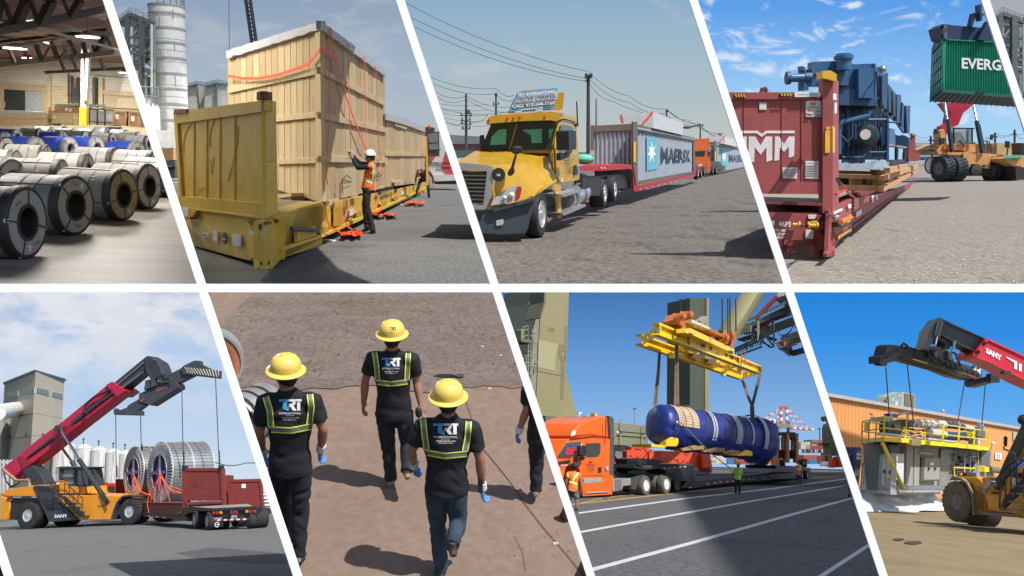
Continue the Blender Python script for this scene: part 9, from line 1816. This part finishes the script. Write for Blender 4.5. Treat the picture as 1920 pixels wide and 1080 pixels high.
c=pm4.p(*f4(770,710)[0],.5);t.P('drum_end',MB().lathe(c,(-.15,-1,0),[(mpx(95),-1.6),(mpx(98),-.25),(mpx(90),-.05),(mpx(70),.08),(.01,.12)],32),mat('drum_green',(.012,.035,.035),.5),sm=1,ang=40);t.P('inspection_disc',MB().lathe(pm4.p(*f4(745,700)[0],.72),(-.15,-1,0),[(mpx(41),-.02),(mpx(41),.02),(.01,.02)],24),K['disc_w'])
c=sm4.p(*f4(1040,760)[0],.0);t.P('rear_drum',MT([c,c+v4*3],mpx(34)*1.6,20),K['mc_blue2'],sm=1)
t.P('cable',MT([sm4.p(*p,.2)for p in f4(830,205,850,160,880,172)],.03,6),blackm);t.P('cable',MT([sm4.p(*p,.2)for p in f4(835,210,850,320,850,400,825,450)],.03,6),blackm);t.P('camera',MB().ball(sm4.p(*f4(885,172)[0],.2),.12),steel,sm=1)
for k in range(18):x=540+k*22;t.P('tube',MT([pm4.p(*f4(x,500+(k%3)*30)[0],-.2),pm4.p(*f4(x,880)[0],-.2)],mpx(5),6),K['mc_blue2' if k%2 else 'mc_dark'])
for k in range(10):t.P('bolt',MB().ball(pm4.p(*f4(496,125+k*18)[0],.45),.02),K['mc_dark'])
t=T(B4,'timber_cradle','rough timber pallet beams under the blue machine','timber',B4.at(1620,345,20));pq4=PM(B4,V((-9,y4+5,0)),V((9,y4+5,0)));cw4=pq4.p(*f4(895,1060)[0]);sw4=PM(B4,cw4*V((1,1,0)),(cw4+v4)*V((1,1,0)))
parts(t,pq4,f4,'''beam pallet .3 0 512 990 825 1000 825 1025 512 1018
beam pallet .4 .2 512 1020 898 1032 895 1068 512 1052
post pallet .3 0 655 1058 720 1062 720 1110 655 1108
post pallet .3 0 800 1062 895 1066 895 1115 800 1112
beam pallet .4 .2 512 1105 895 1115 893 1160 512 1150
gap mc_dark .1 -.6 512 1050 895 1060 895 1110 512 1108
block pallet .3 .1 830 985 945 985 945 1050 905 1060 830 1020''')
parts(t,sw4,f4,'''beam pallet .1 .1 898 1035 1175 945 1175 975 898 1075
beam pallet .1 .1 895 1115 1175 985 1172 1005 895 1165
post pallet .1 .05 930 1030 960 1020 960 1110 930 1120
post pallet .1 .05 1000 1005 1030 995 1030 1075 1000 1090
post pallet .1 .05 1080 980 1105 970 1105 1040 1080 1050
block pallet .1 .3 945 970 1010 955 1010 1000 945 1010
block pallet .1 .3 1020 950 1090 940 1090 965 1020 980''')
mb=MB();nx=26;vs=[]
for j in range(7):
 for i in range(nx+1):x=530+410*i/nx;y=985-j*9-(28*math.exp(-((x-850)/70)**2))*(j/6);p=B4.at(*f4(x,y)[0],y4+4.6+j*.35);p.z+=.05*mnoise.fractal(V((i*.7,j*.9,0)),1,2,3);vs.append(p)
mb.add(vs,[(j*(nx+1)+i,j*(nx+1)+i+1,(j+1)*(nx+1)+i+1,(j+1)*(nx+1)+i)for j in range(6)for i in range(nx)]);solo(B4,'plastic_sheet',mb,K['plast'],'crumpled clear plastic sheet on the timber under the machine','plastic sheet',sm=1,ang=180)
yc=32;pg4=PM(B4,V((-9,yc,0)),V((9,yc,0)));t=T(B4,'green_container','green lettered container lifted high by the reach stacker','container',pg4.p(1830,190));A_=pg4.p(*f4c(385,400)[0]);Lf=B4.at(*f4c(250,545)[0],yc+2.6);pe4=PM(B4,A_*V((1,1,0)),Lf*V((1,1,0)))
b=MB();container_side(b,pg4,*f4c(385,400)[0],f4c(385,900)[0][1],*f4c(1250,445)[0],f4c(1250,985)[0][1],34,.05);t.P('side_panel',b,K['eg'])
parts(t,pg4,f4c,'''top_rail eg .1 .05 362 392 1250 440 1250 450 362 404
bottom_rail eg_dk .1 .05 355 900 1250 975 1250 1005 355 930
pocket eg_under .05 .08 708 925 790 930 790 952 708 948
corner_post eg .1 .06 362 395 400 397 385 905 372 905''')
t.P('end_wall',MP(pe4,f4c(385,400,250,545,232,1028,355,905),.05,0),K['eg_dk'])
for k in range(5):
 for j in range(4):u0,u1=.1+k*.17,.22+k*.17;q_=[(385,400),(250,545),(232,1028),(368,905)];a0=LQ(q_,u0,.06+j*.24);a1=LQ(q_,u1,.06+j*.24);a2_=LQ(q_,u1,.25+j*.24);a3q=LQ(q_,u0,.25+j*.24);t.P('door_panel',MP(pe4,f4c(*a0,*a1,*a2_,*a3q),.02,.04),K['eg'])
un=[pg4.p(*f4c(362,925)[0]),pg4.p(*f4c(1250,1000)[0]),B4.at(*f4c(1250,1090)[0],yc+2.6),B4.at(*f4c(232,1028)[0],yc+2.6)];t.P('underside',MB().prism(un,(0,0,.1)),K['eg_under'])
for k in range(18):a_=un[0].lerp(un[1],k/18);c_=un[3].lerp(un[2],k/18);t.P('floor_beam',MB().bar(a_-V((0,0,.02)),c_-V((0,0,.02)),.03),mat('eg_beam',(.04,.10,.14),.6))
words(t,pg4,f4c,'558 688 1290 730 19 EVERGREEN',wtext,.015)
t=T(B4,'spreader','dark navy spreader frame clamped on top of the green container','spreader',pg4.p(1830,60))
parts(t,pg4,f4c,'''beam spr_navy .8 -.2 325 275 375 240 460 255 760 280 1000 270 1000 430 880 420 385 400 355 385
mast spr_navy .3 0 650 265 680 130 700 128 760 130 800 150 720 155 690 200 670 268
mast spr_navy .3 .1 735 45 760 40 768 205 745 205
arm spr_navy .3 .2 720 400 830 210 900 250 800 410
block girder .2 .1 360 290 405 288 408 350 365 350''')
parts(t,pe4,f4c,'end_frame spr_navy .1 .05 375 240 325 275 250 500 250 545 385 395 380 380')
t=T(B4,'reach_stacker','orange reach stacker seen head on with dark twin tyres and driver','reach stacker',B4.g(1828,340));yr=57;pr4=PM(B4,V((-9,yr,0)),V((9,yr,0)))
parts(t,pr4,f4d,'''boom rs_mag 1 -1.5 375 68 680 80 625 130 570 175 525 290 470 318 435 310 440 240 455 170 420 125
boom_side rs_mag .6 -1.2 345 310 400 280 420 330 400 420 360 400
front_plate rs_or .8 .4 575 580 850 590 845 738 755 728 735 690 650 688 640 720 570 715
deck rs_or 2.5 .2 320 560 560 572 850 585 1065 600 1060 618 860 612 560 600 320 590
hood_left rs_or 3 -1.5 265 540 340 500 400 480 470 490 695 490 695 570 320 570
cab_base rs_or 1 -.4 470 488 695 495 690 560 470 545
cab_side rs_or 1 -.5 340 350 380 335 400 420 410 500 350 500
cab_frame black_steel .1 -.2 465 320 685 322 690 335 470 335
cab_frame black_steel .1 -.2 470 320 485 320 488 485 470 485
cab_frame eg .1 -.2 605 335 628 335 628 480 610 480
cab_frame black_steel .1 -.2 660 325 672 325 672 490 660 490
wiper ink .1 .1 540 450 595 500 585 510 535 460
driver trunk .3 -.5 485 420 520 365 550 370 590 440 600 480 480 485
vest hm_yel .1 -.4 510 400 545 395 550 440 515 440
axle girder .8 .2 565 720 640 715 735 690 760 730 865 740 870 795 820 810 660 805 570 795
slot ink .02 .45 583 686 628 688 628 704 583 702
slot ink .02 .45 762 696 810 698 810 712 762 710
mirror black_steel .2 .5 288 332 320 330 320 385 290 386
mirror black_steel .2 .5 340 425 382 425 382 490 342 492
mirror black_steel .2 .5 862 390 882 390 872 445 855 440
mirror black_steel .2 .5 1012 455 1046 458 1044 525 1010 522
mirror_arm black_steel .06 .4 1022 525 1030 525 1020 600 1012 600''')
t.P('window',MP(pr4,f4d(485,335,660,335,660,485,485,485),.02,-.1),mat('cab_glass',(.25,.3,.33)))
for P_,r0,r1 in(((385,65,412,240),9,0),((675,85,708,250),9,0)):t.P('cylinder_rod',MB().cyl(pr4.p(*f4d(*P_[:2])[0],-.6),pr4.p(*f4d(*P_[2:])[0],.1),.075,n=12),chrome,sm=1)
for P_ in((418,238,460,568),(708,252,768,580)):t.P('cylinder_barrel',MB().cyl(pr4.p(*f4d(*P_[:2])[0],.1),pr4.p(*f4d(*P_[2:])[0],.5),.14,n=16),mat('cyl_navy',(.02,.03,.04),.4),sm=1)
tn=mat('tyre_navy',(.016,.022,.03),.75,var=.2,bump=.3)
for x,y,w_ in((373,735,1.0),(490,735,.9),(900,755,1.2),(1015,765,1.0)):
 c=pr4.p(*f4d(x,y)[0],0);rr=(132 if x<600 else 133)/5.4/B4.m(c);ax_=V((-1,-.22,0)).normalized();hw=58/5.4/B4.m(c);wheel(t,c+ax_*hw,ax_,rr,hw*2,rr*.5,tn,mat('rim_dull',(.12,.11,.1),.6),lugs=22,bolts=8)
c=pr4.p(*f4d(238,700)[0],-6);wheel(t,c,V((-1,-.25,0)),90/5.4/B4.m(c),.8,.6,tn,lugs=20)
for k in range(6):t.P('ladder_step',MP(pr4.shift(-2),f4d(262,590+k*28,300,588+k*28,300,598+k*28,262,600+k*28),.3),K['girder'])
t.P('ladder_post',MP(pr4.shift(-2),f4d(258,560,266,560,266,760,258,760),.2),K['rs_or'])
for P_ in((800,450,860,580,862,600),(790,455,835,455,862,560),(740,280,780,470,790,580),(245,410,248,520),(255,450,330,452),(275,450,275,520),(690,460,690,500),(720,460,820,455),(822,455,822,590),(340,430,380,450,400,440)):t.P('handrail',MT([pr4.p(*p,-.5)for p in f4d(*P_)],.03,5),blackm)
for a_ in(0,):c=pr4.p(*f4d(700,750)[0],.35);t.P('axle_hub',MB().lathe(c,(0,-1,0),[(.38,-.1),(.36,.1),(.01,.16)],18),K['girder'],sm=1)
for lb,nm,cat_,d,s in(('tan OSB crate box behind the stacker at right','osb_crate','crate',70,'side osb 4 0 915 475 1135 475 1135 590 915 592\nend pallet 4 -.3 870 480 918 473 918 595 870 595'),('tan OSB crate seen past the right cylinder','osb_crate','crate',75,'side osb 3 0 690 472 800 475 800 570 695 570'),
('beige loader parked at the right bar','wheel_loader','loader',55,'body rs_or 2 0 1000 630 1200 600 1200 700 1090 712 1010 660\nframe ink 1.5 .1 1100 720 1200 720 1200 850 1110 850\ncab black_steel 1 -.2 1150 475 1200 478 1200 600 1160 600\nseat mint .5 .2 1050 600 1170 595 1170 625 1010 632'),
('white scaffold sheds on the horizon left of the stacker','white_shed','building',210,'wall plast 6 0 88 472 240 472 240 605 88 605\ngap silo .1 .3 100 490 225 490 225 496 100 496\ngap silo .1 .3 150 475 156 475 156 600 150 600\ngap silo .1 .3 200 475 206 475 206 600 200 600'),
('dark red container end left of the gravel road','red_container','container',120,'end hm_red 4 0 88 565 135 560 135 655 88 660'),('far tiny blue car on the gravel road','parked_car','car',120,'body sign_bl 3 0 188 632 200 612 228 612 238 632 238 652 188 652\nglass ws_glass .1 .2 198 626 206 616 226 616 232 628'),('far tiny white cars row by the red container','parked_car','car',140,'body paper 3 0 136 622 150 615 180 616 184 640 136 642'),
('low dark horizon line of yard sheds at right','yard_shed','building',200,'wall far_roof 6 0 820 575 875 572 875 592 820 592')):
 v_=[float(q)for q in s.split('\n')[0].split()[4:]];pmx=PM(B4,V((-9,d,0)),V((9,d,0)));t=T(B4,nm,lb,cat_,pmx.p(*f4d(v_[0],max(v_[1::2]))[0]));parts(t,pmx,f4d,s)
for x,y0,lb in((895,370,'utility pole right of the stacker cab'),(1093,340,'utility pole above the OSB crate'),(245,405,'thin mast left of the stacker')):t=T(B4,'utility_pole',lb,'pole',B4.at(*f4d(x,590)[0],150));t.P('shaft',MT([B4.at(*f4d(x,590)[0],150),B4.at(*f4d(x,y0)[0],150)],.2,6),K['pole_d']);t.P('crossarm',MB().bar(B4.at(*f4d(x-22,y0+45)[0],150),B4.at(*f4d(x+22,y0+45)[0],150),.2),K['pole_d'])
for i,P_ in enumerate(((90,392,240,398),(740,430,895,375,1093,372,1200,360),(800,410,895,400,1093,375,1200,420),(90,425,240,430))):wire(B4,'overhead_wire',[B4.at(*p,150)for p in f4d(*P_)],.03,K['pole_d'],('upper wire left of the stacker','upper wire right of the stacker','lower wire right of the stacker','lower wire left of the stacker')[i],'wire',sag=.5)
# == loose stones and grit on the grounds
def stones(bay,n,x0,y0,x1,y1,s,m,zz=0,seed=1):
 r_=random.Random(seed);mb=MB()
 for _ in range(n):
  y=y0+(y1-y0)*r_.random()**.6;p=bay.g(r_.uniform(x0,x1),y,zz);k=s*r_.uniform(.4,1.6)**2
  v=[p+V((math.cos(a)*k*r_.uniform(.6,1.2),math.sin(a)*k*r_.uniform(.6,1.2),0))for a in(0,1.3,2.6,3.8,5.1)];c=p+V((0,0,k*r_.uniform(.4,.9)))
  mb.add(v+[c],[(i,(i+1)%5,5)for i in range(5)])
 solo(bay,'loose_stones',mb,m,kind='stuff')
stones(B3,900,930,330,1470,535,.013,mat('stone_brown',(.16,.13,.10),.9,var=.4),.01);stones(B4,1200,1560,330,1920,535,.013,mat('stone_pale',(.34,.30,.25),.9,var=.4),.01,2)
stones(B6,350,420,552,1090,1078,.004,mat('stone_earth',(.20,.14,.10),.9,var=.4),.004,3);stones(B6,300,430,550,1000,700,.008,mat('clod_earth',(.09,.062,.046),.95,var=.3),.05,4)
stones(B8,400,1600,960,1920,1078,.008,mat('stone_sand',(.26,.20,.12),.9,var=.3),.005,5);stones(B2,400,500,370,930,532,.006,mat('grit_grey',(.2,.2,.19),.9,var=.3),0,6);stones(B5,300,0,985,560,1080,.010,mat('grit_dark',(.2,.2,.2),.9,var=.3),0,7)
# -- the stages end behind the white bars: trim what runs past a stage's edge
def trim():
 bpy.context.view_layer.update()
 for bay in BAYS:
  P=[PX(*p)for p in bay.cell];n=len(P);cen=sum(P,V())/n;planes=[]
  for i in range(n):
   nn=P[i].cross(P[(i+1)%n]).normalized()
   if nn.dot(cen)<0:nn=-nn
   planes.append(nn)  # inside: dot > 0
  dead=[]
  for o in list(bay.objs):
   if o.type!='MESH':continue
   mw=o.matrix_world.copy();bb=[mw@V(c)for c in o.bound_box];cut=[]
   gone=False
   for nn in planes:
    ds=[c.dot(nn)for c in bb]
    if max(ds)<0:gone=True;break
    if min(ds)<0:cut.append(nn)
   if gone:dead.append(o);continue
   if not cut:continue
   if all(min(((mw@v.co).dot(nn)for v in o.data.vertices))>=0 for nn in cut):continue
   if o.data.users>1:o.data=o.data.copy()
   bm=bmesh.new();bm.from_mesh(o.data);mi=mw.inverted()
   for nn in cut:
    co=mi@V((0,0,0));no=(mw.to_3x3().transposed()@nn).normalized()
    r=bmesh.ops.bisect_plane(bm,geom=bm.verts[:]+bm.edges[:]+bm.faces[:],plane_co=co,plane_no=no,clear_inner=True,dist=1e-6)
    ce=[e for e in r['geom_cut']if isinstance(e,bmesh.types.BMEdge)]
    if 2<len(ce)<24 and o.name.split('.')[0]not in('sky','ground'):
     try:bmesh.ops.holes_fill(bm,edges=ce,sides=0)
     except Exception:pass
   if not bm.verts:dead.append(o)
   bm.to_mesh(o.data);bm.free();o.data.update()
  dd=set(dead)
  for o in bay.objs:
   if o not in dd and o.parent in dd:mw=o.matrix_world.copy();g_=o.parent.parent;o.parent=g_
  for o in dead:bay.objs.remove(o)
  for o in dead:bpy.data.objects.remove(o)
  haskid={o.parent for o in bay.objs if o.parent}
  for o in[o for o in bay.objs if o.type=='EMPTY' and o not in haskid]:bay.objs.remove(o);bpy.data.objects.remove(o)
trim()
scaled={}
for bay in BAYS:
 for o in bay.objs:
  if o.type!='MESH' or not o.data.materials:continue
  m=o.data.materials[0];key=(m.name,bay.name)
  if m.name.endswith('_'+bay.name):continue
  if key not in scaled:
   c=m.copy();c.name=m.name+'_'+bay.name;scaled[key]=c
   for n in c.node_tree.nodes:
    if n.type=='BUMP':n.inputs['Distance'].default_value*=bay.S
  o.data.materials[0]=scaled[key]
